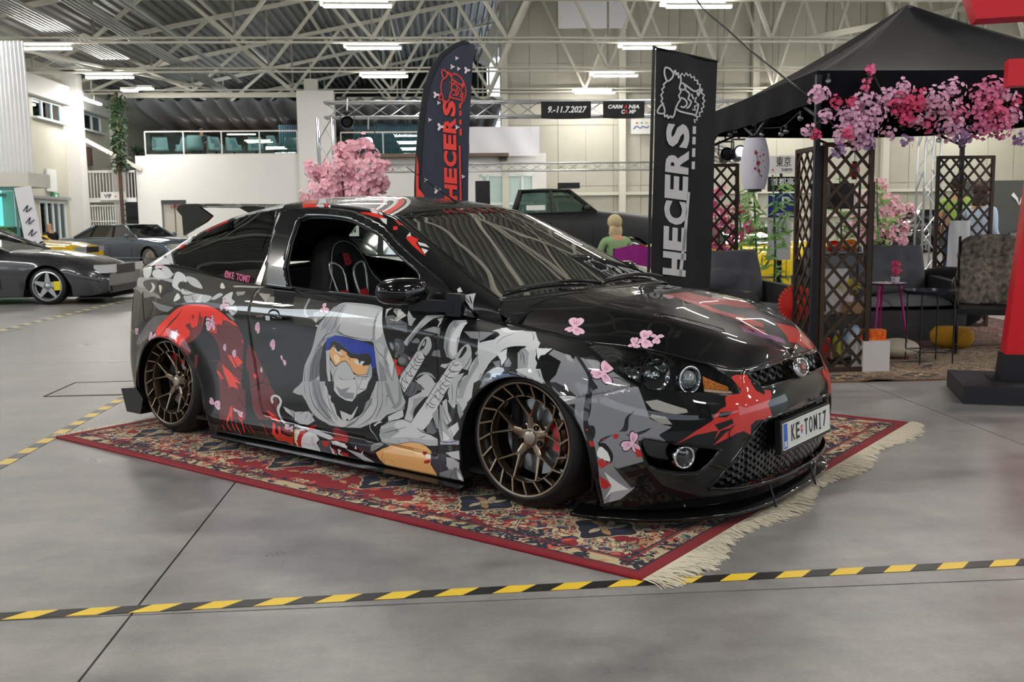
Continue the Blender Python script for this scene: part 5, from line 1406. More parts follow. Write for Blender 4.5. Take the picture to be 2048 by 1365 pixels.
# bucket seats
def seat(y, name):
    s = bpy.data.objects.new(name, None); COL.objects.link(s); s.parent = CAR; s.location = (-1.40, y, .25); 
    R = Matrix.Rotation(math.radians(-16), 4, 'Y')
    out = [(-.17, .0), (-.25, .10), (-.27, .30), (-.25, .48), (-.17, .60), (-.13, .72), (-.08, .80), (0, .83), (.08, .80), (.13, .72), (.17, .60), (.25, .48), (.27, .30), (.25, .10), (.17, 0)]
    O = cr(out, 3); n = len(O); P = np.zeros((5, n, 3))
    for k, (f, dx) in enumerate(((1, -.08), (1.03, -.01), (.97, .05), (.80, .035), (.35, .0))):
        for i, (yy, zz) in enumerate(O):
            b = .07 * (abs(yy) / .26) ** 2 * (1 if zz < .62 else .4) if k in (1, 2, 3) else 0
            P[k, i] = R @ Vector((dx + b, yy * f, .42 + (zz - .42) * f + .12))
    P2 = P
    mb = MB(); mb.grid(P2); c = R @ Vector((0.0, 0, .5)); mb.add([tuple(p) for p in P[4]] + [tuple(c)], [(i, i + 1, n) for i in range(n - 1)]); mb.add([tuple(p) for p in P[0]], [tuple(range(n))])
    bk = mb.build('seat_back', mat('seat_cloth', '101012', .8, bump=.2, bscale=300), s, True)
    st_ = mat('stitching', 'c8c8c8', .6)
    for f in (.90,):
        pts = [R @ Vector((.058 + .05 * (abs(yy) / .26) ** 2, yy * f, .42 + (zz - .42) * f + .12)) for yy, zz in O[4:-4]]
        MB().tube(pts, .0012, 4).build('stitching', st_, s)
    for sy in (-1, 1):   # harness slots with satin rims
        ring = [(.03, .61), (.10, .65), (.12, .61), (.095, .47), (.055, .45), (.03, .49)]
        pts = [R @ Vector((.05, sy * a_ + sy * .01, b_ + .14)) for a_, b_ in ring]
        MB().tube([tuple(p) for p in cr([tuple(p) for p in pts], 3, True)], .009, 6, closed=True).build('harness_ring', mat('satin_metal', 'b9bcbe', .3, .8), s, True)
        q = [R @ Vector((.055, sy * a_, b_ + .14)) for a_, b_ in ring]; MB().add(q, [tuple(range(6))]).build('slot', lin_, s)
        hb = MB(); pp = [R @ Vector((.06 + .02 * t, sy * (.072 + .01 * t), .63 - .5 * t)) for t in np.linspace(0, 1, 6)]
        for a_, b_ in zip(pp[:-1], pp[1:]): hb.bar(a_, b_, .055, .006, up=(1, 0, 0))
        hb.build('harness', mat('harness_red', 'c0121c', .7), s)
    text('B', .09, 'seat_emblem', mat('emblem_red', 'a01420', .6), s, R @ Matrix.Translation((.062, 0, .80)) @ Matrix.Rotation(PI / 2, 4, 'Z') @ Matrix.Rotation(PI / 2, 4, 'X'), .001, bold=.004)
    mb = MB(); mb.b2((0, -.25, .06), (.5, .25, .18)); mb.b2((0, -.27, .1), (.5, -.2, .27)); mb.b2((0, .2, .1), (.5, .27, .27)); mb.build('seat_cushion', mat('seat_cloth', '101012', .8), s)
seat(-.36, 'bucket_seat'); seat(.36, 'bucket_seat')
MB().b2((-2.05, -.45, .45), (-1.95, .45, .85)).b2((-2.0, -.6, .3), (-1.6, .6, .5)).build('rear_seat', lin_, CAR)
for s in (-1, 1): MB().bar((-1.9, s * .42, .5), (-1.75, s * .40, .98), .04, .006, up=(1, 0, 0)).build('rear_belt', mat('harness_red', 'c0121c', .7), CAR)
# ---- door mirrors
def sgnp(v, p): return math.copysign(abs(v) ** p, v)
for s in (-1, 1):
    P = np.zeros((15, 28, 3))
    for i, ph in enumerate(np.linspace(-PI / 2 + .01, PI / 2 - .01, 15)):
        for k in range(28):
            th = 2 * PI * k / 28; cx_, cy_, cz_ = sgnp(math.cos(ph), .6) * sgnp(math.cos(th), .75), sgnp(math.cos(ph), .6) * sgnp(math.sin(th), .6), sgnp(math.sin(ph), .7)
            z = .934 + .060 * cz_; tap = 1 - .18 * max(cz_, 0) * (s * cy_ > 0)
            x = -.585 + (.085 if cx_ > 0 else .06) * cx_ * tap; P[i, k] = (x - .02 * cy_ * s, s * .935 + .118 * cy_ * (1 - .1 * abs(cz_)), z)
    mm = MB().grid(P, closev=True, flip=True).build('door_mirror', gblack, CAR, True)
    MB().bar((-.57, s * .90, .872), (-.40, s * .79, .862), .055, .05).build('mirror_arm', mat('satin_black', '15171b', .35), mm)
    MB().bar((-.43, s * .80, .872), (-.36, s * .775, .868), .05, .10).build('mirror_base', mat('satin_black', '15171b', .35), mm)
    m = MB(); yy = np.linspace(-.112, .112, 12); m.tube([(-.590 + .07 * math.cos(t) - .02 * math.sin(t) , s * .935 + .115 * math.sin(t), .892) for t in np.linspace(-PI / 2, PI / 2, 16)], .002, 5); m.build('mirror_seam', gapm, mm)
# ---- door handle, fuel flap
m = MB(); hp_ = on_belt([(11.98, 3.90), (11.8, 3.92), (11.6, 3.92), (11.46, 3.93)], .028)
m.tube(hp_, [.008, .013, .013, .009], 8); hd = m.build('door_handle', gblack, CAR, True)
cc = on_belt([(11.72, 3.88)], .002)[0]
MB().lathe([(0, -.012), (.03, -.01), (.048, .0), (.052, .001)], 28, Matrix.Translation(cc) @ Matrix.Rotation(PI / 2, 4, 'X')).build('handle_bowl', mat('bowl_black', '050506', .25, coat=1), hd, True)
MB().box(on_belt([(11.70, 3.91)], .042)[0], (.035, .012, .024)).build('lock_cover', mat('chrome', 'd8dadc', .12, 1), hd)
fc = on_belt([(15.55, 3.74)], .001)[0]; nrm = np.array([-.55, -.83, 0])
MB().tube([(fc[0] + .085 * math.cos(a) * .83, fc[1] - .085 * math.cos(a) * .55, fc[2] + .085 * math.sin(a)) for a in np.linspace(0, 2 * PI, 36)[:-1]], .0022, 5, closed=True).build('fuel_flap_gap', gapm, CAR)
# ---- side skirt blade and rear spats
for s in (-1, 1):
    m = MB(); P = np.array([[(-2.14, .80, .055), (-2.14, .885, .055), (-2.14, .888, .065), (-2.14, .80, .09)], [(-1.2, .78, .055), (-1.2, .885, .055), (-1.2, .888, .065), (-1.2, .78, .09)], [(-.30, .80, .055), (-.30, .885, .055), (-.30, .888, .065), (-.30, .80, .09)]]) * np.array([1, s, 1])
    m.grid(P, closev=True); m.add(P[0], [(0, 1, 2, 3)]); m.add(P[2], [(3, 2, 1, 0)]); m.build('side_skirt', gblack, CAR)
    MB().prism([(-3.05, .10), (-2.90, .10), (-2.86, .20), (-2.93, .26), (-3.10, .24)], s * .78, s * .86, Matrix.Rotation(PI / 2, 4, 'X') @ Matrix.Scale(-1, 4, (0, 0, 1))).build('rear_spat', gblack, CAR)
# ---- front splitter
uu = np.linspace(0, 6.35, 50); ob = belt(uu, [0.])[:, 0]; m = MB(); P = []
for i in range(50):
    t = (ob[min(i + 1, 49)] - ob[max(i - 1, 0)]); n = np.array([t[1], -t[0], 0]); n /= np.linalg.norm(n); n = -n if n[0] < 0 and n[1] > 0 or n @ np.array([ob[i][0], ob[i][1], 0]) < 0 else n
    e = ob[i] + n * (.038 + .02 * math.sin(PI * min(uu[i] / 6.35, 1)))
    a_ = ob[i] - n * .05; P.append([(a_[0], a_[1], .085), (e[0], e[1], .062), (e[0], e[1], .050), (a_[0], a_[1], .045)])
P = np.array(P); P = np.concatenate([P[::-1], P[1:] * np.array([1, -1, 1])])
m.grid(P, closev=True); spl = m.build('front_splitter', gblack, CAR, 40)
MB().tube([tuple(p[1]) for p in P], .006, 6).build('splitter_edge', gblack, spl, True)
for y in (-.33, .1):
    MB().tube([(.93, y, .06), (.90, y, .15)], .005, 6).build('splitter_rod', mat('dark_chrome', '34363a', .25, .8), spl)
# chin under the bumper between body and splitter
# ---- honeycomb grilles
def offs(P, d):      # shift points of the belt surface inward
    return P
def honey(poly, name, du, cell, depth, inset, par):
    """hexagon lattice over a parameter region, laid on the belt surface set back by `inset`"""
    m = MB(); z0 = cell; ymax = .8
    P2 = np.array(poly); U1 = np.linspace(0, 3.2, 65); V1 = np.linspace(0, 5, 101); B1 = belt(U1, V1)
    yy = -B1[..., 1]; zz = B1[..., 2]
    def find(y, z):
        k = np.argmin((yy - y) ** 2 + (zz - z) ** 2); i, j = np.unravel_index(k, yy.shape); return U1[i], V1[j], B1[i, j]
    hx_ = cell; dy = hx_ * 1.5; dz = hx_ * math.sqrt(3); zs_ = [B1[np.argmin(abs(U1 - 0)), :, 2]]
    vs = P2[:, 1]; zlo = np.interp(vs.min(), V1, B1[0, :, 2]); zhi = np.interp(vs.max(), V1, B1[0, :, 2]) + .03
    edges = {}
    for i in range(-1, int(.62 / dy) + 2):
        for j in range(int((zhi - zlo) / dz) + 2):
            cy_ = i * dy; cz_ = zlo + j * dz + (dz / 2 if i % 2 else 0)
            c = [(cy_ + hx_ * math.cos(PI / 3 * k), cz_ + hx_ * math.sin(PI / 3 * k)) for k in range(6)]
            for k in range(6):
                a = c[k]; b = c[(k + 1) % 6]; key = tuple(sorted(((round(a[0], 3), round(a[1], 3)), (round(b[0], 3), round(b[1], 3))))); edges[key] = (a, b)
    for a, b in edges.values():
        if (a[0] + b[0]) / 2 < -.001: continue
        ua, va, pa = find(max(a[0], 0), a[1]); ub, vb, pb = find(max(b[0], 0), b[1])
        if not (inpoly(np.array([ua]), np.array([va]), poly)[0] and inpoly(np.array([ub]), np.array([vb]), poly)[0]): continue
        for s in (1, -1):
            m.bar((pa[0] - inset, -a[0] * s, a[1]), (pb[0] - inset, -b[0] * s, b[1]), depth, .0028, up=(0, b[0] - a[0], b[1] - a[1]) if False else (1, 0, 0))
    return m.build(name, mat('grille_gloss', '09090a', .3, coat=.5), par, kind='stuff')
def backing(poly, inset, name):
    pts = [tuple(p) for p in poly]; m = MB(); ua = np.linspace(0, 3.0, 24)
    vs = [p[1] for p in pts]; Pk = belt(ua, np.linspace(max(min(vs) - .25, 0), max(vs) + .15, 10)); Pk = Pk.copy(); Pk[..., 0] -= inset
    m.grid(Pk); m.grid(Pk * np.array([1, -1, 1])); return m.build(name, mat('well_black', '050505', .9), CAR)
backing(P_GRI, .075, 'grille_backing'); backing(P_LOW, .09, 'intake_backing')
g1 = honey(P_GRI, 'upper_grille', 0, .0215, .016, .022, CAR); g2 = honey(P_LOW, 'lower_grille', 0, .0165, .016, .03, CAR)
def outline(poly, name, r, off, m_, par, umin=-.001):
    pp = [p for p in cr(poly, 4, True) if p[0] >= umin]
    # order so that the open run starts at the centre line
    k = max(range(len(pp)), key=lambda i: math.hypot(pp[i][0] - pp[(i - 1) % len(pp)][0], pp[i][1] - pp[(i - 1) % len(pp)][1])) if umin > -1 else 0
    pp = pp[k:] + pp[:k]
    for s in (1, -1):
        o = MB().tube(on_belt(pp, off, s), r, 6, closed=umin <= -1).build(name, m_, par, True)
outline(P_GRI, 'grille_surround', .006, .002, gblack, g1); outline(P_LOW, 'grille_surround', .007, .002, gblack, g2)
# ---- number plate and its holder, badge
PLM = Matrix.Translation((.925, 0, .338)) @ Matrix.Rotation(PI / 2, 4, 'Z') @ Matrix.Rotation(PI / 2, 4, 'X') @ Matrix.Rotation(math.radians(-3), 4, 'X')
MB().b2((-.275, -.072, -.03), (.275, .068, -.004)).xf(PLM).build('plate_holder', blackp, CAR)
MB().b2((-.60, -.07, -.055), (.60, .075, -.05)).xf(PLM) 
pl = MB().b2((-.26, -.055, -.004), (.26, .055, .0)).xf(PLM).build('number_plate', mat('plate_white', 'd9dad6', .4), CAR)
MB().b2((-.256, -.052, .0001), (-.217, .052, .0008)).xf(PLM).build('blue_band', mat('plate_blue', '1a63c4', .4), pl)
pb = mat('plate_black', '151515', .5); pw = mat('plate_letter_white', 'f0f0f0', .5)
text('SK', .032, 'country_code', pw, pl, PLM @ Matrix.Translation((-.2365, -.034, .001)), .0004, bold=.0006, width=.030)
ch = {'K': -.160, 'E': -.110, 'T': -.015, 'O': .038, 'M': .091, 'I': .144, '7': .197}
for c_, x_ in ch.items():
    if c_ != 'I': text(c_, .098, 'character', pb, pl, PLM @ Matrix.Translation((x_, 0, .001)), .0004, bold=.0014, width=.038)
    else: MB().b2((x_ - .004, -.036, .0006), (x_ + .004, .036, .0012)).b2((x_ - .014, .029, .0006), (x_ + .014, .036, .0012)).b2((x_ - .014, -.036, .0006), (x_ + .014, -.029, .0012)).xf(PLM).build('character', pb, pl)
sh = [(-.011, .018), (.011, .018), (.011, -.004), (0, -.02), (-.011, -.004)]
MB().prism(sh, .0002, .001, PLM @ Matrix.Translation((-.063, 0, 0))).build('shield', mat('shield_red', 'c4333a', .5), pl)
MB().prism([(-.009, -.006), (.009, -.006), (0, -.019)], .001, .0014, PLM @ Matrix.Translation((-.063, 0, 0))).build('shield_point', mat('plate_blue', '1a63c4', .4), pl)
MB().b2((-.0015, -.002, .001), (.0015, .013, .0014)).b2((-.006, .003, .001), (.006, .006, .0014)).xf(PLM @ Matrix.Translation((-.063, 0, 0))).build('shield_cross', pw, pl)
fr = MB(); fr.tube([PLM @ Vector(p) for p in ((-.26, -.055, .001), (.26, -.055, .001), (.26, .055, .001), (-.26, .055, .001))], .002, 4, closed=True); fr.build('plate_rim', mat('plate_white', 'd9dad6', .4), pl)
BM = Matrix.Translation((.893, 0, .596)) @ Matrix.Rotation(PI / 2, 4, 'Z') @ Matrix.Rotation(PI / 2 - .28, 4, 'X')
chrome = mat('chrome', 'd8dadc', .12, 1)
bd = MB().lathe([(.0, -.03), (.040, -.03), (.046, -.01), (.044, .004), (.036, .006), (.034, .002)], 32, BM @ Matrix.Diagonal((1.55, .92, 1, 1))).build('badge', chrome, CAR, True)
MB().lathe([(0, .006), (.02, .005), (.034, .002)], 32, BM @ Matrix.Diagonal((1.5, .9, 1, 1))).build('badge_face', mat('badge_dark', '2a0a0e', .15, coat=1), bd, True)
MB().prism([(.018 * math.cos(a) * (1.3 if k % 2 else .7), .012 * math.sin(a) * (1.3 if k % 2 else .7)) for k, a in enumerate(np.linspace(0, 2 * PI, 13)[:-1])], .006, .0075, BM).build('badge_motif', mat('emblem_red2', 'c03038', .3, coat=1), bd)
MB().lathe([(.034, .004), (.037, .008), (.041, .007)], 32, BM @ Matrix.Diagonal((1.5, .9, 1, 1))).build('badge_rim', chrome, bd, True)
# ---- headlight insides, fog lamps, washer and tow covers
hb_ = mat('lamp_housing', '17181a', .35); refl = mat('reflector', 'd5d8da', .08, 1); amber = mat('amber_lens', 'e0861c', .2, coat=.8, noise=.3, nscale=120, col2='8a3a08')
for k, s in enumerate((1, -1)):
    hl = HL[k]
    uu = np.linspace(2.0, 5.9, 30); Pk = belt(uu, np.linspace(3.6, 5.0, 14)).copy()
    Pk[..., 1] += .06; Pk[..., 0] -= .06; Pk[..., 2] -= .012
    MB().grid(Pk * np.array([1, s, 1])).build('housing', hb_, hl, True)
    def lampat(u, v, inset):
        c = Vector(on_belt([(u, v)], -inset, 1)[0]); return c
    F_ = Vector((.80, -.60, .05)).normalized()
    for (u, v, r, inset, nm) in ((4.10, 4.38, .062, .055, 'main_reflector'), (3.28, 4.36, .050, .04, 'projector')):
        c = lampat(u, v, inset); 
        q = Vector((.93, -.37, .04)).to_track_quat('Z', 'Y').to_matrix().to_4x4(); M = Matrix.Translation(c) @ q
        if s < 0: M = Matrix.Diagonal((1, -1, 1, 1)) @ M
        mb = MB(); mb.lathe([(r * 1.05, .03), (r, .028), (r * .9, .0), (r * .55, -.03), (.0, -.04)], 26, M); rf = mb.build(nm, refl, hl, True)
        if nm == 'projector':
            mb = MB(); mb.lathe([(r * .80, .0), (r * .78, .02), (r * .6, .036), (r * .3, .045), (0, .048)], 24, M); mb.build('projector_lens', mat('lens_clear', '8d9396', .03, .3, coat=1), hl, True)
            mb = MB(); mb.lathe([(r * 1.12, .034), (r * .98, .036), (r * .98, .02)], 26, M); mb.build('chrome_ring', chrome, hl, True)
        else:
            mb = MB(); mb.lathe([(.0, .03), (.016, .025), (.016, -.03)], 14, M); mb.build('bulb_shield', chrome, hl, True)
    # angular reflector steps at the rear corner, amber indicator towards the grille
    for nm, (ua, va), (ub, vb), h0, h1, nn_ in (('corner_reflector', (5.62, 4.62), (4.46, 3.84), .14, .62, 26), ('upper_reflector', (5.60, 4.80), (3.92, 4.80), .06, .10, 8)):
        P = np.array([[on_belt([(ua + (ub - ua) * i / nn_, va + (vb - va) * i / nn_ + (h0 + (h1 - h0) * i / nn_) * j / 8)], -.020 - .007 * (i % 4), s)[0] for j in range(9)] for i in range(nn_ + 1)]); MB().grid(P).build(nm, refl, hl)
    am = MB(); P = np.array([on_belt([(u, v) for v in np.linspace(4.02, 4.02 + h, 6)], -.022, s) for u, h in zip(np.linspace(2.22, 2.86, 8), np.linspace(.22, .52, 8))]); am.grid(P); am.build('indicator', amber, hl, True)
    am = MB(); P = np.array([on_belt([(u, v) for v in np.linspace(3.88, 4.0, 3)], -.022, s) for u in np.linspace(2.15, 2.86, 8)]); am.grid(P); am.build('indicator_base', mat('indicator_clear', 'c9a48a', .2, coat=.5), hl, True)
    # fog lamp pocket
    uu = np.linspace(2.5, 4.65, 18); Pk = belt(uu, np.linspace(1.3, 2.4, 8)).copy(); Pk[..., 1] += .05; Pk[..., 0] -= .05
    pk = MB().grid(Pk * np.array([1, s, 1])).build('fog_pocket', mat('pocket_gloss', '060607', .2, coat=1), CAR, True)
    c = Vector(on_belt([(3.47, 1.84)], -.018, 1)[0]); q = Vector((.85, -.52, 0)).to_track_quat('Z', 'Y').to_matrix().to_4x4(); M = Matrix.Translation(c) @ q
    if s < 0: M = Matrix.Diagonal((1, -1, 1, 1)) @ M
    fl_ = MB().lathe([(.047, -.03), (.047, .012), (.043, .018), (.038, .016), (.037, .004)], 28, M).build('fog_lamp', chrome, CAR, True)
    MB().lathe([(.037, .004), (.02, .010), (0, .012)], 24, M).build('fog_lens', mat('fog_glass', '2a2c2e', .05, coat=1), fl_, True)
    pg = cr([(4.56, 2.27), (4.05, 2.31), (2.70, 2.03), (2.66, 1.95), (3.03, 1.50), (3.35, 1.42), (4.12, 1.53), (4.42, 1.74)], 3, True)
    MB().tube(on_belt(pg, .001, s), .004, 6, closed=True).build('pocket_rim', gblack, pk, True)
    w_ = MB(); P = [on_belt([(3.18, 3.38), (2.89, 3.35), (2.83, 2.90), (3.14, 2.90)], o_, s) for o_ in (0.0, .006)]; w_.add(P[0] + P[1], [(4, 5, 6, 7), (0, 1, 5, 4), (1, 2, 6, 5), (2, 3, 7, 6), (3, 0, 4, 7)]); w_.build('washer_cover', gblack, CAR)
tc_ = Vector(on_belt([(2.30, 2.42)], .002, 1)[0])
MB().tube([tc_ + Vector((.3 * .03 * math.cos(a) , .03 * math.cos(a) * .95, .03 * math.sin(a))) for a in np.linspace(0, 2 * PI, 26)[:-1]], .0018, 5, closed=True).build('tow_cover', gblack, CAR)
# ---- rear wing: blade, end plates and struts
EP = [(-2.775, 1.333), (-2.745, 1.352), (-2.60, 1.360), (-2.56, 1.352), (-2.42, 1.288), (-2.48, 1.255), (-2.714, 1.175), (-2.72, 1.29)]
wg = None
MX = Matrix.Rotation(PI / 2, 4, 'X')
sec = [(-2.78, 1.345), (-2.70, 1.362), (-2.56, 1.362), (-2.45, 1.345), (-2.56, 1.342), (-2.70, 1.340)]
wg = MB().prism(sec, -.62, .62, MX).build('rear_wing', gblack, CAR)
for y in (-.61, .61): MB().prism(EP, -y - .008, -y + .008, MX).build('end_plate', gblack, wg)
for y in (-.2, .2): MB().prism([(-2.72, 1.342), (-2.48, 1.342), (-2.36, 1.27), (-2.46, 1.25)], -y - .006, -y + .006, MX).build('wing_strut', gblack, wg)
# ---- roof aerial, wipers
MB().tube([(-1.02, -.02, 1.325), (-1.42, -.02, 1.545)], [.006, .002], 6).build('aerial', blackp, CAR)
MB().lathe([(.016, 0), (.012, .012), (0, .016)], 12, Matrix.Translation((-1.02, -.02, 1.322))).build('aerial_base', blackp, CAR)
def on_shell(a, t, off=.0):
    q = shell([a - .05, a, a + .05], [t - .02, t, t + .02]); n = np.cross(q[2, 1] - q[0, 1], q[1, 2] - q[1, 0]); n /= np.linalg.norm(n); n = n if n[2] > 0 else -n
    return tuple(q[1, 1] + n * off)
for (ta, tb, tm) in ((-.93, -.12, -.45), (.02, .88, .5)):
    w_ = MB(); w_.tube([on_shell(.30 + .12 * math.sin(PI * t), ta + (tb - ta) * t, .012) for t in np.linspace(0, 1, 12)], [.004] + [.009] * 10 + [.004], 6); ww = w_.build('wiper', mat('wiper_black', '0b0b0c', .4), CAR, True)
    MB().tube([on_shell(.08, tb - .02, .03), on_shell(.22, tm + .15, .035), on_shell(.36, tm, .022)], [.012, .009, .006], 6).build('wiper_arm', mat('wiper_black', '0b0b0c', .4), ww, True)

# lettering on the sun strip, letter by letter along the curve of the screen
for k, c_ in enumerate('HECERS'):
    t = -.46 + k * .145; q = shell([3.4, 3.55, 3.7], [t - .03, t, t + .03]); ux = Vector(q[1, 2] - q[1, 0]).normalized(); uy = Vector(q[2, 1] - q[0, 1]).normalized(); uz = ux.cross(uy).normalized(); uy = uz.cross(ux)
    M = Matrix.Translation(Vector(q[1, 1]) + uz * .002) @ Matrix((ux, uy, uz)).transposed().to_4x4()
    text(c_, .085, 'strip_letter', mat('strip_red', '7a1c1e', .3), ss_, M, .0003, bold=.002, shear=.2)
# handle lettering on the rear quarter glass
hd_ = mat('sticker_pink', 'e0709c', .4)
q = side([7.05, 7.45, 7.85], [.02, .045, .07]); ux = Vector(q[0, 1] - q[2, 1]).normalized(); uy = Vector((0, 0, 1)); uz = ux.cross(uy).normalized(); uy = uz.cross(ux)
o_ = q[1, 1] + np.array([0, -.012, .0])
text('@KE_TOMI7', .052, 'sticker_lettering', hd_, CAR, Matrix.Translation(Vector(o_)) @ Matrix((ux, uy, uz)).transposed().to_4x4(), .0005, bold=.0012, width=.235)
# ---- wheels: five split spokes, inner ring, turbine lip
bronze = mat('bronze_rim', '7d6c5c', .24, .9, coat=.5); bronzeD = mat('bronze_dark', '4a3a30', .3, .9)
tyrem = mat('tyre_rubber', '121315', .5, bump=.1, bscale=80)
def wheel_proto():
    """hub axis is local z, outer face towards +z; sizes in metres"""
    w = MB()
    # outer lip and barrel
    w.lathe([(.2495, -.004), (.2500, .004), (.2470, .008), (.2390, .006), (.2365, -.002), (.2360, -.030), (.2300, -.10), (.2280, -.20)], 72)
    w.lathe([(.1905, -.020), (.1880, -.012), (.1830, -.012), (.1805, -.022), (.1805, -.05), (.1905, -.05)], 72)
    o = w.build('wheel', bronze, CAR, 35)
    s = MB()
    for k in range(20):       # slanted vanes between ring and lip
        a = 2 * PI * k / 20; b = a + .135
        s.bar((.187 * math.cos(a), .187 * math.sin(a), -.020), (.240 * math.cos(b), .240 * math.sin(b), -.006), .008, .030)
        o2 = None
    v0 = None
    for k in range(20):
        a = 2 * PI * k / 20
        if v0 is None:
            v0 = MB().bar((.187, 0, -.020), (.240 * math.cos(.135), .240 * math.sin(.135), -.006), .008, .032).build('vane', bronze, o); c = v0
        else: c = v0.copy(); COL.objects.link(c); c.parent = o
        c.rotation_euler = (0, 0, a)
    a0 = None
    for k in range(5):
        if a0 is None:
            m = MB()
            def arm(p, q, w0, w1, h0, h1):
                p = Vector(p); q = Vector(q); d = (q - p).normalized(); x = Vector((-d.y, d.x, 0)).normalized(); V = []
                for c_, ww, hh in ((p, w0, h0), ((p + q) / 2, (w0 + w1) / 2 * .85, (h0 + h1) / 2), (q, w1, h1)):
                    V.append([c_ - x * ww / 2 - Vector((0, 0, hh)), c_ - x * ww * .42, c_ - x * ww * .2 + Vector((0, 0, .004)), c_ + x * ww * .2 + Vector((0, 0, .004)), c_ + x * ww * .42, c_ + x * ww / 2 - Vector((0, 0, hh))])
                m.grid(np.array([[tuple(t) for t in r] for r in V]), closev=True)
            arm((.020, 0, -.058), (.105, 0, -.044), .066, .032, .03, .03)
            for s_ in (-1, 1):
                arm((.092, s_ * .004, -.046), (.184 * math.cos(.30), s_ * .184 * math.sin(.30), -.018), .020, .011, .03, .03)
            a0 = m.build('spoke', bronze, o, 30); c = a0
        else: c = a0.copy(); COL.objects.link(c); c.parent = o
        c.rotation_euler = (0, 0, 2 * PI * k / 5 + .31)
    MB().lathe([(.0, -.050), (.062, -.051), (.072, -.058), (.076, -.075), (.07, -.12)], 40).build('hub', bronze, o, True)
    cp = MB().lathe([(0, -.041), (.026, -.041), (.029, -.043), (.0325, -.046), (.034, -.055)], 36).build('centre_cap', mat('cap_silver', 'a29a8e', .3, .7), o, True)
    k0 = None
    for k in range(5):
        a = 2 * PI * k / 5 + .31 + PI / 5
        if k0 is None: k0 = MB().lathe([(.0065, -.052), (.0065, -.043), (.0115, -.043), (.0125, -.05), (.0125, -.07)], 14, Matrix.Translation((.056, 0, 0))).build('lug_nut', mat('nut_black', '141414', .3, .6), o, True); c = k0
        else: c = k0.copy(); COL.objects.link(c); c.parent = o
        c.rotation_euler = (0, 0, a)
    # tyre
    MB().lathe([(.2480, .002), (.2540, .006), (.2680, .000), (.2860, -.016), (.2985, -.034), (.3040, -.055), (.3050, -.12), (.3040, -.19), (.2950, -.215), (.27, -.225), (.24, -.22)], 72).build('tyre', tyrem, o, True)
    # brake disc with drillings, caliper
    d = MB().lathe([(.07, -.105), (.165, -.105), (.168, -.110), (.168, -.13), (.07, -.13)], 48).build('brake_disc', mat('disc_steel', 'aab3bb', .25, .9), o, 30)
    MB().lathe([(.0, -.20), (.226, -.20)], 24).build('backing_plate', mat('well_black', '050505', .9), o)
    return o, d
W0, D0 = wheel_proto()
def place_wheel(o, x, y, camber, front):
    s = -1 if y < 0 else 1
    # outward axis: local z -> car -y (right) or +y (left); camber leans the top inwards
    R = Matrix.Rotation(PI / 2, 4, 'X') if s < 0 else Matrix.Rotation(-PI / 2, 4, 'X')
    o.matrix_basis = Matrix.Translation((x, y, .314)) @ Matrix.Rotation(camber * -s * -1, 4, 'X') @ R
calm = mat('caliper_red', 'c01224', .3, coat=.6)
def caliper(o, front, s):
    ang = .12 if front else 1.35
    m = MB(); P = []
    for k in range(7):
        a = ang - .42 + .84 * k / 6; P.append([(r_ * math.cos(a), r_ * math.sin(a), z_) for r_, z_ in ((.125, -.055), (.175, -.050), (.180, -.075), (.178, -.15), (.12, -.15))])
    m.grid(np.array(P), closev=True); m.add(P[0], [(0, 1, 2, 3, 4)]); m.add(P[-1], [(4, 3, 2, 1, 0)])
    # right-hand side faces mirror the angle
    c = m.build('caliper', calm, o, 40); return c
for i, (x, y, cb) in enumerate(((0, -.817, .042), (-2.64, -.817, .046), (0, .817, .042), (-2.64, .817, .046))):
    if i == 0: o = W0
    else:
        o = W0.copy(); COL.objects.link(o)
        for ch in list(W0.children):
            if ch.name.startswith('caliper'): continue
            c = ch.copy(); COL.objects.link(c); c.parent = o
    o.parent = CAR; place_wheel(o, x, y, cb, i % 2 == 0)
    caliper(o, i % 2 == 0, 1)
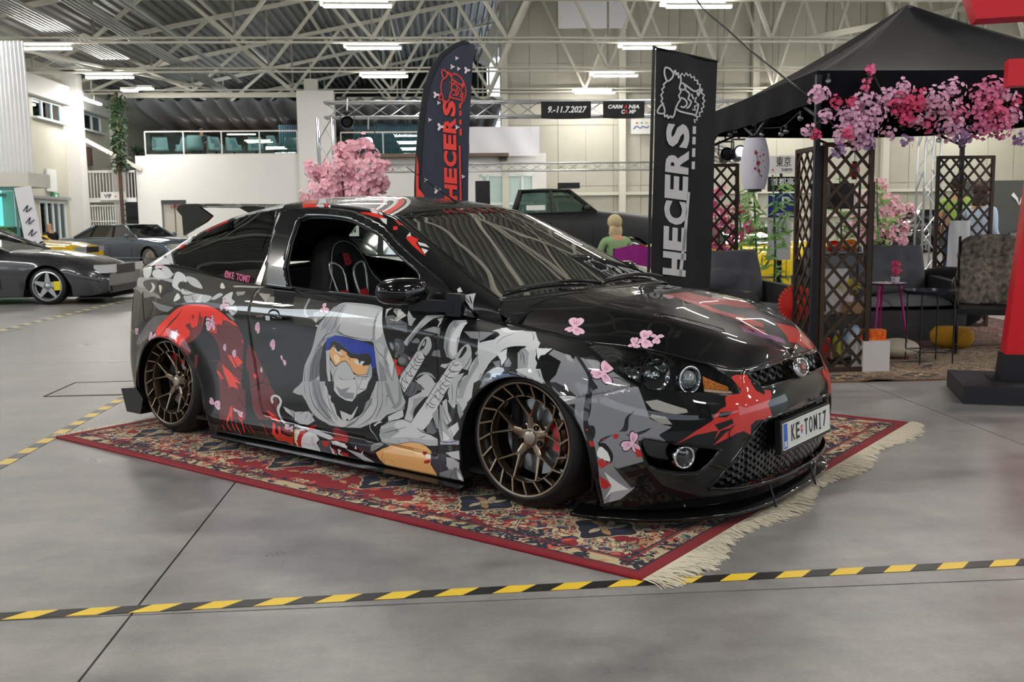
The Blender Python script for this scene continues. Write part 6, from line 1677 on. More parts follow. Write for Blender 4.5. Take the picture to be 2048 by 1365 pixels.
# ================================================================ THE RED RUG UNDER THE CAR
def rug_pattern(w, h, seed, ground, ink, cream, accents, wm, hm, border):
    """one quarter of a knotted carpet (outer corner at 0,0), to be mirrored both ways; wm,hm: quarter size in metres"""
    rs = np.random.RandomState(seed); hexc = lambda c: np.array([int(c[i:i + 2], 16) for i in (0, 2, 4)], 'f') / 255
    G_, K_, C_ = hexc(ground), hexc(ink), hexc(cream); A_ = [hexc(a) for a in accents]
    im = np.empty((h, w, 3), 'f'); im[:] = G_; sx, sy = w / wm, h / hm; S = np.array([sx, sy])
    def fill(P, col):
        P = P * S; x0, y0 = np.maximum(P.min(0).astype(int) - 1, 0); x1 = min(int(P[:, 0].max()) + 2, w); y1 = min(int(P[:, 1].max()) + 2, h)
        if x1 <= x0 or y1 <= y0: return
        X, Y = np.meshgrid(np.arange(x0, x1) + .5, np.arange(y0, y1) + .5); m = inpoly(X, Y, P); im[y0:y1, x0:x1][m] = col
    def rect(a, b, c, d, col): im[int(b * sy):int(d * sy), int(a * sx):int(c * sx)] = col
    def frame(d, wd, col): rect(d, d, wm, d + wd, col); rect(d, d, d + wd, hm, col)
    def leaf(c, a, L, col, wd=.3, curl=.5):
        t = np.linspace(0, 1, 8); ang = a + curl * t; x = np.cumsum(np.cos(ang)) * L / 8; y = np.cumsum(np.sin(ang)) * L / 8; q = np.c_[x, y] + c
        n = np.c_[-np.sin(ang), np.cos(ang)] * (wd * L * np.sin(PI * (t * .9 + .08)))[:, None] * .5
        fill(np.r_[q + n, (q - n)[::-1]], col)
    def rosette(c, r, n, cols):
        for k, (f, col) in enumerate(zip((1.15, 1.0, .62, .34), [K_] + cols)):
            a = np.linspace(0, 2 * PI, n * 6 + 1)[:-1]; rr = r * f * (.78 + .22 * np.cos(a * n)); fill(np.c_[c[0] + rr * np.cos(a), c[1] + rr * np.sin(a)], col)
    def vine(c, a, L, turn, col):
        n = 22; ang = a + turn * np.linspace(0, 1, n) ** 1.5; x = np.cumsum(np.cos(ang)) * L / n; y = np.cumsum(np.sin(ang)) * L / n; q = np.c_[x, y] + c; nn = np.c_[-np.sin(ang), np.cos(ang)] * .0045
        fill(np.r_[q + nn * 1.7, (q - nn * 1.7)[::-1]], K_); fill(np.r_[q + nn * .8, (q - nn * .8)[::-1]], col)
        for k in range(2, n, 3): leaf(q[k], ang[k] + (1 if k % 2 else -1) * 1.0, .035 + .03 * rs.rand(), col if rs.rand() < .7 else A_[rs.randint(len(A_))], .42, .7)
        rosette(q[-1], .020 + .012 * rs.rand(), 5, [C_, A_[rs.randint(len(A_))], G_])
    def scatter(x0, y0, x1, y1, n, base=None):
        if base is not None: rect(x0, y0, x1, y1, base)
        for _ in range(n):
            c = np.array([x0 + (x1 - x0) * rs.rand(), y0 + (y1 - y0) * rs.rand()]); k = rs.rand()
            dark = base is not None
            if k < .55: vine(c, rs.rand() * 6.3, .10 + .14 * rs.rand(), (rs.rand() - .5) * 7, (K_ if dark else C_) if rs.rand() < .6 else A_[rs.randint(len(A_))])
            elif k < .85: rosette(c, .016 + .022 * rs.rand(), rs.choice([5, 6, 8]), [A_[rs.randint(len(A_))] if dark else C_, A_[rs.randint(len(A_))], C_ if dark else K_])
            else: leaf(c, rs.rand() * 6.3, .08, A_[rs.randint(len(A_))], .4, 1)
    b1, b2, b3 = border
    # main field, then borders from the inside out
    scatter(b3, b3, wm, hm, 420); rosette((wm, hm), .55, 12, [K_, C_, G_])
    for _ in range(60):
        a = rs.rand() * 1.6 + PI; r = .5 * rs.rand(); vine(np.array([wm + r * math.cos(a), hm + r * math.sin(a)]), rs.rand() * 6.3, .12, 4 * (rs.rand() - .5), C_)
    for cx_, cy_ in ((b3 + .30, b3 + .30),):
        a = np.linspace(0, PI / 2, 14)
        fill(np.array([(b3, b3), (b3 + .55, b3)] + [(b3 + .42 * math.cos(t) + .1, b3 + .42 * math.sin(t) + .1) for t in a] + [(b3, b3 + .55)]), C_)
        scatter(b3 + .02, b3 + .02, b3 + .40, b3 + .40, 60)
    for d, wd in ((b2, b3 - b2),):
        frame(d, wd, G_); st = rs.get_state()
        for (x0, y0, x1, y1) in ((d, d, wm, d + wd), (d, d, d + wd, hm)): scatter(x0 + .02, y0 + .02, x1 - .0, y1 - .0, int(190 * (x1 - x0) * (y1 - y0)))
        m = d + wd / 2
        for (x, y) in [(m, m)] + [(m + k * .62, m) for k in range(1, int(wm / .62) + 1)] + [(m, m + k * .62) for k in range(1, int(hm / .62) + 1)]:
            a = np.linspace(0, 2 * PI, 49)[:-1]
            for f, col in ((1.08, C_), (1, K_)):
                rr = .135 * f * (1 + .16 * np.cos(4 * a) + .07 * np.cos(8 * a)); fill(np.c_[x + rr * np.cos(a), y + rr * np.sin(a) * .85], col)
            for k in range(7): 
                t = k * 2 * PI / 7; leaf(np.array([x, y]), t, .10, [C_, A_[0], A_[1]][k % 3], .35, .6)
            rosette((x, y), .035, 8, [C_, A_[0], C_])
    frame(b3 - .012, .012, C_); frame(b3 - .004, .006, K_)
    frame(b1, b2 - b1, C_ * .9)
    for (x0, y0, x1, y1) in ((b1, b1, wm, b2), (b1, b1, b2, hm)):
        n = int(((x1 - x0) + (y1 - y0)) / .016)
        for _ in range(n): 
            c = np.array([x0 + (x1 - x0) * rs.rand(), y0 + (y1 - y0) * rs.rand()]); k = rs.rand()
            if k < .5: leaf(c, rs.rand() * 6.3, .07, K_ if rs.rand() < .6 else A_[rs.randint(len(A_))], .35, 1.2)
            elif k < .8: rosette(c, .018, 5, [G_, C_, K_])
            else: vine(c, rs.rand() * 6.3, .09, 3 * (rs.rand() - .5), K_)
    frame(b2 - .010, .010, K_); frame(b2 - .022, .010, G_); frame(b1, .008, K_)
    frame(0, b1, G_ * .92)
    im *= (1 + (rs.rand(h, w, 1) - .5) * .14)
    return np.clip(im, 0, 1)
def carpet_mat(name, q, rough=.95):
    full = np.concatenate([q, q[:, ::-1]], 1); full = np.concatenate([full, full[::-1]], 0)
    m = bpy.data.materials.new(name); m.use_nodes = True; nt = m.node_tree; N = nt.nodes; b = N['Principled BSDF']; b.inputs['Roughness'].default_value = rough; b.inputs['Specular IOR Level'].default_value = .15; b.inputs['Sheen Weight'].default_value = .1
    t = N.new('ShaderNodeTexImage'); t.image = mkimage(name, full); nt.links.new(t.outputs[0], b.inputs['Base Color'])
    n = N.new('ShaderNodeTexNoise'); n.inputs['Scale'].default_value = 350; bp = N.new('ShaderNodeBump'); bp.inputs['Strength'].default_value = .5; bp.inputs['Distance'].default_value = .003; tc = N.new('ShaderNodeTexCoord'); nt.links.new(tc.outputs['Object'], n.inputs['Vector'])
    nt.links.new(n.outputs['Fac'], bp.inputs['Height']); nt.links.new(bp.outputs[0], b.inputs['Normal'])
    return m
def carpet_mesh(name, Lx, Ly, m, parent, th=.008, wave=None, n=40, edge=None):
    P = np.zeros((n + 1, n + 1, 3))
    for i in range(n + 1):
        for j in range(n + 1):
            x, y = Lx * i / n, Ly * j / n; P[i, j] = (x, y, th + (wave(x, y) if wave else 0))
    mb = MB().grid(P); k = len(mb.v)
    ring = [(i, 0) for i in range(n)] + [(n, j) for j in range(n)] + [(i, n) for i in range(n, 0, -1)] + [(0, j) for j in range(n, 0, -1)]
    rv = [tuple(P[i, j]) for i, j in ring]; mb.add(rv + [(x, y, max(z - th, 0)) for x, y, z in rv], [(q, q + len(rv), (q + 1) % len(rv) + len(rv), (q + 1) % len(rv)) for q in range(len(rv))])
    o = mb.build(name, m, parent, True); me = o.data; ul = me.uv_layers.new(name='UVMap')
    co = np.empty(len(me.vertices) * 3, 'f'); me.vertices.foreach_get('co', co); co = co.reshape(-1, 3); li = np.empty(len(me.loops), int); me.loops.foreach_get('vertex_index', li)
    ul.data.foreach_set('uv', (co[li][:, :2] / np.array([Lx, Ly])).astype('f').ravel()); return o
def fringe(name, a, b, out, L, n, m, parent, mess=.5, z=.004, seed=1):
    rs = random.Random(seed); mb = MB(); a = Vector(a); b = Vector(b); out = Vector(out); d = (b - a).normalized()
    for k in range(n):
        t = (k + rs.random()) / n; p = a + (b - a) * t; ln = L * (.7 + .5 * rs.random()) * (1 + .35 * math.sin(t * 23) * mess); dr = (out + d * (rs.random() - .5) * 1.6 * mess + d * .5 * math.sin(t * 31) * mess).normalized()
        s = d * .0035; q = [p]; zz = z
        for i in range(1, 4):
            dr = (dr + d * (rs.random() - .5) * .7 * mess).normalized(); p = p + dr * ln / 3; q.append(p)
        hs = [z, z + .012 * rs.random() + .002, .004 + .018 * rs.random() * mess, .003 + .004 * rs.random()]
        V = []
        for i, c in enumerate(q):
            wd = s * (1 - .22 * i); V += [(c.x - wd.x, c.y - wd.y, hs[i]), (c.x, c.y, hs[i] + .003), (c.x + wd.x, c.y + wd.y, hs[i])]
        mb.add(V, [(3 * i + j, 3 * i + j + 1, 3 * i + j + 4, 3 * i + j + 3) for i in range(3) for j in range(2)])
    return mb.build(name, m, parent, True, kind='stuff')
rug = thing('persian_rug', 'red floral rug with cream fringe lying under the wrapped hatchback', 'rug', (.4399, 3.244, 0), math.atan2(2.4845, 1.9149), hall=False)
rugq = rug_pattern(800, 1000, 3, '8a0f1e', '161a2e', 'cdbb96', ['b98a5e', '2a3560', '7d8a6a', 'c65a4a'], 1.568, 1.978, (.055, .15, .66))
carpet_mesh('pile', 3.137, 3.956, carpet_mat('rug_pile', rugq), rug, .009)
bd_ = MB(); bd_.tube([(0, 0, .006), (0, 3.956, .006)], .008, 6); bd_.build('binding', mat('rug_binding', '8a1626', .8), rug, True)
MB().tube([(3.137, 0, .006), (3.137, 3.956, .006)], .008, 6).build('binding', mat('rug_binding', '8a1626', .8), rug, True)
frm_ = mat('fringe_cotton', 'cfc6b2', .9)
fringe('fringe', (0, 0, 0), (3.137, 0, 0), (0, -1, 0), .115, 1500, frm_, rug, .8)
fringe('fringe', (0, 3.956, 0), (3.137, 3.956, 0), (0, 1, 0), .05, 500, frm_, rug, .5, seed=2)
# ================================================================ OTHER CARS OF THE SHOW
dglass = mat('dark_car_glass', '0b1012', .03, coat=1, spec=.8)
aglass = glass('pale_car_glass', '9fb3ae', .08)
chromeb = mat('chrome', 'd8dadc', .12, 1); blackt = mat('black_trim', '0d0d0e', .45)
def other_car(name, label, x, y, rz, body, L=4.5, Wd=1.74, wb=2.65, fo=.85, r=.31, top=None, cab=None, zb=.16, rim='spokes', rimm=None, gl_=dglass, trim_=None, light=None, roofm=None, spoke_count=5, beltline=None, lampz=.62, cat='car', grille=None, group=None, hpar=.16):
    """x,y: hall position of the near front wheel's contact point; x axis of the car points to its nose, origin on the ground under the front axle"""
    t = thing(name, label, cat, (0, 0, 0), 0, group)
    t.matrix_basis = HMat(x, y, 0, rz) @ Matrix.Translation((0, Wd / 2 - .04, 0))
    hw = Wd / 2; rear = -(L - fo); X = np.unique(np.r_[np.linspace(rear, fo, 74), [fo - .02, fo - .06, rear + .02, rear + .06]])
    tx, tz = zip(*top); n = 9; P = np.zeros((len(X), n, 3)); ra = r + .055
    for i, xx in enumerate(X):
        zt = np.interp(xx, tx, tz); e = min(fo - xx, xx - rear); w = hw * (1 - .16 * max(0, 1 - e / .45) ** 2.2); zlo = zb + .04 * max(0, 1 - e / .3)
        for wx in (0, -wb):
            d = abs(xx - wx)
            if d < ra: zlo = max(zlo, .31 * r / .31 + math.sqrt(ra * ra - d * d) - .02)
        zs = zb + (zt - zb) * np.array([0, .3, .6, .80, .93, 1.0]); ys = np.array([.955, .995, 1.0, .98, .93, .84]) * w
        for k in range(6): P[i, k] = (xx, -ys[k], max(zs[k], min(zlo, zt - .03)))
        cr_ = .035 + .02 * (xx > -.3)
        for k, f in enumerate((.6, .3, 0)): P[i, 6 + k] = (xx, -w * .84 * f, zt + cr_ * (1 - f * f))
    m = MB(); m.grid(P); m.grid(P * np.array([1, -1, 1]), flip=True)
    for q in (0, -1):
        R_ = [tuple(p) for p in P[q]]; Lf = [(a, -b, c) for a, b, c in R_[::-1][1:]]; m.add(R_ + Lf, [tuple(range(len(R_ + Lf)))])
    m.build('body', body, t, 40)
    zt_ = lambda xx: float(np.interp(xx, tx, tz))
    # cabin: base x front, roof x front, roof x rear, base x rear, roof height, pillar positions
    b0, r0, r1, b1, rh, pil = cab; zB0, zB1 = zt_(b0), zt_(b1); bw = hw * .84; rw = hw * .70
    rm = roofm or body
    Q = np.zeros((9, 7, 3))
    for i, s in enumerate(np.linspace(0, 1, 9)):
        for j, v in enumerate(np.linspace(-1, 1, 7)): Q[i, j] = (r0 + (r1 - r0) * s + .06 * (1 - v * v) * (1 if i == 0 else -1 if i == 8 else 0), rw * v, rh - .035 * v * v + .03 * math.sin(PI * s) - .02)
    rp = MB().grid(Q); Q2 = Q.copy(); Q2[..., 2] -= .03; rp.grid(Q2, flip=True); rp.build('roof', rm, t, True)
    A = lambda s, a: (b0 + (r0 - b0) * a, s * (bw + (rw - bw) * a), zB0 + (rh - .045 - zB0) * a); C = lambda s, a: (b1 + (r1 - b1) * a, s * (bw + (rw - bw) * a), zB1 + (rh - .045 - zB1) * a)
    def Bp(s, xb, a): return (xb + (r0 + (r1 - r0) * (b0 - xb) / (b0 - b1) - xb) * a * .35, s * (bw + (rw - bw) * a), zt_(xb) + (rh - .045 - zt_(xb)) * a)
    for s in (-1, 1):
        for f, w_ in ((A, .055), (C, .10)):
            pp = MB(); pp.tube([f(s, 0), f(s, .5), f(s, 1)], w_ / 2, 6); pp.build('pillar', rm, t, True)
        MB().tube([A(s, 1), Bp(s, (b0 + b1) / 2, 1.0), C(s, 1)], .022, 6).build('roof_rail', rm, t, True)
        pts = [b0] + list(pil) + [b1]
        for a_, b_ in zip(pts[:-1], pts[1:]):
            la = A(s, 0) if a_ == b0 else Bp(s, a_, 0); ua = A(s, .98) if a_ == b0 else Bp(s, a_, .98); lb = C(s, 0) if b_ == b1 else Bp(s, b_, 0); ub = C(s, .98) if b_ == b1 else Bp(s, b_, .98)
            MB().add([la, lb, ub, ua], [(0, 1, 2, 3)]).build('side_window', gl_, t)
            if a_ != b0: MB().bar(la, ua, .06, .03).build('pillar', rm if a_ == pil[0] and len(pil) < 2 else blackt, t)
        MB().bar((A(s, 0)[0], s * bw * 1.01, zB0 + .01), (C(s, 0)[0], s * bw * 1.01, zB1 + .01), .02, .02).build('window_trim', trim_ or blackt, t)
    MB().add([A(-1, .03), A(1, .03), A(1, .97), (r0 + .06, 0, rh - .02), A(-1, .97)], [(0, 1, 2, 3, 4)]).build('windscreen', gl_, t)
    MB().add([C(-1, .05), C(1, .05), C(1, .97), C(-1, .97)], [(3, 2, 1, 0)]).build('rear_window', gl_, t)
    MB().b2((rear + .1, -hw * .8, zb - .02), (fo - .15, hw * .8, zb + .12)).b2((b1 + .3, -bw * .9, .3), (b0 - .3, bw * .9, min(zB0, zB1) - .05)).build('underbody', mat('well_black', '050505', .9), t)
    g = MB()
    for s in (-1, 1):
        for xx in [b0 - .10] + list(pil[:2]) + [b1 + .25]:
            if xx < -wb + ra: continue
            g.tube([(xx, s * hw * 1.001, zb + .12), (xx, s * hw * 1.002, zb + (zt_(xx) - zb) * .6), (xx, s * hw * .93, zb + (zt_(xx) - zb) * .94)], .004, 4)
    g.build('door_gaps', gapm, t, kind='stuff')
    for s in (-1, 1):
        for xx in pil[:1]: MB().tube([(xx - .04, s * (hw + .012), zt_(xx) - hpar), (xx - .22, s * (hw + .012), zt_(xx) - hpar)], .012, 6).build('door_handle', chromeb if trim_ else blackt, t)
        mm = MB(); mm.ball((b0 - .22, s * (hw + .03), zB0 + .08), .09, 10, (.6, 1, .8)); mm.build('door_mirror', body, t, True)
        if trim_: MB().bar((fo - .1, s * (hw + .003), zb + .16), (rear + .1, s * (hw + .003), zb + .16), .03, .01, up=(0, 1, 0)).build('side_strip', trim_, t)
        hl_ = MB(); hl_.box((fo - .10, s * hw * .68, lampz), (.22, hw * .42, .13)); hl_.build('headlight', light or mat('lamp_grey', 'c9cdd0', .08, .4, coat=1), t)
        MB().box((rear + .06, s * hw * .72, lampz + .08), (.14, hw * .4, .13)).build('tail_light', mat('tail_red', '7c1014', .2, coat=1), t)
    MB().box((fo - .02, 0, lampz - .02), (.06, hw * .9, .15)).build('grille', grille or blackt, t)
    MB().box((fo - .03, 0, zb + .10), (.10, hw * 1.5, .10)).build('front_bumper', blackt if not trim_ else trim_, t)
    # wheels
    rm_ = rimm or mat('rim_silver', 'b9bdc2', .25, .8)
    w = MB(); w.lathe([(r * .55, -.03), (r * .74, .0), (r * .78, .012), (r, -.0), (r, -.17), (r * .7, -.18)], 32)
    base = MB().lathe([(r * .66, -.045), (r * .76, -.01), (r * .80, .012), (r * .735, .016), (r * .72, -.03), (r * .70, -.12)], 36)
    w0 = None
    for wx in (0, -wb):
        for s in (-1, 1):
            M = Matrix.Translation((wx, s * (hw - .03), r)) @ Matrix.Rotation(-s * PI / 2, 4, 'X')
            if w0 is None:
                o = base.build('wheel', rm_, t, 40); w0 = o
                MB().lathe([(r * .78, .012), (r * .9, .014), (r, -.02), (r, -.17), (r * .7, -.19)], 36).build('tyre', tyrem, o, True)
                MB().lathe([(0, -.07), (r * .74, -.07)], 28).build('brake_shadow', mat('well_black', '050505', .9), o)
                if rim == 'spokes':
                    for k in range(spoke_count):
                        a = 2 * PI * k / spoke_count + .3; c_ = Vector((math.cos(a), math.sin(a), 0)); n_ = Vector((-math.sin(a), math.cos(a), 0)); w1, w2 = (.11, .035) if spoke_count == 5 else (.05, .03)
                        V = [c_ * .02 + n_ * w1 * .5 * r / .3, c_ * .02 - n_ * w1 * .5 * r / .3, c_ * r * .74 - n_ * w2 * .5, c_ * r * .74 + n_ * w2 * .5]; V = [(v.x, v.y, -.005) for v in V] + [(v.x * 1, v.y, -.04) for v in V]
                        MB().add(V, [(0, 1, 2, 3), (7, 6, 5, 4), (0, 4, 5, 1), (1, 5, 6, 2), (2, 6, 7, 3), (3, 7, 4, 0)]).build('spoke', rm_, o)
                else: MB().lathe([(0, .01), (r * .3, .006), (r * .6, -.01), (r * .72, -.02)], 30).build('hubcap', rm_, o, True)
                MB().lathe([(0, .004), (.045, .002), (.05, -.02)], 20).build('hub', rm_, o, True)
            else:
                o = w0.copy(); COL.objects.link(o); o.parent = t
                for ch in list(w0.children):
                    c = ch.copy(); COL.objects.link(c); c.parent = o
            o.matrix_basis = M
    return t
# blue-grey saloon (left, far)
x, y, _ = gp(300, 537)
other_car('saloon_car', 'long blue-grey saloon with chrome window trim parked by the white gallery wall', x, y, math.radians(-31), mat('blue_grey_paint', '5d6b7c', .22, .4, coat=1), L=4.85, wb=2.85, fo=.80, r=.30, Wd=1.75,
          top=[(-4.05, .80), (-3.9, .86), (-2.9, .88), (-.7, .86), (.0, .82), (.6, .76), (.8, .66)], cab=(-.55, -1.15, -2.35, -3.15, 1.27, (-1.55, -2.5)), rim='cap', trim_=mat('bright_trim', 'b8c4d0', .2, .8), gl_=dglass, zb=.14)
# silver coupe half hidden behind the wing
x, y, _ = gp(360, 545)
other_car('coupe_car', 'silver coupe half hidden between the blue-grey saloon and the black wing', x + 1.6, y + 10, math.radians(-10), mat('silver_paint', 'aeb2b5', .2, .6, coat=1), L=4.4, top=[(-3.6, .75), (-3.4, .86), (-.6, .86), (.5, .72), (.8, .6)], cab=(-.5, -1.1, -2.3, -3.2, 1.22, (-1.7,)), gl_=mat('smoke_glass', '4a4a46', .05, coat=1), trim_=chromeb)
# dark coupe, left edge
x, y, _ = gp(98, 610)
dark_coupe = other_car('coupe_car', 'dark grey low coupe with silver five spoke wheels cropped off by the left edge', x, y, math.radians(-3), mat('dark_grey_paint', '3a3a3f', .25, .4, coat=1), L=4.4, wb=2.6, fo=.93, r=.295, Wd=1.76,
          top=[(-3.4, .80), (-1.0, .84), (-.62, .83), (-.1, .78), (.4, .70), (.75, .58), (.93, .48)], cab=(-.62, -1.4, -2.3, -3.1, 1.22, (-1.6,)), zb=.13, lampz=.55, trim_=None)
for s in (-1, 1): MB().bar((.45, s * .80, .10), (.98, s * .70, .10), .25, .02).build('splitter', blackt, dark_coupe)
MB().b2((.55, -.82, .085), (1.0, .82, .11)).build('chin_spoiler', mat('dark_grey_paint', '3a3a3f', .25), dark_coupe)
for a in (.1,): MB().box((.16, -.86, .30), (.10, .02, .14)).build('caliper', mat('caliper_yellow', 'e6d21c', .4), dark_coupe)
# yellow car behind it
x, y, _ = gp(60, 560)
other_car('yellow_coupe', 'bright yellow car bonnet showing behind the dark grey coupe', x - .55, y + 2.6, math.radians(-3), mat('yellow_paint', 'f0bd14', .25, coat=1), L=4.2, fo=.8, top=[(-3.3, .80), (-1.0, .86), (-.6, .85), (.0, .79), (.5, .75), (.78, .66)], cab=(-.6, -1.2, -2.2, -3.0, 1.25, (-1.6,)), zb=.2)
# white car behind the wrapped one, seen through its windows
wt_ = other_car('white_car', 'white hatchback standing behind the wrapped car, visible through its windows', .66, 8.35, math.radians(-36), mat('white_paint', 'e2e3da', .25, coat=1), L=4.2, wb=2.6, fo=.8, Wd=1.72, r=.31,
          top=[(-3.4, .84), (-3.2, .94), (-.75, .92), (-.1, .86), (.5, .78), (.8, .62)], cab=(-.65, -1.35, -2.6, -3.25, 1.36, (-1.6, -2.5)), gl_=dglass, hpar=.17)
jp = MB().box((-2.05, -.70, 1.16), (.34, .004, .11)).build('sticker_plate', mat('plate_white', 'd9dad6', .4), wt_)
text('JAPAN', .075, 'sticker_lettering', blackt, jp, Matrix.Translation((-2.02, -.704, 1.16)) @ Matrix.Rotation(PI / 2, 4, 'X'), .001, bold=.002)
MB().lathe([(0, .001), (.022, .001)], 20, Matrix.Translation((-2.17, -.704, 1.16)) @ Matrix.Rotation(PI / 2, 4, 'X')).build('sticker_dot', mat('emblem_red', 'a01420', .6), jp)
# black pickup
x, y, _ = at(1262, 500, 21.5)
pk = other_car('pickup_truck', 'matt black crew-cab pickup truck parked beyond the wrapped car roof', x, y, math.radians(-6), mat('matt_black_paint', '1b1c1f', .5, .2), L=5.2, wb=3.4, fo=.95, r=.40, Wd=1.95,
          top=[(-4.25, 1.30), (-3.2, 1.32), (-2.9, 1.36), (-1.0, 1.38), (-.8, 1.40), (-.2, 1.34), (.6, 1.24), (.95, 1.06)], cab=(-.75, -1.35, -2.45, -2.62, 1.93, (-1.70,)), zb=.40, lampz=.95, gl_=aglass, cat='truck', hpar=.22)
MB().box((-1.35, 0, 2.0), (.5, .5, .12)).build('roof_hatch', blackt, pk)
st = MB().box((-2.1, -.80, 1.50), (.42, .005, .11)).build('window_sticker', mat('plate_white', 'd9dad6', .4), pk)
# small yellow car with a white roof behind the sofas
x, y, _ = at(1655, 560, 14.6)
yc = other_car('vintage_car', 'small yellow vintage saloon with a white roof behind the grey sofas', x, y, math.radians(-4), mat('yellow_paint2', 'f2d21e', .25, coat=1), L=3.3, wb=2.0, fo=.55, r=.27, Wd=1.45,
          top=[(-2.75, .72), (-2.6, .80), (-.6, .82), (.2, .80), (.5, .74), (.55, .62)], cab=(-.55, -.85, -1.75, -2.05, 1.14, (-1.2,)), roofm=mat('white_paint', 'e2e3da', .25, coat=1), trim_=chromeb, gl_=aglass, lampz=.66, rim='cap')
# right background: black hatch facing us, silver saloon, red car
x, y, _ = gp(1790, 505)
other_car('black_hatchback', 'black hatchback beyond the pink tree near the back wall', x, y + 1, math.radians(-150), mat('black_paint', '121316', .2, coat=1), L=4.2, top=[(-3.3, .8), (-3.1, .95), (-.7, .95), (0, .86), (.6, .78), (.8, .6)], cab=(-.6, -1.3, -2.6, -3.2, 1.42, (-1.6,)))
x, y, _ = gp(2010, 512)
other_car('silver_saloon', 'silver saloon parked by the grey logo wall at the right edge', x + .6, y + .5, math.radians(178), mat('silver_paint2', '8f969b', .12, .8, coat=1), L=4.5, top=[(-3.6, .8), (-3.4, .95), (-.7, .93), (0, .86), (.6, .78), (.8, .6)], cab=(-.6, -1.3, -2.6, -3.3, 1.42, (-1.7,)))
x, y, _ = at(1975, 560, 14.6)
rc = other_car('red_car', 'small shiny red car behind the right-hand trellis', x, y, math.radians(172), mat('red_paint', 'c40f14', .15, coat=1), L=3.4, wb=2.2, fo=.6, r=.28, Wd=1.5, top=[(-2.7, .72), (-2.5, .82), (-.7, .86), (.1, .80), (.45, .66), (.6, .48)], cab=(-.7, -1.1, -2.0, -2.4, 1.2, (-1.3,)), trim_=chromeb, light=mat('amber_lamp', 'e89a14', .2, coat=1))
# ================================================================ PEOPLE
def figure(name, label, x, y, z, rz, joints, edges, rad, paint, hair=None, hairlen=0, skin='c99a7a', group=None):
    """one continuous body grown from a skeleton; joints in metres (x right, y forward, z up) from the figure's base"""
    t = thing(name, label, 'person', (x, y, z), rz, group)
    names = list(joints); me = bpy.data.meshes.new('body'); me.from_pydata([joints[n] for n in names], [(names.index(a), names.index(b)) for a, b in edges], [])
    o = bpy.data.objects.new('body', me); COL.objects.link(o); md = o.modifiers.new('skin', 'SKIN'); md.use_smooth_shade = True
    me.skin_vertices or None
    sv = me.skin_vertices[0].data if len(me.skin_vertices) else None
    if sv is None:
        bm_ = None
    else:
        for i, n in enumerate(names): r_ = rad.get(n, .05); sv[i].radius = (r_, r_) if not hasattr(r_, '__len__') else r_; sv[i].use_root = n == 'pelvis'
    smoother = o.modifiers.new('subdivision', 'SUBSURF'); smoother.levels = 1; smoother.render_levels = 1
    dg = bpy.context.evaluated_depsgraph_get(); m2 = bpy.data.meshes.new_from_object(o.evaluated_get(dg)); bpy.data.objects.remove(o, do_unlink=True)
    V = np.empty(len(m2.vertices) * 3, 'f'); m2.vertices.foreach_get('co', V); V = V.reshape(-1, 3); J = np.array([joints[n] for n in names])
    m2.materials.clear(); cols = []
    for n in names:
        c = paint(n) or skin
        if c not in cols: cols.append(c)
    for c in cols: m2.materials.append(mat('cloth_' + c if c != skin else 'skin_' + c, c, .75))
    mi = []
    for p in m2.polygons:
        c = V[list(p.vertices)].mean(0); k = int(np.argmin(((J - c) ** 2).sum(1))); mi.append(cols.index(paint(names[k]) or skin))
    m2.polygons.foreach_set('material_index', mi); m2.polygons.foreach_set('use_smooth', [True] * len(mi)); m2.name = 'body'
    b = bpy.data.objects.new('body', m2); COL.objects.link(b); b.parent = t
    h = Vector(joints['head']); 
    fc = MB(); fc.ball(h + Vector((0, .105, -.005)), .016, 8, (.7, 1, 1.2)); fc.build('nose', mat('skin_' + skin, skin, .75), b)
    for s in (-1, 1):
        MB().ball(h + Vector((s * .033, .088, .018)), .012, 8).build('eye', mat('eye_dark', '20201e', .3), b); MB().ball(h + Vector((s * .082, .0, .0)), .024, 8, (.4, .7, 1.1)).build('ear', mat('skin_' + skin, skin, .75), b)
    MB().ball(h + Vector((0, .088, -.045)), .022, 8, (1, .4, .3)).build('mouth', mat('lips', 'a0574e', .6), b)
    if hair:
        hm = MB(); P = []
        hm.ball(h + Vector((0, -.022, .028)), .104, 16, (.92, 1.02, .98), jit=.05)
        if hairlen: hm.ball(h + Vector((0, -.045, -.06 - hairlen * .4)), .10, 14, (1.0, .65, 1.0 + hairlen * 2.2), jit=.1)
        hm.build('hair', mat('hair_' + hair, hair, .6, noise=.3, nscale=60), t, True)
    return t
BONES = [('pelvis', 'spine'), ('spine', 'chest'), ('chest', 'neck'), ('neck', 'head'), ('head', 'crown'), ('chest', 'left_shoulder'), ('left_shoulder', 'left_elbow'), ('left_elbow', 'left_wrist'), ('left_wrist', 'left_hand'), ('chest', 'right_shoulder'), ('right_shoulder', 'right_elbow'), ('right_elbow', 'right_wrist'), ('right_wrist', 'right_hand'),
        ('pelvis', 'thigh_left'), ('thigh_left', 'shin_left'), ('shin_left', 'foot_left'), ('foot_left', 'tip_left'), ('pelvis', 'thigh_right'), ('thigh_right', 'shin_right'), ('shin_right', 'foot_right'), ('foot_right', 'tip_right')]
girths = dict(pelvis=(.15, .11), spine=(.14, .10), chest=(.15, .105), neck=.052, head=(.078, .092), crown=(.06, .07), left_shoulder=.062, right_shoulder=.062, left_elbow=.042, right_elbow=.042, left_wrist=.030, right_wrist=.030, left_hand=.030, right_hand=.030, thigh_left=.085, thigh_right=.085, shin_left=.06, shin_right=.06, foot_left=.042, foot_right=.042, tip_left=.034, tip_right=.034)
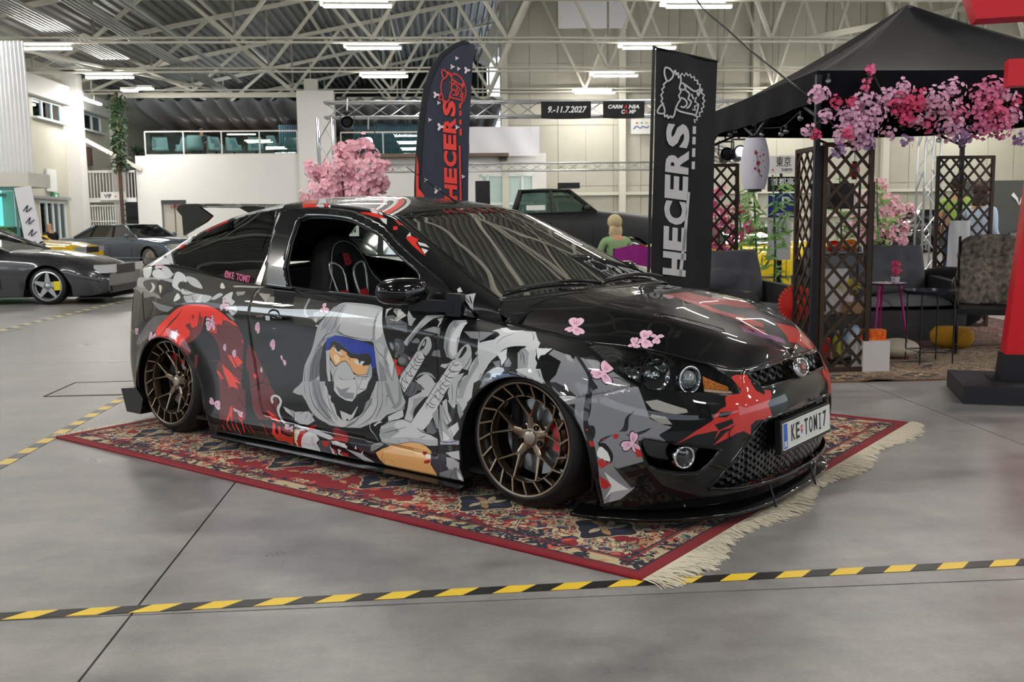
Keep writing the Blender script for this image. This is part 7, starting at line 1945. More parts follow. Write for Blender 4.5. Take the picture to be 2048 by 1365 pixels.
def standing(arms=0):
    return dict(pelvis=(0, 0, .95), spine=(0, 0, 1.12), chest=(0, -.01, 1.34), neck=(0, 0, 1.50), head=(0, .02, 1.62), crown=(0, .015, 1.70), left_shoulder=(-.18, 0, 1.42), left_elbow=(-.23, -.03, 1.15), left_wrist=(-.22, .08 + arms, .95 + arms), left_hand=(-.21, .12 + arms, .88 + arms),
                right_shoulder=(.18, 0, 1.42), right_elbow=(.23, -.03, 1.15), right_wrist=(.22, .08 + arms, .95 + arms), right_hand=(.21, .12 + arms, .88 + arms), thigh_left=(-.09, 0, .88), shin_left=(-.10, .03, .50), foot_left=(-.10, -.02, .09), tip_left=(-.11, .14, .04), thigh_right=(.09, 0, .88), shin_right=(.10, .03, .50), foot_right=(.10, -.02, .09), tip_right=(.11, .14, .04))
def sitting(zs=.45):
    return dict(pelvis=(0, 0, zs + .10), spine=(0, .0, zs + .30), chest=(0, .0, zs + .50), neck=(0, .03, zs + .66), head=(0, .05, zs + .79), crown=(0, .045, zs + .87), left_shoulder=(-.18, 0, zs + .58), left_elbow=(-.24, .06, zs + .33), left_wrist=(-.18, .27, zs + .26), left_hand=(-.15, .34, zs + .26),
                right_shoulder=(.18, 0, zs + .58), right_elbow=(.24, .06, zs + .33), right_wrist=(.18, .27, zs + .26), right_hand=(.15, .34, zs + .26), thigh_left=(-.10, .08, zs + .08), shin_left=(-.12, .44, zs + .08), foot_left=(-.12, .42, .10), tip_left=(-.12, .56, .04), thigh_right=(.10, .08, zs + .08), shin_right=(.12, .44, zs + .08), foot_right=(.12, .42, .10), tip_right=(.12, .56, .04))
def clothes(top, legs, shoes='1a1a1a', sleeves=True):
    def f(n):
        if n in ('pelvis', 'thigh_left', 'thigh_right', 'shin_left', 'shin_right', 'foot_left', 'foot_right'): return legs
        if n in ('tip_left', 'tip_right'): return shoes
        if n in ('spine', 'chest', 'left_shoulder', 'right_shoulder'): return top
        if n in ('left_elbow', 'right_elbow') and sleeves: return top
        return None
    return f
x, y, z = at(101, 470, 30); figure('person', 'bald gentleman in black sitting by the bright glass door', x, y, 0, .9, sitting(), BONES, girths, clothes('111214', '1c1c20'), None)
x, y, z = at(398, 290, 45); gman = figure('person', 'gentleman in dark clothes seated among the pale armchairs of the gallery', x, 45.6, 4.13, PI, sitting(), BONES, girths, clothes('2a2f38', '20242c'), '2a2420')
x, y, z = at(1051, 245, 45); figure('person', 'dark-haired head looking over the white sheet on the balcony', x, 44.9, 4.15, PI, standing(), BONES, girths, clothes('39342e', '222222'), '2b211b')
x, y, z = at(1918, 360, 12.4); figure('person', 'gentleman in a lime green T-shirt behind the right-hand trellis', x, 12.4, 0, -.5, standing(.05), BONES, girths, clothes('9cc25a', '2a3c58', sleeves=False), '3a2a20')
x, y, z = at(1962, 400, 11.6); figure('person', 'dark-haired woman in a pale blue shirt behind the right-hand trellis', x, 11.6, -.12, -1.2, standing(.05), BONES, girths, clothes('b9cbe0', '27406a'), '3a1f18', .12)
x, y, z = at(1243, 470, 12.6)
figure('person', 'blonde woman in a green top sitting with face turned away', x - .02, 12.9, -.04, .35, sitting(.42), BONES, girths, clothes('8fae7c', '39465c'), 'd9c69a', .10)
ch = thing('folding_chair', 'folding camp chair draped with a magenta cover under the blonde woman', 'chair', (x + .05, 12.75, 0), .35)
m = MB()
for s in (-1, 1):
    m.bar((s * .26, -.18, 0), (s * .26, -.22, .86), .025); m.bar((s * .26, .26, 0), (s * .26, .22, .58), .025)
    m.bar((s * .27, -.2, .58), (s * .27, .26, .58), .04)
m.build('frame', blackt, ch)
MB().b2((-.26, -.18, .34), (.26, .26, .37)).build('seat', blackt, ch)
P = np.zeros((22, 12, 3))
for i in range(22):
    for j in range(12):
        u, v = -1 + 2 * i / 21, j / 11; P[i, j] = (u * (.30 + .05 * (1 - v)), -.24 - .03 * math.sin(u * 9 + v * 2) * (1 - v) - .05 * u * u, .30 + .60 * v - .05 * abs(u) * v)
dr = MB().grid(P); P2 = P[:, -1:].copy(); P3 = P2.copy(); P3[..., 1] += .10; P3[..., 2] -= .25; dr.grid(np.concatenate([P2, P3], 1)); dr.build('drape', mat('magenta_cloth', '9a1f86', .8), ch, True)
# ================================================================ BLACK GAZEBO AND ITS LOUNGE
tentm = mat('gazebo_cloth', '0a0b10', .7, spec=.12, bump=.15, bscale=9)
TX0, TX1, TY0, TY1, TZ = 2.88, 5.80, 7.45, 10.65, 2.33
gz = thing('gazebo', 'black pop-up gazebo with a pointed roof over the lounge furniture', 'tent', ((TX0 + TX1) / 2, (TY0 + TY1) / 2, 0))
hxw, hyw = (TX1 - TX0) / 2, (TY1 - TY0) / 2
rf_ = MB()
for sd in range(4):
    P = np.zeros((25, 25, 3)); R4 = Matrix.Rotation(sd * PI / 2, 3, 'Z')
    for i in range(25):
        for j in range(25):
            v, r_ = -1 + i / 12, 1 - j / 24; q = R4 @ Vector((v * r_, -r_, 0)); P[i, j] = (q.x * hxw, q.y * hyw, TZ + .84 * (1 - r_) ** 1.22 - .055 * (1 - abs(v) ** 1.5) * r_ * (1 - r_) * 4 + .012 * math.sin(11 * v + 7 * r_) * r_ * (1 - r_) * (1 - v * v))
    rf_.grid(P)
roof_ = rf_.build('canopy', tentm, gz, 30); roof_.modifiers.new('skin', 'SOLIDIFY').thickness = .004
for (a, b, ax) in (((-1, -1), (1, -1), 0), ((-1, 1), (1, 1), 0), ((-1, -1), (-1, 1), 1), ((1, -1), (1, 1), 1)):
    Q = np.zeros((40, 4, 3))
    for i in range(40):
        t = i / 39; x = (a[0] + (b[0] - a[0]) * t) * hxw; y = (a[1] + (b[1] - a[1]) * t) * hyw
        for j in range(4):
            o_ = .012 * math.sin(i * .8) * j / 3; Q[i, j] = (x + (o_ if ax else 0), y + (0 if ax else o_), TZ + .01 - .075 * j - .01 * math.sin(PI * t) * j)
    MB().grid(Q).build('valance', tentm, gz, True)
for sx in (-1, 1):
    for sy in (-1, 1): MB().b2((sx * hxw - .02 - .02 * sx, sy * hyw - .02 - .02 * sy, 0), (sx * hxw + .02 - .02 * sx, sy * hyw + .02 - .02 * sy, TZ - .02)).build('support', mat('tent_frame', '1c2026', .4, .5), gz)
m = MB()
for sy in (-1, 1):
    for k in range(4): m.bar((-hxw + k * hxw / 2, sy * (hyw - .04), TZ - .35 + .3 * (k % 2)), (-hxw + (k + 1) * hxw / 2, sy * (hyw - .04), TZ - .05 - .3 * (k % 2)), .025)
m.bar((0, 0, TZ - .3), (0, 0, TZ + .8), .03)
for sx in (-1, 1):
    for k in range(4): m.bar((sx * (hxw - .04), -hyw + k * hyw / 2, TZ - .35 + .3 * (k % 2)), (sx * (hxw - .04), -hyw + (k + 1) * hyw / 2, TZ - .05 - .3 * (k % 2)), .025)
    m.bar((sx * hxw, 0, TZ - .3), (0, 0, TZ + .2), .025)
m.build('scissor_frame', mat('tent_frame', '1c2026', .4, .5), gz)
# ---- blossoms: five-petalled florets scattered through round clusters
pk = {k: mat('blossom_' + k, c, .7) for k, c in (('pale', 'e6b4d0'), ('deep', 'e0507e'), ('mid', 'd97aa4'), ('soft', 'f0b6c4'), ('lilac', 'a887b8'), ('rose', 'ea6f9c'), ('white', 'f4dfe8'))}
leafm = mat('leaf_green', '5f8a34', .6); leafd = mat('leaf_dark', '3c4a26', .6); barkm = mat('bark', '4a3628', .8)
def florets(m, c, R, n, s, rs):
    for _ in range(n):
        d = Vector((rs.gauss(0, 1), rs.gauss(0, 1), rs.gauss(0, 1))).normalized(); p = Vector(c) + d * R * (.15 + 1.05 * rs.random() ** .8); d = (d + Vector((0, -.7, .1))).normalized(); x = d.orthogonal().normalized(); y = d.cross(x); q = rs.random() * 6; V = [tuple(p - d * s * .1)]; F = []
        for k in range(5):
            a = q + k * 2 * PI / 5; e = x * math.cos(a) + y * math.sin(a); g = x * math.cos(a + 1.57) + y * math.sin(a + 1.57); b = len(V)
            V += [tuple(p + e * s * .55 + g * s * .46 + d * s * .10), tuple(p + e * s * .98 + g * s * .22 + d * s * .22), tuple(p + e * s * .98 - g * s * .22 + d * s * .22), tuple(p + e * s * .55 - g * s * .46 + d * s * .10)]; F.append((0, b, b + 1, b + 2, b + 3))
        m.add(V, F)
def leaves(m, c, n, L, R, rs, droop=0):
    for _ in range(n):
        p = Vector(c) + Vector((rs.uniform(-R, R), rs.uniform(-R, R), rs.uniform(-R, R))); d = Vector((rs.uniform(-1, 1), rs.uniform(-1, 1), rs.uniform(-.8, .6) - droop)).normalized(); s = d.orthogonal().normalized() * L * .13
        m.add([tuple(p), tuple(p + d * L * .45 + s), tuple(p + d * L), tuple(p + d * L * .45 - s)], [(0, 1, 2, 3)])
rs = random.Random(5)
GAR = [(1639, 188, 22, 'pale', 7.3), (1677, 203, 14, 'deep', 7.3), (1709, 207, 15, 'deep', 7.3), (1731, 204, 22, 'pale', 7.3), (1698, 233, 24, 'pale', 7.3), (1742, 235, 32, 'pale', 7.3), (1718, 261, 36, 'pale', 7.3), (1683, 270, 20, 'pale', 7.3), (1696, 268, 13, 'deep', 7.2), (1652, 233, 15, 'pale', 7.3),
       (1617, 259, 13, 'pale', 7.3), (1633, 272, 11, 'deep', 7.3), (1677, 298, 15, 'lilac', 7.3), (1736, 287, 15, 'lilac', 7.3), (1771, 198, 19, 'pale', 7.3), (1792, 193, 22, 'pale', 7.3), (1810, 174, 17, 'pale', 7.3), (1803, 211, 25, 'deep', 7.25), (1832, 204, 25, 'deep', 7.25), (1814, 235, 19, 'deep', 7.25), (1836, 239, 17, 'pale', 7.3),
       (1858, 222, 17, 'pale', 7.3), (1856, 248, 15, 'rose', 7.3), (1873, 198, 23, 'pale', 7.3), (1906, 178, 22, 'pale', 7.3), (1893, 217, 21, 'pale', 7.3), (1917, 228, 24, 'mid', 7.3), (1902, 257, 26, 'pale', 7.3), (1928, 272, 17, 'lilac', 7.3), (1972, 195, 28, 'mid', 7.3), (1989, 176, 25, 'mid', 7.3), (1961, 217, 25, 'mid', 7.3),
       (1994, 222, 28, 'rose', 7.3), (1967, 252, 27, 'mid', 7.3), (2000, 257, 23, 'mid', 7.3), (2007, 191, 20, 'pale', 7.3), (2026, 230, 21, 'pale', 7.3), (2033, 202, 12, 'deep', 7.3), (2042, 279, 13, 'lilac', 7.3), (1744, 145, 11, 'rose', 7.3), (1739, 134, 8, 'rose', 7.3), (1735, 163, 7, 'rose', 7.3), (1728, 176, 9, 'rose', 7.3), (1812, 281, 13, 'lilac', 7.3), (1781, 266, 13, 'pale', 7.3)]
def cloud(name, label, cat, blobs, base, dens, s, trunk=None, leafn=0, group=None, jit=1.0, seed=3):
    rs = random.Random(seed); t = thing(name, label, cat, base); Mi = t.matrix_basis.inverted(); by = {}; lf = MB()
    for px, py, r_, c, Y in blobs:
        x, y, z = at(px, py, Y); R = r_ * Y / FPX; p = Mi @ H(x, y, z); k = max(4, int(dens * r_ * r_ / 100)); mb = by.setdefault(c, MB()); florets(mb, p, R, k, s, rs)
        if leafn: leaves(lf, p, leafn, s * 2.2, R * 1.1, rs)
    for c, mb in by.items(): mb.build('blossoms', pk[c], t, kind='stuff')
    if leafn: lf.build('leaves', leafm, t, kind='stuff')
    if trunk:
        m = MB(); m.tube([(0, 0, 0), (.02, 0, trunk * .5), (0, 0, trunk)], [.035, .028, .02], 8)
        for px, py, r_, c, Y in blobs[::2]:
            x, y, z = at(px, py, Y); p = Mi @ H(x, y, z); q = p * .5 + Vector((0, 0, trunk * .45)); m.tube([(0, 0, trunk * .75), tuple(q), tuple(p)], [.016, .010, .004], 5)
        m.build('trunk', barkm, t, True); pt = MB(); pt.lathe([(0, 0), (.15, 0), (.19, .26), (.17, .26), (.15, .22), (0, .22)], 20); pt.build('pot', mat('pot_black', '141414', .5), t, True)
    else:
        m = MB(); m.tube([tuple(Mi @ H(*at(b[0], b[1], b[4] + .05))) for b in sorted(blobs, key=lambda q: q[0])][::3], .006, 5); m.build('vine', leafd, t)
    return t
cloud('blossom_garland', 'pink and white blossom garland hung along the front edge of the black gazebo', 'flowers', GAR, (3.9, 7.3, 1.9), 12, .018, leafn=1)
x, y, _ = at(690, 400, 12)
cloud('cherry_tree', 'artificial pink cherry tree rising behind the roof of the wrapped car', 'tree', [(a, b, c * 1.12, 'soft', 12 + .25 * math.sin(a)) for a, b, c in ((725, 288, 15), (700, 305, 20), (683, 332, 24), (642, 350, 20), (622, 338, 14), (660, 375, 32), (700, 365, 38), (740, 350, 28), (765, 335, 16), (722, 385, 30), (640, 392, 26), (606, 396, 12), (760, 368, 18), (738, 312, 16), (680, 300, 12))], (x, y, 0), 11, .036, trunk=1.3, seed=8)
x, y, _ = at(1450, 520, 11.3)
cloud('cherry_tree', 'deep pink blossom tree behind the left-hand trellis', 'tree', [(a, b, c, 'rose', 11.3) for a, b, c in ((1425, 400, 16), (1440, 385, 12), (1450, 430, 22), (1425, 450, 20), (1470, 470, 20), (1500, 455, 14), (1430, 490, 20), (1455, 510, 18), (1480, 420, 12), (1415, 520, 12))], (x, y, 0), 13, .026, trunk=.7, seed=9)
x, y, _ = at(1765, 520, 12.2)
cloud('cherry_tree', 'pale pink blossom tree seen between the trellises, reaching right', 'tree', [(a, b, c, 'soft', 12.2) for a, b, c in ((1755, 375, 20), (1745, 400, 24), (1765, 420, 26), (1740, 440, 26), (1775, 440, 24), (1800, 420, 16), (1822, 418, 12), (1760, 470, 24), (1785, 475, 16), (1810, 455, 14), (1808, 482, 12), (1730, 470, 18), (1715, 440, 14), (1785, 400, 14), (1700, 455, 12))], (x, y, 0), 13, .030, trunk=.8, seed=10)
# ---- bamboo stalks
for px, ytop, Y, lb in ((1483, 352, 11.8, 'leftmost tall bamboo stalk behind the sofa, left of the lantern'), (1514, 372, 11.0, 'bamboo stalk straight below the paper lantern'), (1552, 350, 11.4, 'bamboo stalk in front of the blue poster'), (1686, 345, 11.3, 'bamboo stalk behind the near trellis lattice'), (1760, 358, 11.6, 'rightmost bamboo stalk among the pale pink blossom')):
    x, y, z = at(px, ytop, Y); t = thing('bamboo_plant', lb, 'plant', (x, y, 0)); m = MB()
    m.tube([(0, 0, 0), (.01, 0, z * .5), (-.04, 0, z)], [.014, .013, .009], 7); m.build('stalk', mat('bamboo_green', '2f5a34', .4), t, True); lf = MB()
    for k in range(9): leaves(lf, (rs.uniform(-.12, .12), 0, z * (.35 + .07 * k)), 9, .17, .07, rs, .2)
    lf.build('leaves', mat('bamboo_leaf', '7fae57', .6), t, kind='stuff')
# ---- trellises
woodm = mat('brown_trellis', '3a281c', .6, noise=.3, nscale=40, stretch=(1, 1, .2))
def trellis(label, x, y, rz, w, h, pitch=.155, z=0):
    t = thing('trellis', label, 'trellis', (x, y, z), rz)
    for a, b in (((0, 0, 0), (0, 0, h)), ((w, 0, 0), (w, 0, h)), ((0, 0, h - .015), (w, 0, h - .015)), ((0, 0, .03), (w, 0, .03))): MB().bar(a, b, .034, .034, up=(0, 1, 0)).build('frame_bar', woodm, t)
    for sgn, yo in ((1, -.008), (-1, .008)):
        c = -w if sgn > 0 else 0
        while c < (h if sgn > 0 else h + w):
            # line z = c + sgn*x*1.15 clipped to the frame
            xs_ = [0, w]; zz = [c, c + sgn * w * 1.15]; pts = []
            for (xa, za), (xb, zb_) in (((xs_[0], zz[0]), (xs_[1], zz[1])),):
                t0, t1 = 0., 1.
                for lo_, hi_ in ((.03, h - .02),):
                    d = zb_ - za; ta, tb = (lo_ - za) / d, (hi_ - za) / d; ta, tb = min(ta, tb), max(ta, tb); t0, t1 = max(t0, ta), min(t1, tb)
                if t1 - t0 > .08: MB().bar((xa + (xb - xa) * t0, yo, za + d * t0), (xa + (xb - xa) * t1, yo, za + d * t1), .024, .008, up=(0, 1, 0)).build('slat', woodm, t)
            c += pitch
    return t
x0 = at(1643, 600, 7.47)[0]
trellis('dark brown lattice trellis panel facing us at the near gazebo support', x0, 7.47, 0, .37, 1.80)
trellis('dark brown lattice trellis panel turned edge-on left of the near gazebo support', x0 - .03, 7.49, PI / 2 + .01, .47, 1.78)
x1 = at(1414, 600, 10.3)[0]
trellis('far left lattice trellis in front of the deep pink blossoms', x1, 10.3, 0, .31, 1.80)
trellis('narrow trellis seen edge-on right beside the black banner', x1 - .02, 10.2, -PI / 2 - .30, .42, 1.80)
x2 = at(1866, 600, 10.3)[0]
trellis('right-hand lattice trellis with a white cloth hung on it', x2, 10.3, 0, .61, 1.86)
t = thing('hanging_cloth', 'plain white cloth hanging on the right-hand trellis', 'cloth', (at(1903, 450, 10.22)[0], 10.22, .62), 0)
P = np.array([[(-.02 - .03 * (1 - j / 6) + .235 * i / 8, -.01 * math.sin(i * 1.3 + j), .55 * j / 6) for j in range(7)] for i in range(9)]); MB().grid(P).build('cloth', mat('white_cloth', 'd4d4d6', .8), t, True)
# ---- lanterns and bulbs
def lantern(label, px, py, Y, rx, hz, m, cat='lantern'):
    x, y, z = at(px, py, Y); t = thing('paper_lantern', label, cat, (x, y, z - hz / 2)); pr = []
    for k in range(41):
        u = k / 40; pr.append((rx * (.42 + .58 * math.sin(PI * (.12 + .76 * u)) ** .8) / 1.0 + (.0025 if k % 2 else 0), hz * u))
    MB().lathe(pr, 36).build('shade', m, t, True)
    MB().lathe([(rx * .5, -.02), (rx * .5, .004), (rx * .42, .004), (rx * .42, -.02)], 24).build('bottom_ring', blackt, t); MB().lathe([(rx * .42, hz - .004), (rx * .5, hz + .02), (rx * .46, hz + .02)], 24).build('top_ring', blackt, t)
    MB().tube([(0, 0, hz), (0, 0, hz + .12)], .003, 5).build('cord', blackt, t)
    return t
ln = lantern('tall white paper lantern printed with a red blossom branch', 1510, 328, 8.3, .118, .43, mat('lantern_paper', 'd9d7e4', .8))
br = MB(); rp_ = mat('print_red', 'b9242c', .7)
for dx, dz, r_ in ((-.03, .30, .020), (.005, .27, .010), (.035, .285, .012), (-.01, .215, .024), (-.035, .17, .017), (-.005, .15, .017), (.02, .11, .009), (.03, .23, .007), (-.05, .235, .005), (.045, .18, .006), (-.055, .14, .005), (.015, .33, .005)):
    yy = -math.sqrt(max(.0001, .1195 ** 2 - dx * dx)) - .001; MB().prism([(r_ * (.7 + .3 * math.cos(5 * a)) * math.cos(a), r_ * (.7 + .3 * math.cos(5 * a)) * math.sin(a)) for a in np.linspace(0, 2 * PI, 31)[:-1]], 0, .001, Matrix.Translation((dx, yy, dz)) @ Matrix.Rotation(PI / 2, 4, 'X')).build('printed_blossom', rp_, ln)
br.tube([(-.04, -.117, .33), (-.02, -.122, .25), (-.015, -.122, .18), (.01, -.121, .10)], .0025, 5); br.build('printed_branch', mat('print_brown', '3a2a28', .7), ln)
lantern('small red lantern glowing behind the near trellis', 1709, 341, 8.0, .042, .11, mat('lantern_red', 'b01a12', .4, coat=.5))
sl_ = thing('string_lights', 'string of clear glass bulbs looped under the left eave of the gazebo', 'lights', (2.9, 8.5, 2.1)); Mi = sl_.matrix_basis.inverted(); pts = []; b0_ = None
for px, py, Y in ((1601, 236, 7.7), (1572, 262, 8.2), (1562, 268, 8.4), (1523, 269, 8.9), (1508, 249, 9.2), (1470, 263, 9.8), (1460, 268, 9.9), (1424, 285, 10.4), (1656, 162, 7.4), (1725, 268, 8.9), (1877, 281, 9.9), (1938, 252, 8.0)):
    p = Mi @ H(*at(px, py, Y)); pts.append(p)
    if b0_ is None: b0_ = MB().ball((0, 0, 0), .024, 14).build('bulb', glass('bulb_glass', 'eef2f4', .22), sl_, True); c = b0_
    else: c = b0_.copy(); COL.objects.link(c); c.parent = sl_
    c.location = p; MB().tube([p + Vector((0, 0, .02)), p + Vector((0, 0, .055))], .010, 6).build('socket', blackt, sl_)
MB().tube([tuple(p + Vector((0, 0, .055))) for p in sorted(pts[:8], key=lambda q: q.y)], .003, 5).build('cable', blackt, sl_)
# ---- furniture
ratm = mat('rattan_weave', '3b3a3a', .6, bump=.8, bscale=70, stretch=(1, 1, 3), noise=.45, nscale=90); cushm = mat('grey_cushion', '5c5d62', .85)
def cushion(w, d, h, tuft=(2, 2), n=26):
    P = np.zeros((n + 1, n + 1, 3))
    for i in range(n + 1):
        for j in range(n + 1):
            u, v = i / n, j / n; e = (math.sin(PI * u) * math.sin(PI * v)) ** .30; tf = min(1, 3.2 * min(math.hypot((u - (a + 1) / (tuft[0] + 1)) * 1.2, v - (b + 1) / (tuft[1] + 1)) for a in range(tuft[0]) for b in range(tuft[1]))) ** .6
            P[i, j] = ((u - .5) * w, (v - .5) * d, h * e * (.45 + .55 * tf))
    m = MB(); m.grid(P); Q = P.copy(); Q[..., 2] = -.25 * Q[..., 2]; m.grid(Q, flip=True); return m
def rattan_seat(label, x, y, rz, w, name='rattan_armchair', backs=1, cat='armchair'):
    t = thing(name, label, cat, (x, y, .012), rz)
    MB().b2((-w / 2, -.36, 0), (w / 2, .36, .30)).build('base', ratm, t)
    for s in (-1, 1):
        o = MB(); o.prism([(-.38, 0), (.38, 0), (.40, .62), (-.30, .56), (-.38, .50)], -.045, .045, Matrix.Translation((s * (w / 2 + .02), 0, .0)) @ Matrix.Rotation(PI / 2, 4, 'Z') @ Matrix.Rotation(PI / 2, 4, 'X')); o.build('arm', ratm, t)
    MB().prism([(.34, .0), (.40, 0), (.52, .78), (.46, .78)], -w / 2, w / 2, Matrix.Rotation(PI / 2, 4, 'Z') @ Matrix.Rotation(PI / 2, 4, 'X')).build('back', ratm, t)
    for k in range(backs):
        cw = (w - .06) / backs; cx = -w / 2 + .03 + cw * (k + .5)
        cushion(cw * .98, .52, .13).xf(Matrix.Translation((cx, .30, .66)) @ Matrix.Rotation(math.radians(76), 4, 'X')).build('back_cushion', cushm, t, True)
        cushion(cw * .98, .62, .11, (2, 1)).xf(Matrix.Translation((cx, -.02, .34))).build('seat_cushion', cushm, t, True)
    return t
x, y, _ = at(1512, 600, 8.95); rattan_seat('grey rattan armchair with a tufted grey cushion nearest the black banner', x, y, .42, .66)
x, y, _ = at(1405, 540, 9.0); t = thing('throw_pillow', 'round grey pillow on the left arm of the rattan armchair', 'pillow', (at(1440, 525, 8.9)[0], 8.9, .66)); MB().ball((0, 0, 0), .13, 18, (1.2, .6, .9)).build('cover', cushm, t, True)
x, y, _ = at(1752, 640, 9.55); rattan_seat('wide grey rattan sofa with two tufted cushions behind the pink table', x, y, .02, 1.35, 'rattan_sofa', 2, 'sofa')
# magenta side table with a mini tree
pinkm = mat('magenta_metal', '9c1a66', .35, .3); x, y, _ = at(1770, 640, 8.1); t = thing('side_table', 'small round magenta table on three splayed legs', 'table', (x, y, .012))
hT = at(1770, 566, 8.1)[2] - .012; MB().lathe([(0, hT - .012), (.165, hT - .012), (.17, hT), (0, hT)], 32).build('table_top', mat('table_top_dark', '4a2440', .25, .2), t, 40)
for a in (-2.5, -.35, 1.4): MB().tube([(.11 * math.cos(a), .11 * math.sin(a), hT - .01), (.20 * math.cos(a), .20 * math.sin(a), 0)], [.012, .008], 8).build('support', pinkm, t)
tr = thing('potted_mini_tree', 'miniature pink blossom tree in a white pot on the magenta table', 'plant', (x + .08, y, hT + .012)); MB().lathe([(0, 0), (.032, 0), (.042, .05), (.036, .05), (0, .04)], 6).build('pot', mat('white_pot', 'dcd6e0', .4), tr)
MB().tube([(0, 0, .04), (.008, 0, .10)], .006, 6).build('trunk', barkm, tr); m = MB(); florets(m, (0, 0, .10), .035, 45, .013, rs); florets(m, (0, 0, .15), .032, 40, .013, rs); m.build('blossoms', pk['deep'], tr, kind='stuff')
nk = thing('paper_napkin', 'crumpled white paper on the left side of the magenta table', 'napkin', (x - .09, y - .02, hT + .014)); MB().prism([(-.05, 0), (.0, -.02), (.05, .0), (.01, .025)], 0, .008).build('sheet', mat('white_cloth', 'd4d4d6', .8), nk)
# black tray table
x, y, _ = at(1860, 640, 7.85); hT = at(1860, 583, 7.85)[2]; t = thing('tray_table', 'round black metal tray table on a thin wire frame', 'table', (x, y, .012)); MB().lathe([(0, hT - .03), (.205, hT - .03), (.215, hT), (.208, hT), (.2, hT - .022), (0, hT - .022)], 40).build('tray', mat('tray_navy', '1c2430', .25, .3), t, 40)
m = MB()
for a in (-2.4, -.75, .8, 2.35): c, s = .19 * math.cos(a), .19 * math.sin(a); m.tube([(c, s, hT - .03), (c, s, 0)], .006, 6)
m.tube([(.19 * math.cos(a), .19 * math.sin(a), .10) for a in (-2.4, -.75, .8, 2.35)], .005, 6, closed=True); m.build('wire_frame', blackt, t)
# round black chair, mustard pouf, rocking chair with fur throw
x, y, _ = at(1905, 600, 9.75); t = thing('round_chair', 'round black plush barrel chair behind the tray table', 'chair', (x, y, .012)); MB().ball((0, 0, .30), .34, 20, (1, .9, .75)).build('seat', mat('black_plush', '08080a', .95), t, True); MB().ball((-.02, .12, .56), .30, 20, (1.15, .5, .42)).build('backrest', mat('black_plush', '08080a', .95), t, True)
x, y, _ = at(1905, 650, 8.75); t = thing('pouf', 'mustard yellow knitted pouf under the black chair', 'pouf', (x, y, .012)); MB().lathe([(0, 0), (.15, .0), (.19, .06), (.19, .13), (.15, .18), (0, .19)], 26).build('cover', mat('mustard_knit', 'a8790e', .9, bump=.8, bscale=60), t, True)
x, y, _ = at(1975, 640, 8.35); rc = thing('rocking_chair', 'black bentwood rocking chair with a grey fur throw', 'chair', (x, y, .012), -.5)
for s in (-.25, .25):
    MB().tube([tuple(p) for p in cr([(s, -.50, .12), (s, -.30, .03), (s, .05, .0), (s, .40, .05), (s, .55, .16)], 5)], .016, 7).build('rocker', blackt, rc, True)
    MB().tube([tuple(p) for p in cr([(s, -.28, .03), (s, -.34, .30), (s, -.15, .46), (s, .0, .30), (s, -.12, .16), (s, -.26, .26)], 6)], .012, 6).build('scroll', blackt, rc, True)
    MB().tube([tuple(p) for p in cr([(s, -.30, .42), (s * 1.15, -.34, .60), (s * 1.1, -.05, .66), (s, .22, .58)], 5)], .015, 7).build('armrest', blackt, rc, True)
    MB().tube([(s, .05, .02), (s, .18, .42), (s, .42, 1.02)], .015, 7).build('back_post', blackt, rc, True)
MB().b2((-.25, -.32, .36), (.25, .22, .41)).build('seat', blackt, rc)
P = np.array([[(-.25 + .5 * i / 16 + .01 * math.sin(j), .20 + .24 * j / 14 + .025 * math.sin(i * .8) - .03, .42 + .62 * j / 14 - .06 * (abs(i - 8) / 8) ** 4 * (j > 11)) for j in range(15)] for i in range(17)]); f_ = MB().grid(P).build('fur_throw', mat('grey_fur', '8d8478', .95, noise=.5, nscale=22, bump=1, bscale=60, col2='3f3b36'), rc, True); f_.modifiers.new('skin', 'SOLIDIFY').thickness = .04
# white cube with red tin, white cushion
x, y, _ = gp(1752, 746); white_cube = thing('storage_cube', 'plain white cube standing by the foot of the near trellis', 'box', (x, y + .11, 0)); MB().b2((-.108, -.11, .008), (.108, .11, .245)).build('body', mat('white_laminate', 'd9d6d6', .45), white_cube); MB().b2((-.108, -.11, .245), (.108, .11, .252)).build('top_panel', mat('white_laminate', 'd9d6d6', .45), white_cube)
t = thing('decorative_tin', 'red and orange patterned tin lying on the white cube', 'tin', (x + .01, y + .10, .252)); MB().b2((-.088, -.05, 0), (.088, .05, .082)).build('body', mat('tin_red', 'd8340f', .35, noise=.5, nscale=30, col2='e88a20'), t); MB().lathe([(0, -.1), (.02, -.098), (.035, -.09)], 12, Matrix.Translation((-.09, -.04, .04)) @ Matrix.Rotation(PI / 2, 4, 'Y') @ Matrix.Translation((0, 0, .1))).build('tassel', mat('tassel_cream', 'd8c090', .8), t)
x, y, _ = gp(1800, 722); t = thing('floor_cushion', 'white fluffy cushion on the floor behind the white cube', 'cushion', (x + .02, y + .10, .012)); MB().ball((0, 0, .085), .19, 22, (1, .8, .45), jit=.03).build('cover', mat('cream_fluff', 'c4bba8', .95, bump=.8, bscale=40), t, True)
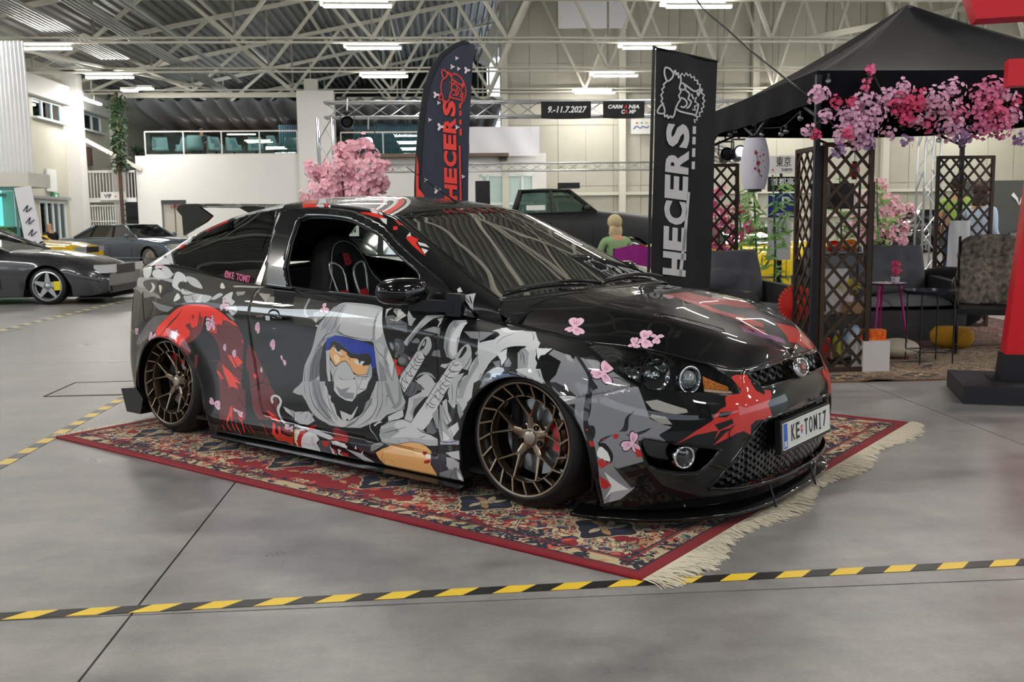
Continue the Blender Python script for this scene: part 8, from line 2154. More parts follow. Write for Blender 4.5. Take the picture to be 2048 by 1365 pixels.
# shelf unit behind the near trellis with its things
x, y, _ = at(1676, 700, 7.95); sh_ = thing('shelf_unit', 'black open shelf unit standing behind the near trellis', 'shelf', (x, y, .012))
for z in (.05, .42, .92, 1.30): MB().b2((-.21, -.14, z - .015), (.21, .14, z)).build('shelf', blackt, sh_)
for sx in (-1, 1):
    for sy in (-1, 1): MB().b2((sx * .205 - .008, sy * .135 - .008, 0), (sx * .205 + .008, sy * .135 + .008, 1.5)).build('post', blackt, sh_)
def item(nm, lb, cat, dx, dz, mb_, mm, dy=0): 
    t = thing(nm, lb, cat, (x + dx, y + dy, dz + .012)); mb_.build('body', mm, t, 40); return t
item('lucky_figure', 'round shiny red ornament on the third shelf, left one', 'ornament', -.06, .92, MB().ball((0, 0, .055), .055, 16, (1.1, 1, .95)), mat('ornament_red', 'c02410', .2, coat=.8)); item('lucky_figure', 'round shiny red ornament on the third shelf, right one with gold marks', 'ornament', .08, .92, MB().ball((0, 0, .06), .06, 16, (1.1, 1, .9)), mat('ornament_red2', 'c83a14', .2, coat=.8, noise=.5, nscale=25, col2='d9a020'))
item('white_card', 'blank white card leaning on the second shelf', 'card', -.02, .42, MB().box((0, 0, .19), (.20, .01, .36), Matrix.Rotation(-.15, 3, 'X')), mat('white_cloth', 'd4d4d6', .8)); item('cardboard_box', 'small brown cardboard box on the second shelf', 'box', .09, .42, MB().b2((-.08, -.06, 0), (.09, .06, .10)), mat('cardboard', '9a7a58', .8), -.05)
yp = thing('potted_plant', 'yellow-leaved small plant on the second shelf', 'plant', (x + .06, y - .05, .53)); MB().lathe([(0, 0), (.03, 0), (.04, .05), (0, .05)], 12).build('pot', mat('white_pot', 'dcd6e0', .4), yp); m = MB(); leaves(m, (0, 0, .12), 70, .05, .07, rs); m.build('leaves', mat('leaf_yellow', 'c9b423', .6), yp, kind='stuff')
item('drink_pack', 'red pack of drinks on the lowest shelf', 'pack', -.14, .05, MB().b2((-.06, -.06, 0), (.05, .06, .16)), mat('pack_red', 'b5141c', .4)); item('plastic_bag', 'blue and white plastic bag on the lowest shelf', 'bag', .12, .05, MB().ball((0, 0, .14), .11, 14, (.75, .7, 1.2), jit=.15), mat('bag_blue', '2f8fc4', .4, noise=.6, nscale=9, col2='dfe2e2')); item('yellow_bottle', 'green-yellow bottle on the lowest shelf', 'bottle', -.01, .05, MB().lathe([(0, 0), (.035, 0), (.037, .14), (.015, .19), (.014, .22), (0, .22)], 16), mat('bottle_yellow', 'a8a024', .3)); item('black_speaker', 'black loudspeaker on the top shelf behind the trellis', 'speaker', -.04, 1.30, MB().b2((-.10, -.09, 0), (.10, .09, .19)), blackp)
x, y, _ = at(1592, 600, 8.0); t = thing('paper_parasol', 'round red paper parasol standing against the edge-on trellis', 'parasol', (x, y, .35)); M = Matrix.Translation((0, 0, .145 + .02)) @ Matrix.Rotation(PI / 2, 4, 'X'); R_ = .155
MB().lathe([(0, .05), (R_ * .5, .035), (R_, 0)], 32, M).build('canopy', mat('parasol_red', 'd0261c', .7), t, False)
m = MB()
for k in range(28): a = 2 * PI * k / 28; m.tube([M @ Vector((0, 0, .052)), M @ Vector((R_ * 1.04 * math.cos(a), R_ * 1.04 * math.sin(a), 0))], .0015, 4)
m.build('ribs', mat('stave_cream', 'd8c4a0', .7), t, kind='stuff'); MB().bar((0, 0, -.34), (0, .0, .16), .012).build('handle', woodm, t)
# rugs of the lounge
rq2 = rug_pattern(420, 300, 11, '7a5c44', '241c18', 'a08a6c', ['b99a74', '4a3a30', '8c6a4c', '5c4a3a'], 1.6, .95, (.03, .10, .34))
xr, yr, _ = gp(1648, 770); rg = thing('lounge_rug', 'brown and beige patterned rug at the front of the lounge', 'rug', (2.83, 7.02, 0), .0)
carpet_mesh('pile', 3.2, 1.75, carpet_mat('lounge_pile', rq2), rg, .010, lambda x, y: .022 * max(0, 1 - abs(x - .42) / .18) * max(0, 1 - y / .35) + .012 * max(0, 1 - abs(x - 1.3) / .2) * max(0, 1 - y / .3))
rq3 = rug_pattern(300, 240, 12, '5c1a20', '1c1416', '8a7058', ['7a3a34', '3a2c34'], 1.8, 1.3, (.04, .12, .4))
rg = thing('lounge_rug', 'dark red rug under the sofas, behind the brown one', 'rug', (2.9, 8.8, 0), .0); carpet_mesh('pile', 3.6, 2.6, carpet_mat('lounge_pile_red', rq3), rg, .011)
# ---- red torii post with its beams
redm = mat('torii_red', 'd01426', .35); T0 = Vector((3.86, 6.32)); t = thing('torii_gate', 'bright red torii post with black foot at the right edge', 'gate', (T0.x, T0.y, 0), -.35)
lean = .075
def slanted(z0, z1, w0, w1, m_, nm, par=t): return MB().add([(lean * z + sx * w / 2, sy * w / 2, z) for z, w in ((z0, w0), (z1, w1)) for sx, sy in ((-1, -1), (1, -1), (1, 1), (-1, 1))], [(3, 2, 1, 0), (4, 5, 6, 7), (0, 1, 5, 4), (1, 2, 6, 5), (2, 3, 7, 6), (3, 0, 4, 7)]).build(nm, m_, par)
slanted(.12, .30, .205, .20, mat('torii_black', '16171c', .5), 'post_foot'); slanted(.30, 2.9, .18, .15, redm, 'post')
MB().b2((-.36, -.36, 0), (.42, .36, .12)).build('base_block', mat('base_black', '1d1e24', .55), t); MB().b2((-.15, -.14, .12), (.17, .14, .127)).build('base_plate', blackt, t)
MB().b2((-.13, -.07, 2.07), (2.6, .07, 2.24)).build('lower_beam', redm, t); MB().add([(-.34, -.11, 2.50), (2.7, -.11, 2.50), (2.7, .11, 2.50), (-.34, .11, 2.50), (-.44, -.12, 2.78), (2.8, -.12, 2.78), (2.8, .12, 2.78), (-.44, .12, 2.78)], [(3, 2, 1, 0), (4, 5, 6, 7), (0, 1, 5, 4), (1, 2, 6, 5), (2, 3, 7, 6), (3, 0, 4, 7)]).build('upper_beam', redm, t)
# ================================================================ BANNERS, FLAGS, STAGE TRUSS
HEAD = [[(128,185),(124,215),(140,255),(165,240),(172,215),(150,190),(128,185)],[(172,215),(182,200),(186,222),(198,212),(200,238),(212,232),(214,262)],[(140,255),(120,275),(126,285),(112,300),(120,312),(108,330),(118,345),(110,362),(122,372),(118,385)],[(118,372),(100,395),(92,418),(110,425),(130,420),(128,395),(118,372)],[(130,420),(132,440),(146,432),(150,448),(164,436),(172,446),(184,428)],[(200,238),(220,215),(232,228),(240,212),(252,226),(262,218),(270,236),(284,230),(288,250),(302,248),(304,268),(318,270),(316,290),(330,296),(326,314),(342,326),(334,340),(345,356),(334,368),(342,386),(328,394),(334,412),(318,416),(322,436),(306,438),(306,456),(292,452),(296,470)],[(214,262),(236,272),(262,290),(290,306),(318,296),(326,314)],[(214,262),(206,290),(216,310),(204,330),(214,350),(200,372),(190,395),(184,428)],[(206,290),(226,300),(240,290),(232,276)],[(190,395),(210,410),(250,420),(290,428),(306,438)],[(240,300),(262,320),(256,345),(272,360),(262,385),(248,395)],[(272,320),(284,345),(300,335),(292,360),(312,372),(290,385),(296,405),(280,400)],[(216,340),(240,350),(250,372),(234,390),(216,385)],[(318,296),(310,330),(300,300)],[(312,372),(308,400),(300,428)]]
def emblem(parent, m, F, w=4.4):
    """line drawing of the bear-like beast head; F maps drawing units onto the cloth"""
    for st in HEAD:
        q = cr(st, 3) if len(st) < 8 else np.array(st, float); d = np.gradient(q, axis=0); d /= np.linalg.norm(d, axis=1)[:, None] + 1e-9; nn = np.c_[-d[:, 1], d[:, 0]] * w
        V = [F(*p) for p in np.r_[q + nn, q - nn]]; n = len(q); MB().add(V, [(i, i + 1, n + i + 1, n + i) for i in range(n - 1)]).build('emblem_line', m, parent)
def sideways(word, parent, m, M, z0, z1, x0, x1, name='letter', shear=.12):
    """letters stacked up the cloth, each turned a quarter so that the word reads from bottom to top"""
    n = len(word); st = (z1 - z0) / n
    for k, c_ in enumerate(word):
        o = text(c_, 1, name, m, parent, Matrix.Identity(4), .002, bold=.045)
        me = o.data; co = np.empty(len(me.vertices) * 3, 'f'); me.vertices.foreach_get('co', co); co = co.reshape(-1, 3); lo, hi = co.min(0), co.max(0); s = (co - lo) / (hi - lo + 1e-9)
        zz = z0 + st * (k + .04 + .92 * s[:, 0]) + shear * (x1 - x0) * (s[:, 1] - .5); xx = x1 - (x1 - x0) * s[:, 1]; co2 = np.c_[xx, -.004 - .002 * s[:, 2], zz]
        me.vertices.foreach_set('co', co2.astype('f').ravel()); me.transform(M)
banner_black_cloth = mat('banner_black', '0e1013', .65, bump=.1, bscale=5); prw = mat('print_white', 'c9c9cc', .6); prr = mat('print_red_orange', 'd8392f', .6)
x, y, zt_ = at(1306, 92, 7.9); zb_ = at(1292, 578, 7.9)[2]; sc_ = 7.9 / FPX
bn = thing('vertical_banner', 'tall black HECERS banner with white lettering on a pole', 'banner', (at(1293, 578, 7.9)[0], 7.9, 0)); bn.matrix_basis = bn.matrix_basis @ Matrix.Rotation(.020, 4, 'Y')
w_ = .498; P = np.array([[(.02 + w_ * i / 14, .010 * math.sin(i * .6 + j * .25) , zb_ + (zt_ - .02 - zb_) * j / 30 - (.09 if j == 30 else .09 * j / 30) * i / 14) for j in range(31)] for i in range(15)]); MB().grid(P).build('cloth', banner_black_cloth, bn, True)
MB().tube([(0, 0, 0), (0, 0, zt_)], .013, 8).build('pole', blackt, bn); MB().tube([(0, 0, zt_ - .01), (w_ + .02, 0, zt_ - .11)], .009, 8).build('top_rod', blackt, bn); MB().lathe([(0, 0), (.22, 0), (.22, .02), (.03, .05), (.02, .12), (0, .12)], 24).build('foot', blackt, bn)
k_ = sc_ / 2.676; FX = lambda a, b: (.02 + (a - 80) * k_, -.016, zt_ + .02 - (b - 62) * k_)
emblem(bn, prw, FX); sideways('HECERS', bn, prw, Matrix.Translation((.0, -.010, 0)), zt_ - (1275 - 62) * k_, zt_ - (455 - 62) * k_, .02 + (142 - 80) * k_, .02 + (268 - 80) * k_)
for a, b in ((475, 515), (530, 570), (590, 635), (660, 700)): MB().b2((.02 + 205 * k_, -.017, zt_ - (b - 62) * k_), (.02 + 222 * k_, -.014, zt_ - (a - 62) * k_)).build('dash', prw, bn)
MB().prism([(.02 + 168 * k_, zt_ - 1210 * k_), (.02 + 150 * k_, zt_ - 1210 * k_), (.02 + 172 * k_, zt_ - 980 * k_), (.02 + 185 * k_, zt_ - 760 * k_), (.02 + 200 * k_, zt_ - 760 * k_), (.02 + 188 * k_, zt_ - 980 * k_)], .013, .016, Matrix.Rotation(PI / 2, 4, 'X')).build('stroke', prw, bn)
# feather flag behind the car roof
Yf = 11.2; sf_ = Yf / FPX; x0, _, z0 = at(832, 420, Yf); fg = thing('feather_flag', 'dark blue feather flag with red HECERS lettering and small white blossoms', 'flag', (x0, Yf, 0)); Zp = lambda py: at(880, py, Yf)[2]; Xp = lambda px: (px - 832) * sf_
Lft = cr([(832, 420), (833, 370), (838, 300), (846, 230), (855, 180), (868, 140), (888, 108), (912, 90), (936, 82)], 4); Rgt = cr([(935, 420), (937, 340), (940, 260), (944, 200), (948, 140), (952, 110), (955, 92)], 5); n = 33; Li = np.array([[np.interp(t, np.linspace(0, 1, len(Lft)), Lft[:, k]) for k in (0, 1)] for t in np.linspace(0, 1, n)]); Ri = np.array([[np.interp(t, np.linspace(0, 1, len(Rgt)), Rgt[:, k]) for k in (0, 1)] for t in np.linspace(0, 1, n)])
clf = mat('flag_navy', '262b3c', .7)
P = np.array([[(Xp(Li[j, 0] + (Ri[j, 0] - Li[j, 0]) * i / 8), .006 * math.sin(i + j * .3), Zp(Li[j, 1] + (Ri[j, 1] - Li[j, 1]) * i / 8)) for j in range(n)] for i in range(9)]); low = P[:, :1].copy(); low[..., 2] = .62; MB().grid(np.concatenate([low, P], 1)).build('cloth', clf, fg, True)
sl = np.array([[(Xp(Li[j, 0] - 1 + 10 * i), -.012, Zp(Li[j, 1] + (3 if j > 24 else 0) * i)) for j in range(n)] for i in range(2)]); MB().grid(sl).build('pole_sleeve', mat('sleeve_black', '0d0f18', .7), fg, True)
MB().tube([(-.01, 0, 0), (-.01, 0, .7)] + [(Xp(a) - .01, .005, Zp(b)) for a, b in Li[::4]], .011, 7).build('pole', blackt, fg, True); MB().lathe([(0, 0), (.25, 0), (.25, .02), (.02, .05), (0, .05)], 20).build('foot', blackt, fg)
kf = sf_ / 3.79 * 1.12; FF = lambda a, b: (Xp(820 + 235 / 3.79) + (a - 92) * kf * .72, -.014, Zp(70 + 262 / 3.79) - (b - 182) * kf * .80); emblem(fg, prr, FF, 4.6)
sideways('HECERS', fg, prr, Matrix.Translation((0, -.008, 0)), Zp(402), Zp(200), Xp(889), Xp(914))
for a, b in ((208, 217), (222, 232), (240, 250), (258, 272)): MB().b2((Xp(921), -.014, Zp(b)), (Xp(925), -.011, Zp(a))).build('dash', prr, fg)
MB().b2((Xp(919), -.014, Zp(402)), (Xp(922), -.011, Zp(292))).build('stroke', prr, fg)
for k, (a, b, r_) in enumerate(((918, 117, 4), (909, 134, 5), (921, 138, 4), (937, 141, 7), (876, 190, 7), (881, 206, 4), (863, 240, 4), (883, 254, 8), (916, 255, 5), (874, 380, 8), (926, 354, 4), (852, 360, 4))):
    MB().prism([(r_ * sf_ * (.65 + .35 * math.cos(3 * q)) * math.cos(q), r_ * sf_ * (.65 + .35 * math.cos(3 * q)) * math.sin(q)) for q in np.linspace(0, 2 * PI, 25)[:-1]], 0, .001, Matrix.Translation((Xp(a), -.013, Zp(b))) @ Matrix.Rotation(PI / 2, 4, 'X')).build('printed_blossom', mat('print_blossom', 'd9c9d2', .6), fg)
MB().prism([(Xp(834), Zp(420)), (Xp(845), Zp(400)), (Xp(853), Zp(408)), (Xp(848), Zp(390)), (Xp(838), Zp(376)), (Xp(839), Zp(330)), (Xp(836), Zp(310)), (Xp(833), Zp(370))], .011, .013, Matrix.Rotation(PI / 2, 4, 'X')).build('splash', prr, fg)
# stage truss
def box_truss(name, label, a, b, s=.29, step=.42):
    a = Vector(a); b = Vector(b); t = thing(name, label, 'truss', tuple(a)); d = b - a; L_ = d.length; u = d / L_; v = Vector((0, 0, 1)) if abs(u.z) < .5 else Vector((1, 0, 0)); w = u.cross(v).normalized()
    cs = [v * sx * s / 2 + w * sy * s / 2 for sx, sy in ((-1, -1), (1, -1), (1, 1), (-1, 1))]
    for c in cs: MB().tube([c, c + d], .024, 8).build('chord', trussm, t, True)
    n = int(L_ / step); first = None
    for k in range(n):
        for q in range(4):
            c0, c1 = cs[q], cs[(q + 1) % 4]; p0 = c0 + u * (L_ * k / n); p1 = c1 + u * (L_ * (k + 1) / n)
            if k % 2: p0, p1 = c1 + u * (L_ * k / n), c0 + u * (L_ * (k + 1) / n)
            if q in (0, 2) or k % 2 == 0: MB().tube([p0, p1], .011, 5).build('lacing', trussm, t)
    return t
box_truss('stage_truss', 'aluminium stage truss spanning behind the flags with two black banners on it', (-2.25, 20, 3.44), (6.3, 20, 3.44))
box_truss('truss_tower', 'aluminium truss tower at the left end of the stage truss', (-2.25, 20, 0), (-2.25, 20, 3.28))
xt = at(1853, 450, 19.5)[0]; box_truss('truss_tower', 'aluminium truss tower right of the gazebo, behind the pink tree', (xt, 19.5, 0), (xt, 19.5, 3.9), .32)
xa = at(760, 334, 36)[0]; xb = at(1330, 334, 36)[0]; zz = at(1000, 335, 36)[2]; box_truss('stage_truss', 'slim distant truss running low in front of the white office', (xa, 36, zz), (xb, 36, zz), .27, .45)
for xx in (xa, xb): box_truss('truss_tower', 'short distant truss support carrying the %s end of the slim truss' % ('left' if xx == xa else 'right'), (xx, 36, 0), (xx, 36, zz), .2, .6)
x5 = at(1405, 298, 17)[0]; x6 = at(1482, 310, 17)[0]; z5 = at(1440, 300, 17)[2]; box_truss('stage_truss', 'short lit truss seen under the gazebo eave left of the lantern', (x5, 17, z5 + .02), (x6, 17.5, z5 - .1), .22, .3)
def truss_banner(label, px0, px1, py0, py1, lines):
    x0, _, z1 = at(px0, py0, 19.78); x1, _, z0 = at(px1, py1, 19.78); t = thing('truss_banner', label, 'banner', ((x0 + x1) / 2, 19.78, z0)); w = x1 - x0; h = z1 - z0
    P = np.array([[((i / 12 - .5) * w, -.01 * math.sin(i * 1.4 + j), h * j / 5 - .012 * math.sin(PI * i / 12) * (j == 0)) for j in range(6)] for i in range(13)]); MB().grid(P).build('cloth', banner_black_cloth, t, True)
    for s, sz, dx, dz, wd, mm, b_ in lines: text(s, sz, 'lettering', mm, t, Matrix.Translation((dx * w, -.03, dz * h)) @ Matrix.Rotation(PI / 2, 4, 'X'), .002, width=wd * w, shear=.25, bold=b_)
pww = mat('print_bright_white', 'f2f2f2', .5)
truss_banner('black banner reading 9.-11.7.2027 on the stage truss', 1082, 1182, 203, 237, [('9.-11.7.2027', .17, 0, .5, .78, pww, .004)])
truss_banner('black CARMANIA CAMP banner on the stage truss, right of the date', 1206, 1289, 203, 236, [('CARM', .10, -.22, .66, .36, pww, .004), ('A', .10, .035, .66, .075, prr, .004), ('NIA', .10, .23, .66, .26, pww, .004), ('C', .10, -.035, .36, .09, pww, .004), ('A', .10, .05, .36, .075, prr, .004), ('MP', .10, .19, .36, .17, pww, .004)])
for px, py, Y, lit, lb in ((695, 248, 19.6, 0, 'black moving-head stage light hanging at the left truss corner'), (737, 287, 19.2, 1, 'stage light shining white above the pink tree'), (1478, 308, 16.5, 1, 'bright white stage light left of the paper lantern'), (1452, 312, 16.8, 0, 'unlit black stage light left of the bright one')):
    x, y, z = at(px, py, Y); t = thing('stage_light', lb, 'lamp', (x, y, z)); MB().lathe([(0, .16), (.09, .15), (.11, .0), (.12, -.10)], 18, Matrix.Rotation(PI / 2 - .3, 4, 'X') @ Matrix.Rotation(PI, 4, 'X')).build('housing', blackp, t, True)
    MB().bar((-.13, 0, 0), (-.13, 0, .24), .02).bar((.13, 0, 0), (.13, 0, .24), .02).bar((-.13, 0, .24), (.13, 0, .24), .03).bar((0, 0, .24), (0, .2, 3.3 - z if z < 2.6 and Y > 19 else .5), .03).build('yoke', blackp, t)
    MB().lathe([(0, -.10), (.085, -.10)], 18, Matrix.Rotation(-.3, 4, 'X') @ Matrix.Rotation(-PI / 2, 4, 'X') @ Matrix.Translation((0, 0, .0))).build('lens', mat('stage_glow', 'e6ecff', .4, emit=25) if lit else mat('lens_dark', '15181c', .1), t)
# white sheets
for nm, lb, px0, px1, py0, py1, Y in (('white_sheet', 'white sheet hung over the balcony rail behind the feather flag', 938, 1079, 254, 312, 43.5), ('white_sheet', 'white sheet hanging high between the roof trusses', 1116, 1254, -40, 57, 40.5)):
    x0, _, z1 = at(px0, py0, Y); x1_, _, z0 = at(px1, py1, Y); t = thing(nm, lb, 'sheet', ((x0 + x1_) / 2, Y, z0)); w = x1_ - x0; P = np.array([[((i / 16 - .5) * w, .04 * math.sin(i * .9 + j * .4), (z1 - z0) * j / 8) for j in range(9)] for i in range(17)]); MB().grid(P).build('cloth', mat('white_cloth2', 'e6e6ec', .8), t, True)
x0, _, z1 = at(1262, 238, 43.8); x1_, _, z0 = at(1302, 268, 43.8); t = thing('wall_sign', 'white sign with blue wave line and coloured dots on the back wall', 'sign', ((x0 + x1_) / 2, 43.8, z0)); MB().b2((-(x1_ - x0) / 2, -.02, 0), ((x1_ - x0) / 2, .02, z1 - z0)).build('board', mat('plate_white', 'd9dad6', .4), t)
MB().tube([(-.35 + .1 * k, -.04, .22 + .12 * abs(math.sin(k * 1.1))) for k in range(8)], .02, 5).build('wave', mat('print_blue', '1b4f9c', .5), t)
for k, c_ in enumerate(('d8392f', '4a9a4a', 'e0a020')): MB().ball((-.2 + .22 * k, -.03, .48), .04, 8).build('dot', mat('dot_' + c_, c_, .5), t)
# posters under the lantern
def poster(name, label, px0, px1, py0, py1, Y, m):
    x0, _, z1 = at(px0, py0, Y); x1_, _, z0 = at(px1, py1, Y); t = thing(name, label, 'poster', ((x0 + x1_) / 2, Y, z0)); w, h = x1_ - x0, z1 - z0; MB().b2((-w / 2, -.01, 0), (w / 2, .01, h)).build('board', m, t); MB().bar((0, .03, h), (0, .03, -z0), .03).build('stand', blackt, t)
    L = lambda s, sz, dx, dz, wd, mm: text(s, sz, 'lettering', mm, t, Matrix.Translation((dx * w, -.014, dz * h)) @ Matrix.Rotation(PI / 2, 4, 'X'), .001, width=wd * w)
    return t, w, h, L
pwh = mat('poster_white', 'd6d7d6', .6); pbl = mat('poster_blue', '14286a', .5); pbk = mat('poster_black', '121314', .5); pgr = mat('poster_grey', 'b4b6ba', .6)
t, w, h, L = poster('poster', 'white TOKYO poster with Japanese characters and a red dot', 1535, 1593, 312, 347, 12.3, pwh); L('東京', .14, .04, .62, .50, pbk); L('TOKYO', .05, .15, .2, .38, pbk); MB().lathe([(0, 0), (.014, 0)], 16, Matrix.Translation((-.32 * w, -.013, .2 * h)) @ Matrix.Rotation(PI / 2, 4, 'X')).build('dot', prr, t)
t, w, h, L = poster('poster', 'black board with white Japanese characters under the TOKYO poster', 1536, 1592, 354, 383, 12.3, pbk); L('首都高', .10, 0, .62, .8, pww)
t, w, h, L = poster('poster', 'blue poster with a white letter shape above HECERS', 1537, 1592, 387, 435, 12.3, pbl); L('P', .20, .1, .6, .3, pww); L('HECERS', .05, .05, .12, .7, pww)
t, w, h, L = poster('poster', 'pale grey poster with a Japanese character below the blue one', 1536, 1580, 439, 520, 12.3, pgr); L('日本', .12, .0, .72, .6, pbk)
# grey wall panel with the white logo, right background
x0, _, z1 = at(1926, 362, 27); x1_, _, z0 = at(2120, 432, 27); t = thing('display_wall', 'dark grey display wall with a white angular logo at the right edge', 'panel', ((x0 + x1_) / 2, 27, 0)); w = x1_ - x0; MB().b2((-w / 2, 0, 0), (w / 2, .1, z1)).build('panel', mat('display_grey', '4c4d4b', .6), t)
xo = (at(2038, 395, 27)[0]) - (x0 + x1_) / 2; zo = at(2038, 395, 27)[2]
for s in (-1, 1): MB().prism([(xo, zo - .22), (xo + s * .05, zo - .02), (xo + s * .18, zo + .14), (xo + s * .24, zo + .05), (xo + s * .10, zo - .06)], .01, .03, Matrix.Rotation(PI / 2, 4, 'X')).build('logo', pww, t)
# long black cable swooping to the gazebo corner
cb_ = thing('power_cable', 'black cable swooping down to the gazebo corner from the roof', 'cable', (2.9, 7.5, 2.3)); Mi = cb_.matrix_basis.inverted(); MB().tube([tuple(Mi @ H(*at(a, b, Y))) for a, b, Y in cr([(1386, -12, 9.5), (1410, 22, 9.2), (1450, 55, 8.8), (1500, 100, 8.4), (1550, 140, 8.0), (1590, 172, 7.7), (1632, 200, 7.42)], 4)], .008, 6).build('cable', blackt, cb_, True)
# loudspeaker stack behind the feather flag
x, y, z = at(965, 385, 18); t = thing('loudspeaker', 'black loudspeaker showing right of the feather flag', 'speaker', (x, 18, 0)); MB().b2((-.13, -.15, 1.2), (.13, .15, z + .20)).build('cabinet', blackp, t); MB().bar((0, 0, 0), (0, 0, 1.2), .04).build('stand', blackp, t)
# ================================================================ GALLERY AND LEFT SIDE
chm = mat('pale_blue_fabric', 'a9c4c8', .8); rail = mat('rail_white', 'dcdcd8', .4); rg_ = glass('rail_glass', 'dff0ee', .0)
GY = 43.05
def railing(name, label, x0, x1, y, posts):
    t = thing(name, label, 'railing', (x0, y, 4.13)); w = x1 - x0; MB().bar((0, 0, 1.0), (w, 0, 1.0), .06).build('handrail', rail, t); MB().bar((0, 0, .03), (w, 0, .03), .05).build('bottom_rail', rail, t)
    for k in range(posts):
        px = w * k / (posts - 1); MB().bar((px, 0, 0), (px, 0, 1.0), .05).build('post', rail, t)
        if k < posts - 1: MB().b2((px + .05, -.01, .08), (px + w / (posts - 1) - .05, .0, .9)).build('glass_panel', rg_, t)
    return t
railing('glass_railing', 'long glass railing of the gallery left of the white pillar', -12.4, -6.05, GY, 5); railing('glass_railing', 'glass railing of the gallery between pillar and feather flag', -4.3, 1.2, 44.05, 4)
ac = None
for px, Y, lb in ((320, 44.6, 'leftmost'), (365, 45.2, 'second'), (390, 44.3, 'third, low'), (432, 44.6, 'fourth'), (468, 45.2, 'fifth'), (512, 45.0, 'sixth'), (550, 44.6, 'seventh'), (583, 45.2, 'eighth')):
    x = at(px, 290, Y)[0]; lab = lb + ' pale blue lounge chair from the left behind the gallery glass'
    if ac is None:
        ac = thing('lounge_chair', lab, 'armchair', (x, Y, 4.13), .3, 'pale blue lounge chairs on the gallery'); m = MB(); P = np.array([[(.36 * math.cos(a) * (1 - .1 * j / 5), .36 * math.sin(a), .3 + (.62 if math.sin(a) > .2 else .30) * j / 5) for j in range(6)] for a in np.linspace(-.5, PI + .5, 16)]); m.grid(P); m.build('shell', chm, ac, True).modifiers.new('skin', 'SOLIDIFY').thickness = .06
        MB().lathe([(0, .28), (.34, .30), (.34, .42), (0, .45)], 18).build('seat', chm, ac, True); MB().bar((0, 0, 0), (0, 0, .3), .06).build('support', blackt, ac)
    else: dup(ac, HMat(x, Y, 4.13, .3 + px * .7), lab)
def curtain(label, px0, px1, py0, py1, Y, m, amp=.06, nf=22, name='curtain', bulge=0):
    x0, _, z1 = at(px0, py0, Y); x1_, _, z0 = at(px1, py1, Y); t = thing(name, label, 'curtain', ((x0 + x1_) / 2, Y, z0)); w = x1_ - x0; n = nf * 6
    P = np.array([[((i / n - .5) * w * (1 + bulge * math.sin(PI * j / 8)), amp * math.sin(i * 2 * PI / 6), (z1 - z0) * j / 8) for j in range(9)] for i in range(n + 1)]); MB().grid(P).build('cloth', m, t, True); return t
cur = mat('blue_grey_curtain', '5f7f8c', .8)
curtain('blue-grey curtain at the right end of the gallery windows', 556, 596, 250, 308, 47, cur, nf=8); curtain('blue-grey curtain behind the gallery glass right of the pillar', 705, 845, 246, 306, 48, cur)
cw_ = curtain('huge white curtain hanging at the upper left corner', -60, 68, 82, 375, 26, mat('white_voile', 'eceef0', .85), .035, 13, bulge=.04)
# stairs, gate, VIP sign
st = thing('staircase', 'dark metal staircase behind the white lattice gate', 'stairs', (-13.75, 43.6, 0))
for k in range(9): MB().b2((0, .0, .18 + k * .24), (.85, .3, .22 + k * .24)).build('step', mat('stair_dark', '3c3e42', .6), st)
MB().b2((-.1, 1.0, 0), (.85, 1.05, 2.4)).build('back_panel', mat('stair_dark', '3c3e42', .6), st)
gt = thing('folding_gate', 'white lattice folding gate under the VIP landing', 'gate', (-14.9, 42.9, 0))
for k in range(15): MB().bar((k * .105, 0, 0), (k * .105, 0, 2.1), .04).build('bar', rail, gt)
for z in (.1, .75, 1.4, 2.05): MB().bar((0, -.02, z), (1.5, -.02, z), .05).build('cross_bar', rail, gt)
ld = thing('landing_railing', 'white barred railing of the stair landing above the gate', 'railing', (-15.0, 42.9, 2.2)); MB().b2((0, -.05, 0), (2.15, .05, .18)).build('beam', rail, ld); MB().bar((0, 0, 1.28), (2.15, 0, 1.28), .10).build('handrail', rail, ld)
for k in range(17): MB().bar((k * .13 + .04, 0, .18), (k * .13 + .04, 0, 1.25), .03).build('bar', rail, ld)
vs = thing('vip_sign', 'white VIP sign over the folding gate', 'sign', (-13.75, 42.75, 2.28)); MB().b2((-.52, -.02, 0), (.52, .02, .34)).build('board', mat('plate_white', 'd9dad6', .4), vs); text('VIP', .22, 'lettering', mat('print_navy', '2a2f50', .5), vs, Matrix.Translation((-.22, -.03, .17)) @ Matrix.Rotation(PI / 2, 4, 'X'), .004, bold=.004); MB().prism([(.06, .12), (.14, .14), (.10, .22)], .02, .03, Matrix.Rotation(PI / 2, 4, 'X')).build('mark', prr, vs)
# ivy column, plants
rs = random.Random(4); iv = thing('ivy_column', 'tall dark green ivy column left of the gallery', 'plant', (at(237, 300, 42.6)[0], 42.6, 0)); m = MB()
for k in range(60): leaves(m, (rs.uniform(-.2, .2), rs.uniform(-.1, .1), 3.6 + k * .05), 12, .30, .16, rs, .3)
m.build('leaves', mat('ivy_green', '23391f', .6), iv, kind='stuff'); MB().bar((0, 0, 0), (0, 0, 6.6), .12).build('stem', barkm, iv)
x, y, z = at(278, 300, 43.2); pl_ = thing('balcony_plant', 'low bushy plant at the left end of the gallery', 'plant', (x, 43.4, 4.13)); m = MB()
for k in range(14): leaves(m, (rs.uniform(-.3, .3), 0, .25), 7, .26, .12, rs)
m.build('leaves', mat('ivy_green', '23391f', .6), pl_, kind='stuff'); MB().lathe([(0, 0), (.14, 0), (.18, .2), (0, .2)], 12).build('pot', blackt, pl_)
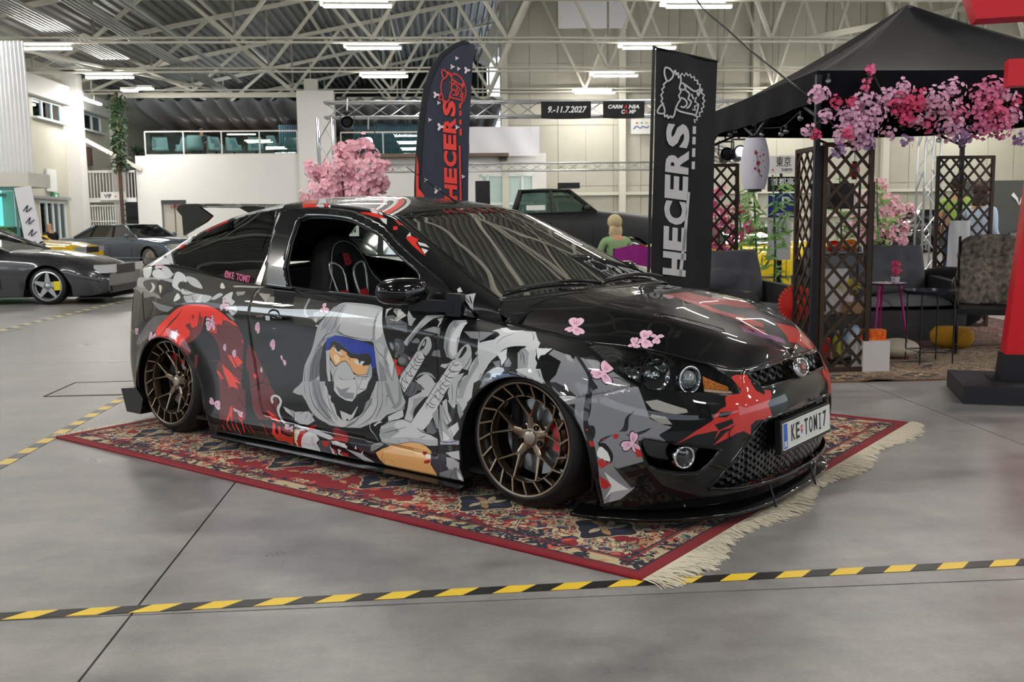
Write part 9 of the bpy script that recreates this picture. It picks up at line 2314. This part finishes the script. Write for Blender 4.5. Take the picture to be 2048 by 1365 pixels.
# glass booth door, white leaning banner, signs and boxes on the left wall
bt = thing('glass_booth', 'glass entrance booth with teal-edged panes at the left edge', 'booth', (at(-20, 450, 24)[0], 24, 0)); xr = at(58, 450, 24)[0] - at(-20, 450, 24)[0]; zt2 = at(30, 378, 24)[2]; tealm = mat('teal_frame', '4f8f8c', .3, .3)
for xx in (0, xr * .72, xr): MB().bar((xx, 0, 0), (xx, 0, zt2), .05).build('post', tealm, bt)
MB().bar((0, 0, zt2), (xr, 0, zt2), .08).build('header', tealm, bt); MB().b2((-.6, -.1, zt2 + .05), (xr + .1, 1.2, zt2 + .38)).build('canopy', mat('booth_white', 'd8d6cc', .5), bt)
for a, b in ((0, .70), (.74, 1)): MB().b2((xr * a + .03, -.01, .05), (xr * b - .03, 0, zt2 - .05)).build('glass_pane', glass('teal_glass', '9fdcd4', .05), bt)
x0 = at(82, 500, 22)[0]; lb = thing('leaning_banner', 'white roll-up banner with faint dark script leaning by the glass booth', 'banner', (x0, 22, 0)); lb.matrix_basis = lb.matrix_basis @ Matrix.Rotation(-.13, 4, 'Y'); zt3 = at(35, 372, 22)[2]
MB().b2((-.20, -.01, .0), (.16, .01, zt3)).build('cloth', mat('white_cloth2', 'e6e6ec', .8), lb); MB().tube([(-.21, 0, 0), (-.21, 0, zt3)], .012, 6).build('pole', blackt, lb)
for k in range(5): MB().tube([tuple(p) for p in cr([(-.10, -.02, .55 + k * .26), (.02, -.02, .66 + k * .26), (-.04, -.02, .52 + k * .26), (.09, -.02, .60 + k * .26)], 4)], .010, 5).build('script_stroke', mat('print_navy', '2a2f50', .5), lb)
for Y, z, w, h, c_, nm, lbl, cat in ((37.3, 2.62, .55, .26, '2f8f6a', 'exit_sign', 'green exit sign over the left wall door, upper', 'sign'), (39.6, 2.30, .55, .20, '2f8f6a', 'exit_sign', 'green exit sign above the bright glass door', 'sign'), (39.3, 2.55, .9, .85, 'd9dcd8', 'wall_box', 'white box mounted above the glass door', 'box'), (43.6, 3.8, .6, .75, '5a4a44', 'vent_box', 'dark louvred box on the wall beside the diagonal brace', 'box'), (42.4, .95, .3, .2, 'b02a24', 'fire_call_point', 'small red call point by the left wall column', 'alarm')):
    t = thing(nm, lbl, cat, (-14.4 if Y > 42 and h < .3 else -14.93, Y, z)); MB().b2((-.04, -w / 2, 0), (.04, w / 2, h)).build('body', mat('paint_' + c_, c_, .5), t)
    if nm == 'exit_sign': MB().prism([(-.12, .06), (0, .06), (0, .02), (.12, .10), (0, .18), (0, .14), (-.12, .14)], .041, .045, Matrix.Rotation(PI / 2, 4, 'Z') @ Matrix.Rotation(PI / 2, 4, 'X')).build('arrow', pww, t)
x, y, z = at(1186, 318, 43.6)
t = thing('wall_camera', 'small black camera on the white office wall', 'camera', (at(1006, 318, 43.8)[0], 43.8, at(1006, 318, 43.8)[2])); MB().b2((-.18, -.15, -.08), (.18, .1, .08)).build('body', blackp, t)  # camera body on the wall, no lamp here
t = thing('ventilation_box', 'grey box unit on top of the white pillar', 'box', (at(622, 170, 43)[0], 43, 6.76)); MB().b2((-.28, -.2, 0), (.28, .2, .5)).build('body', bodyw, t)
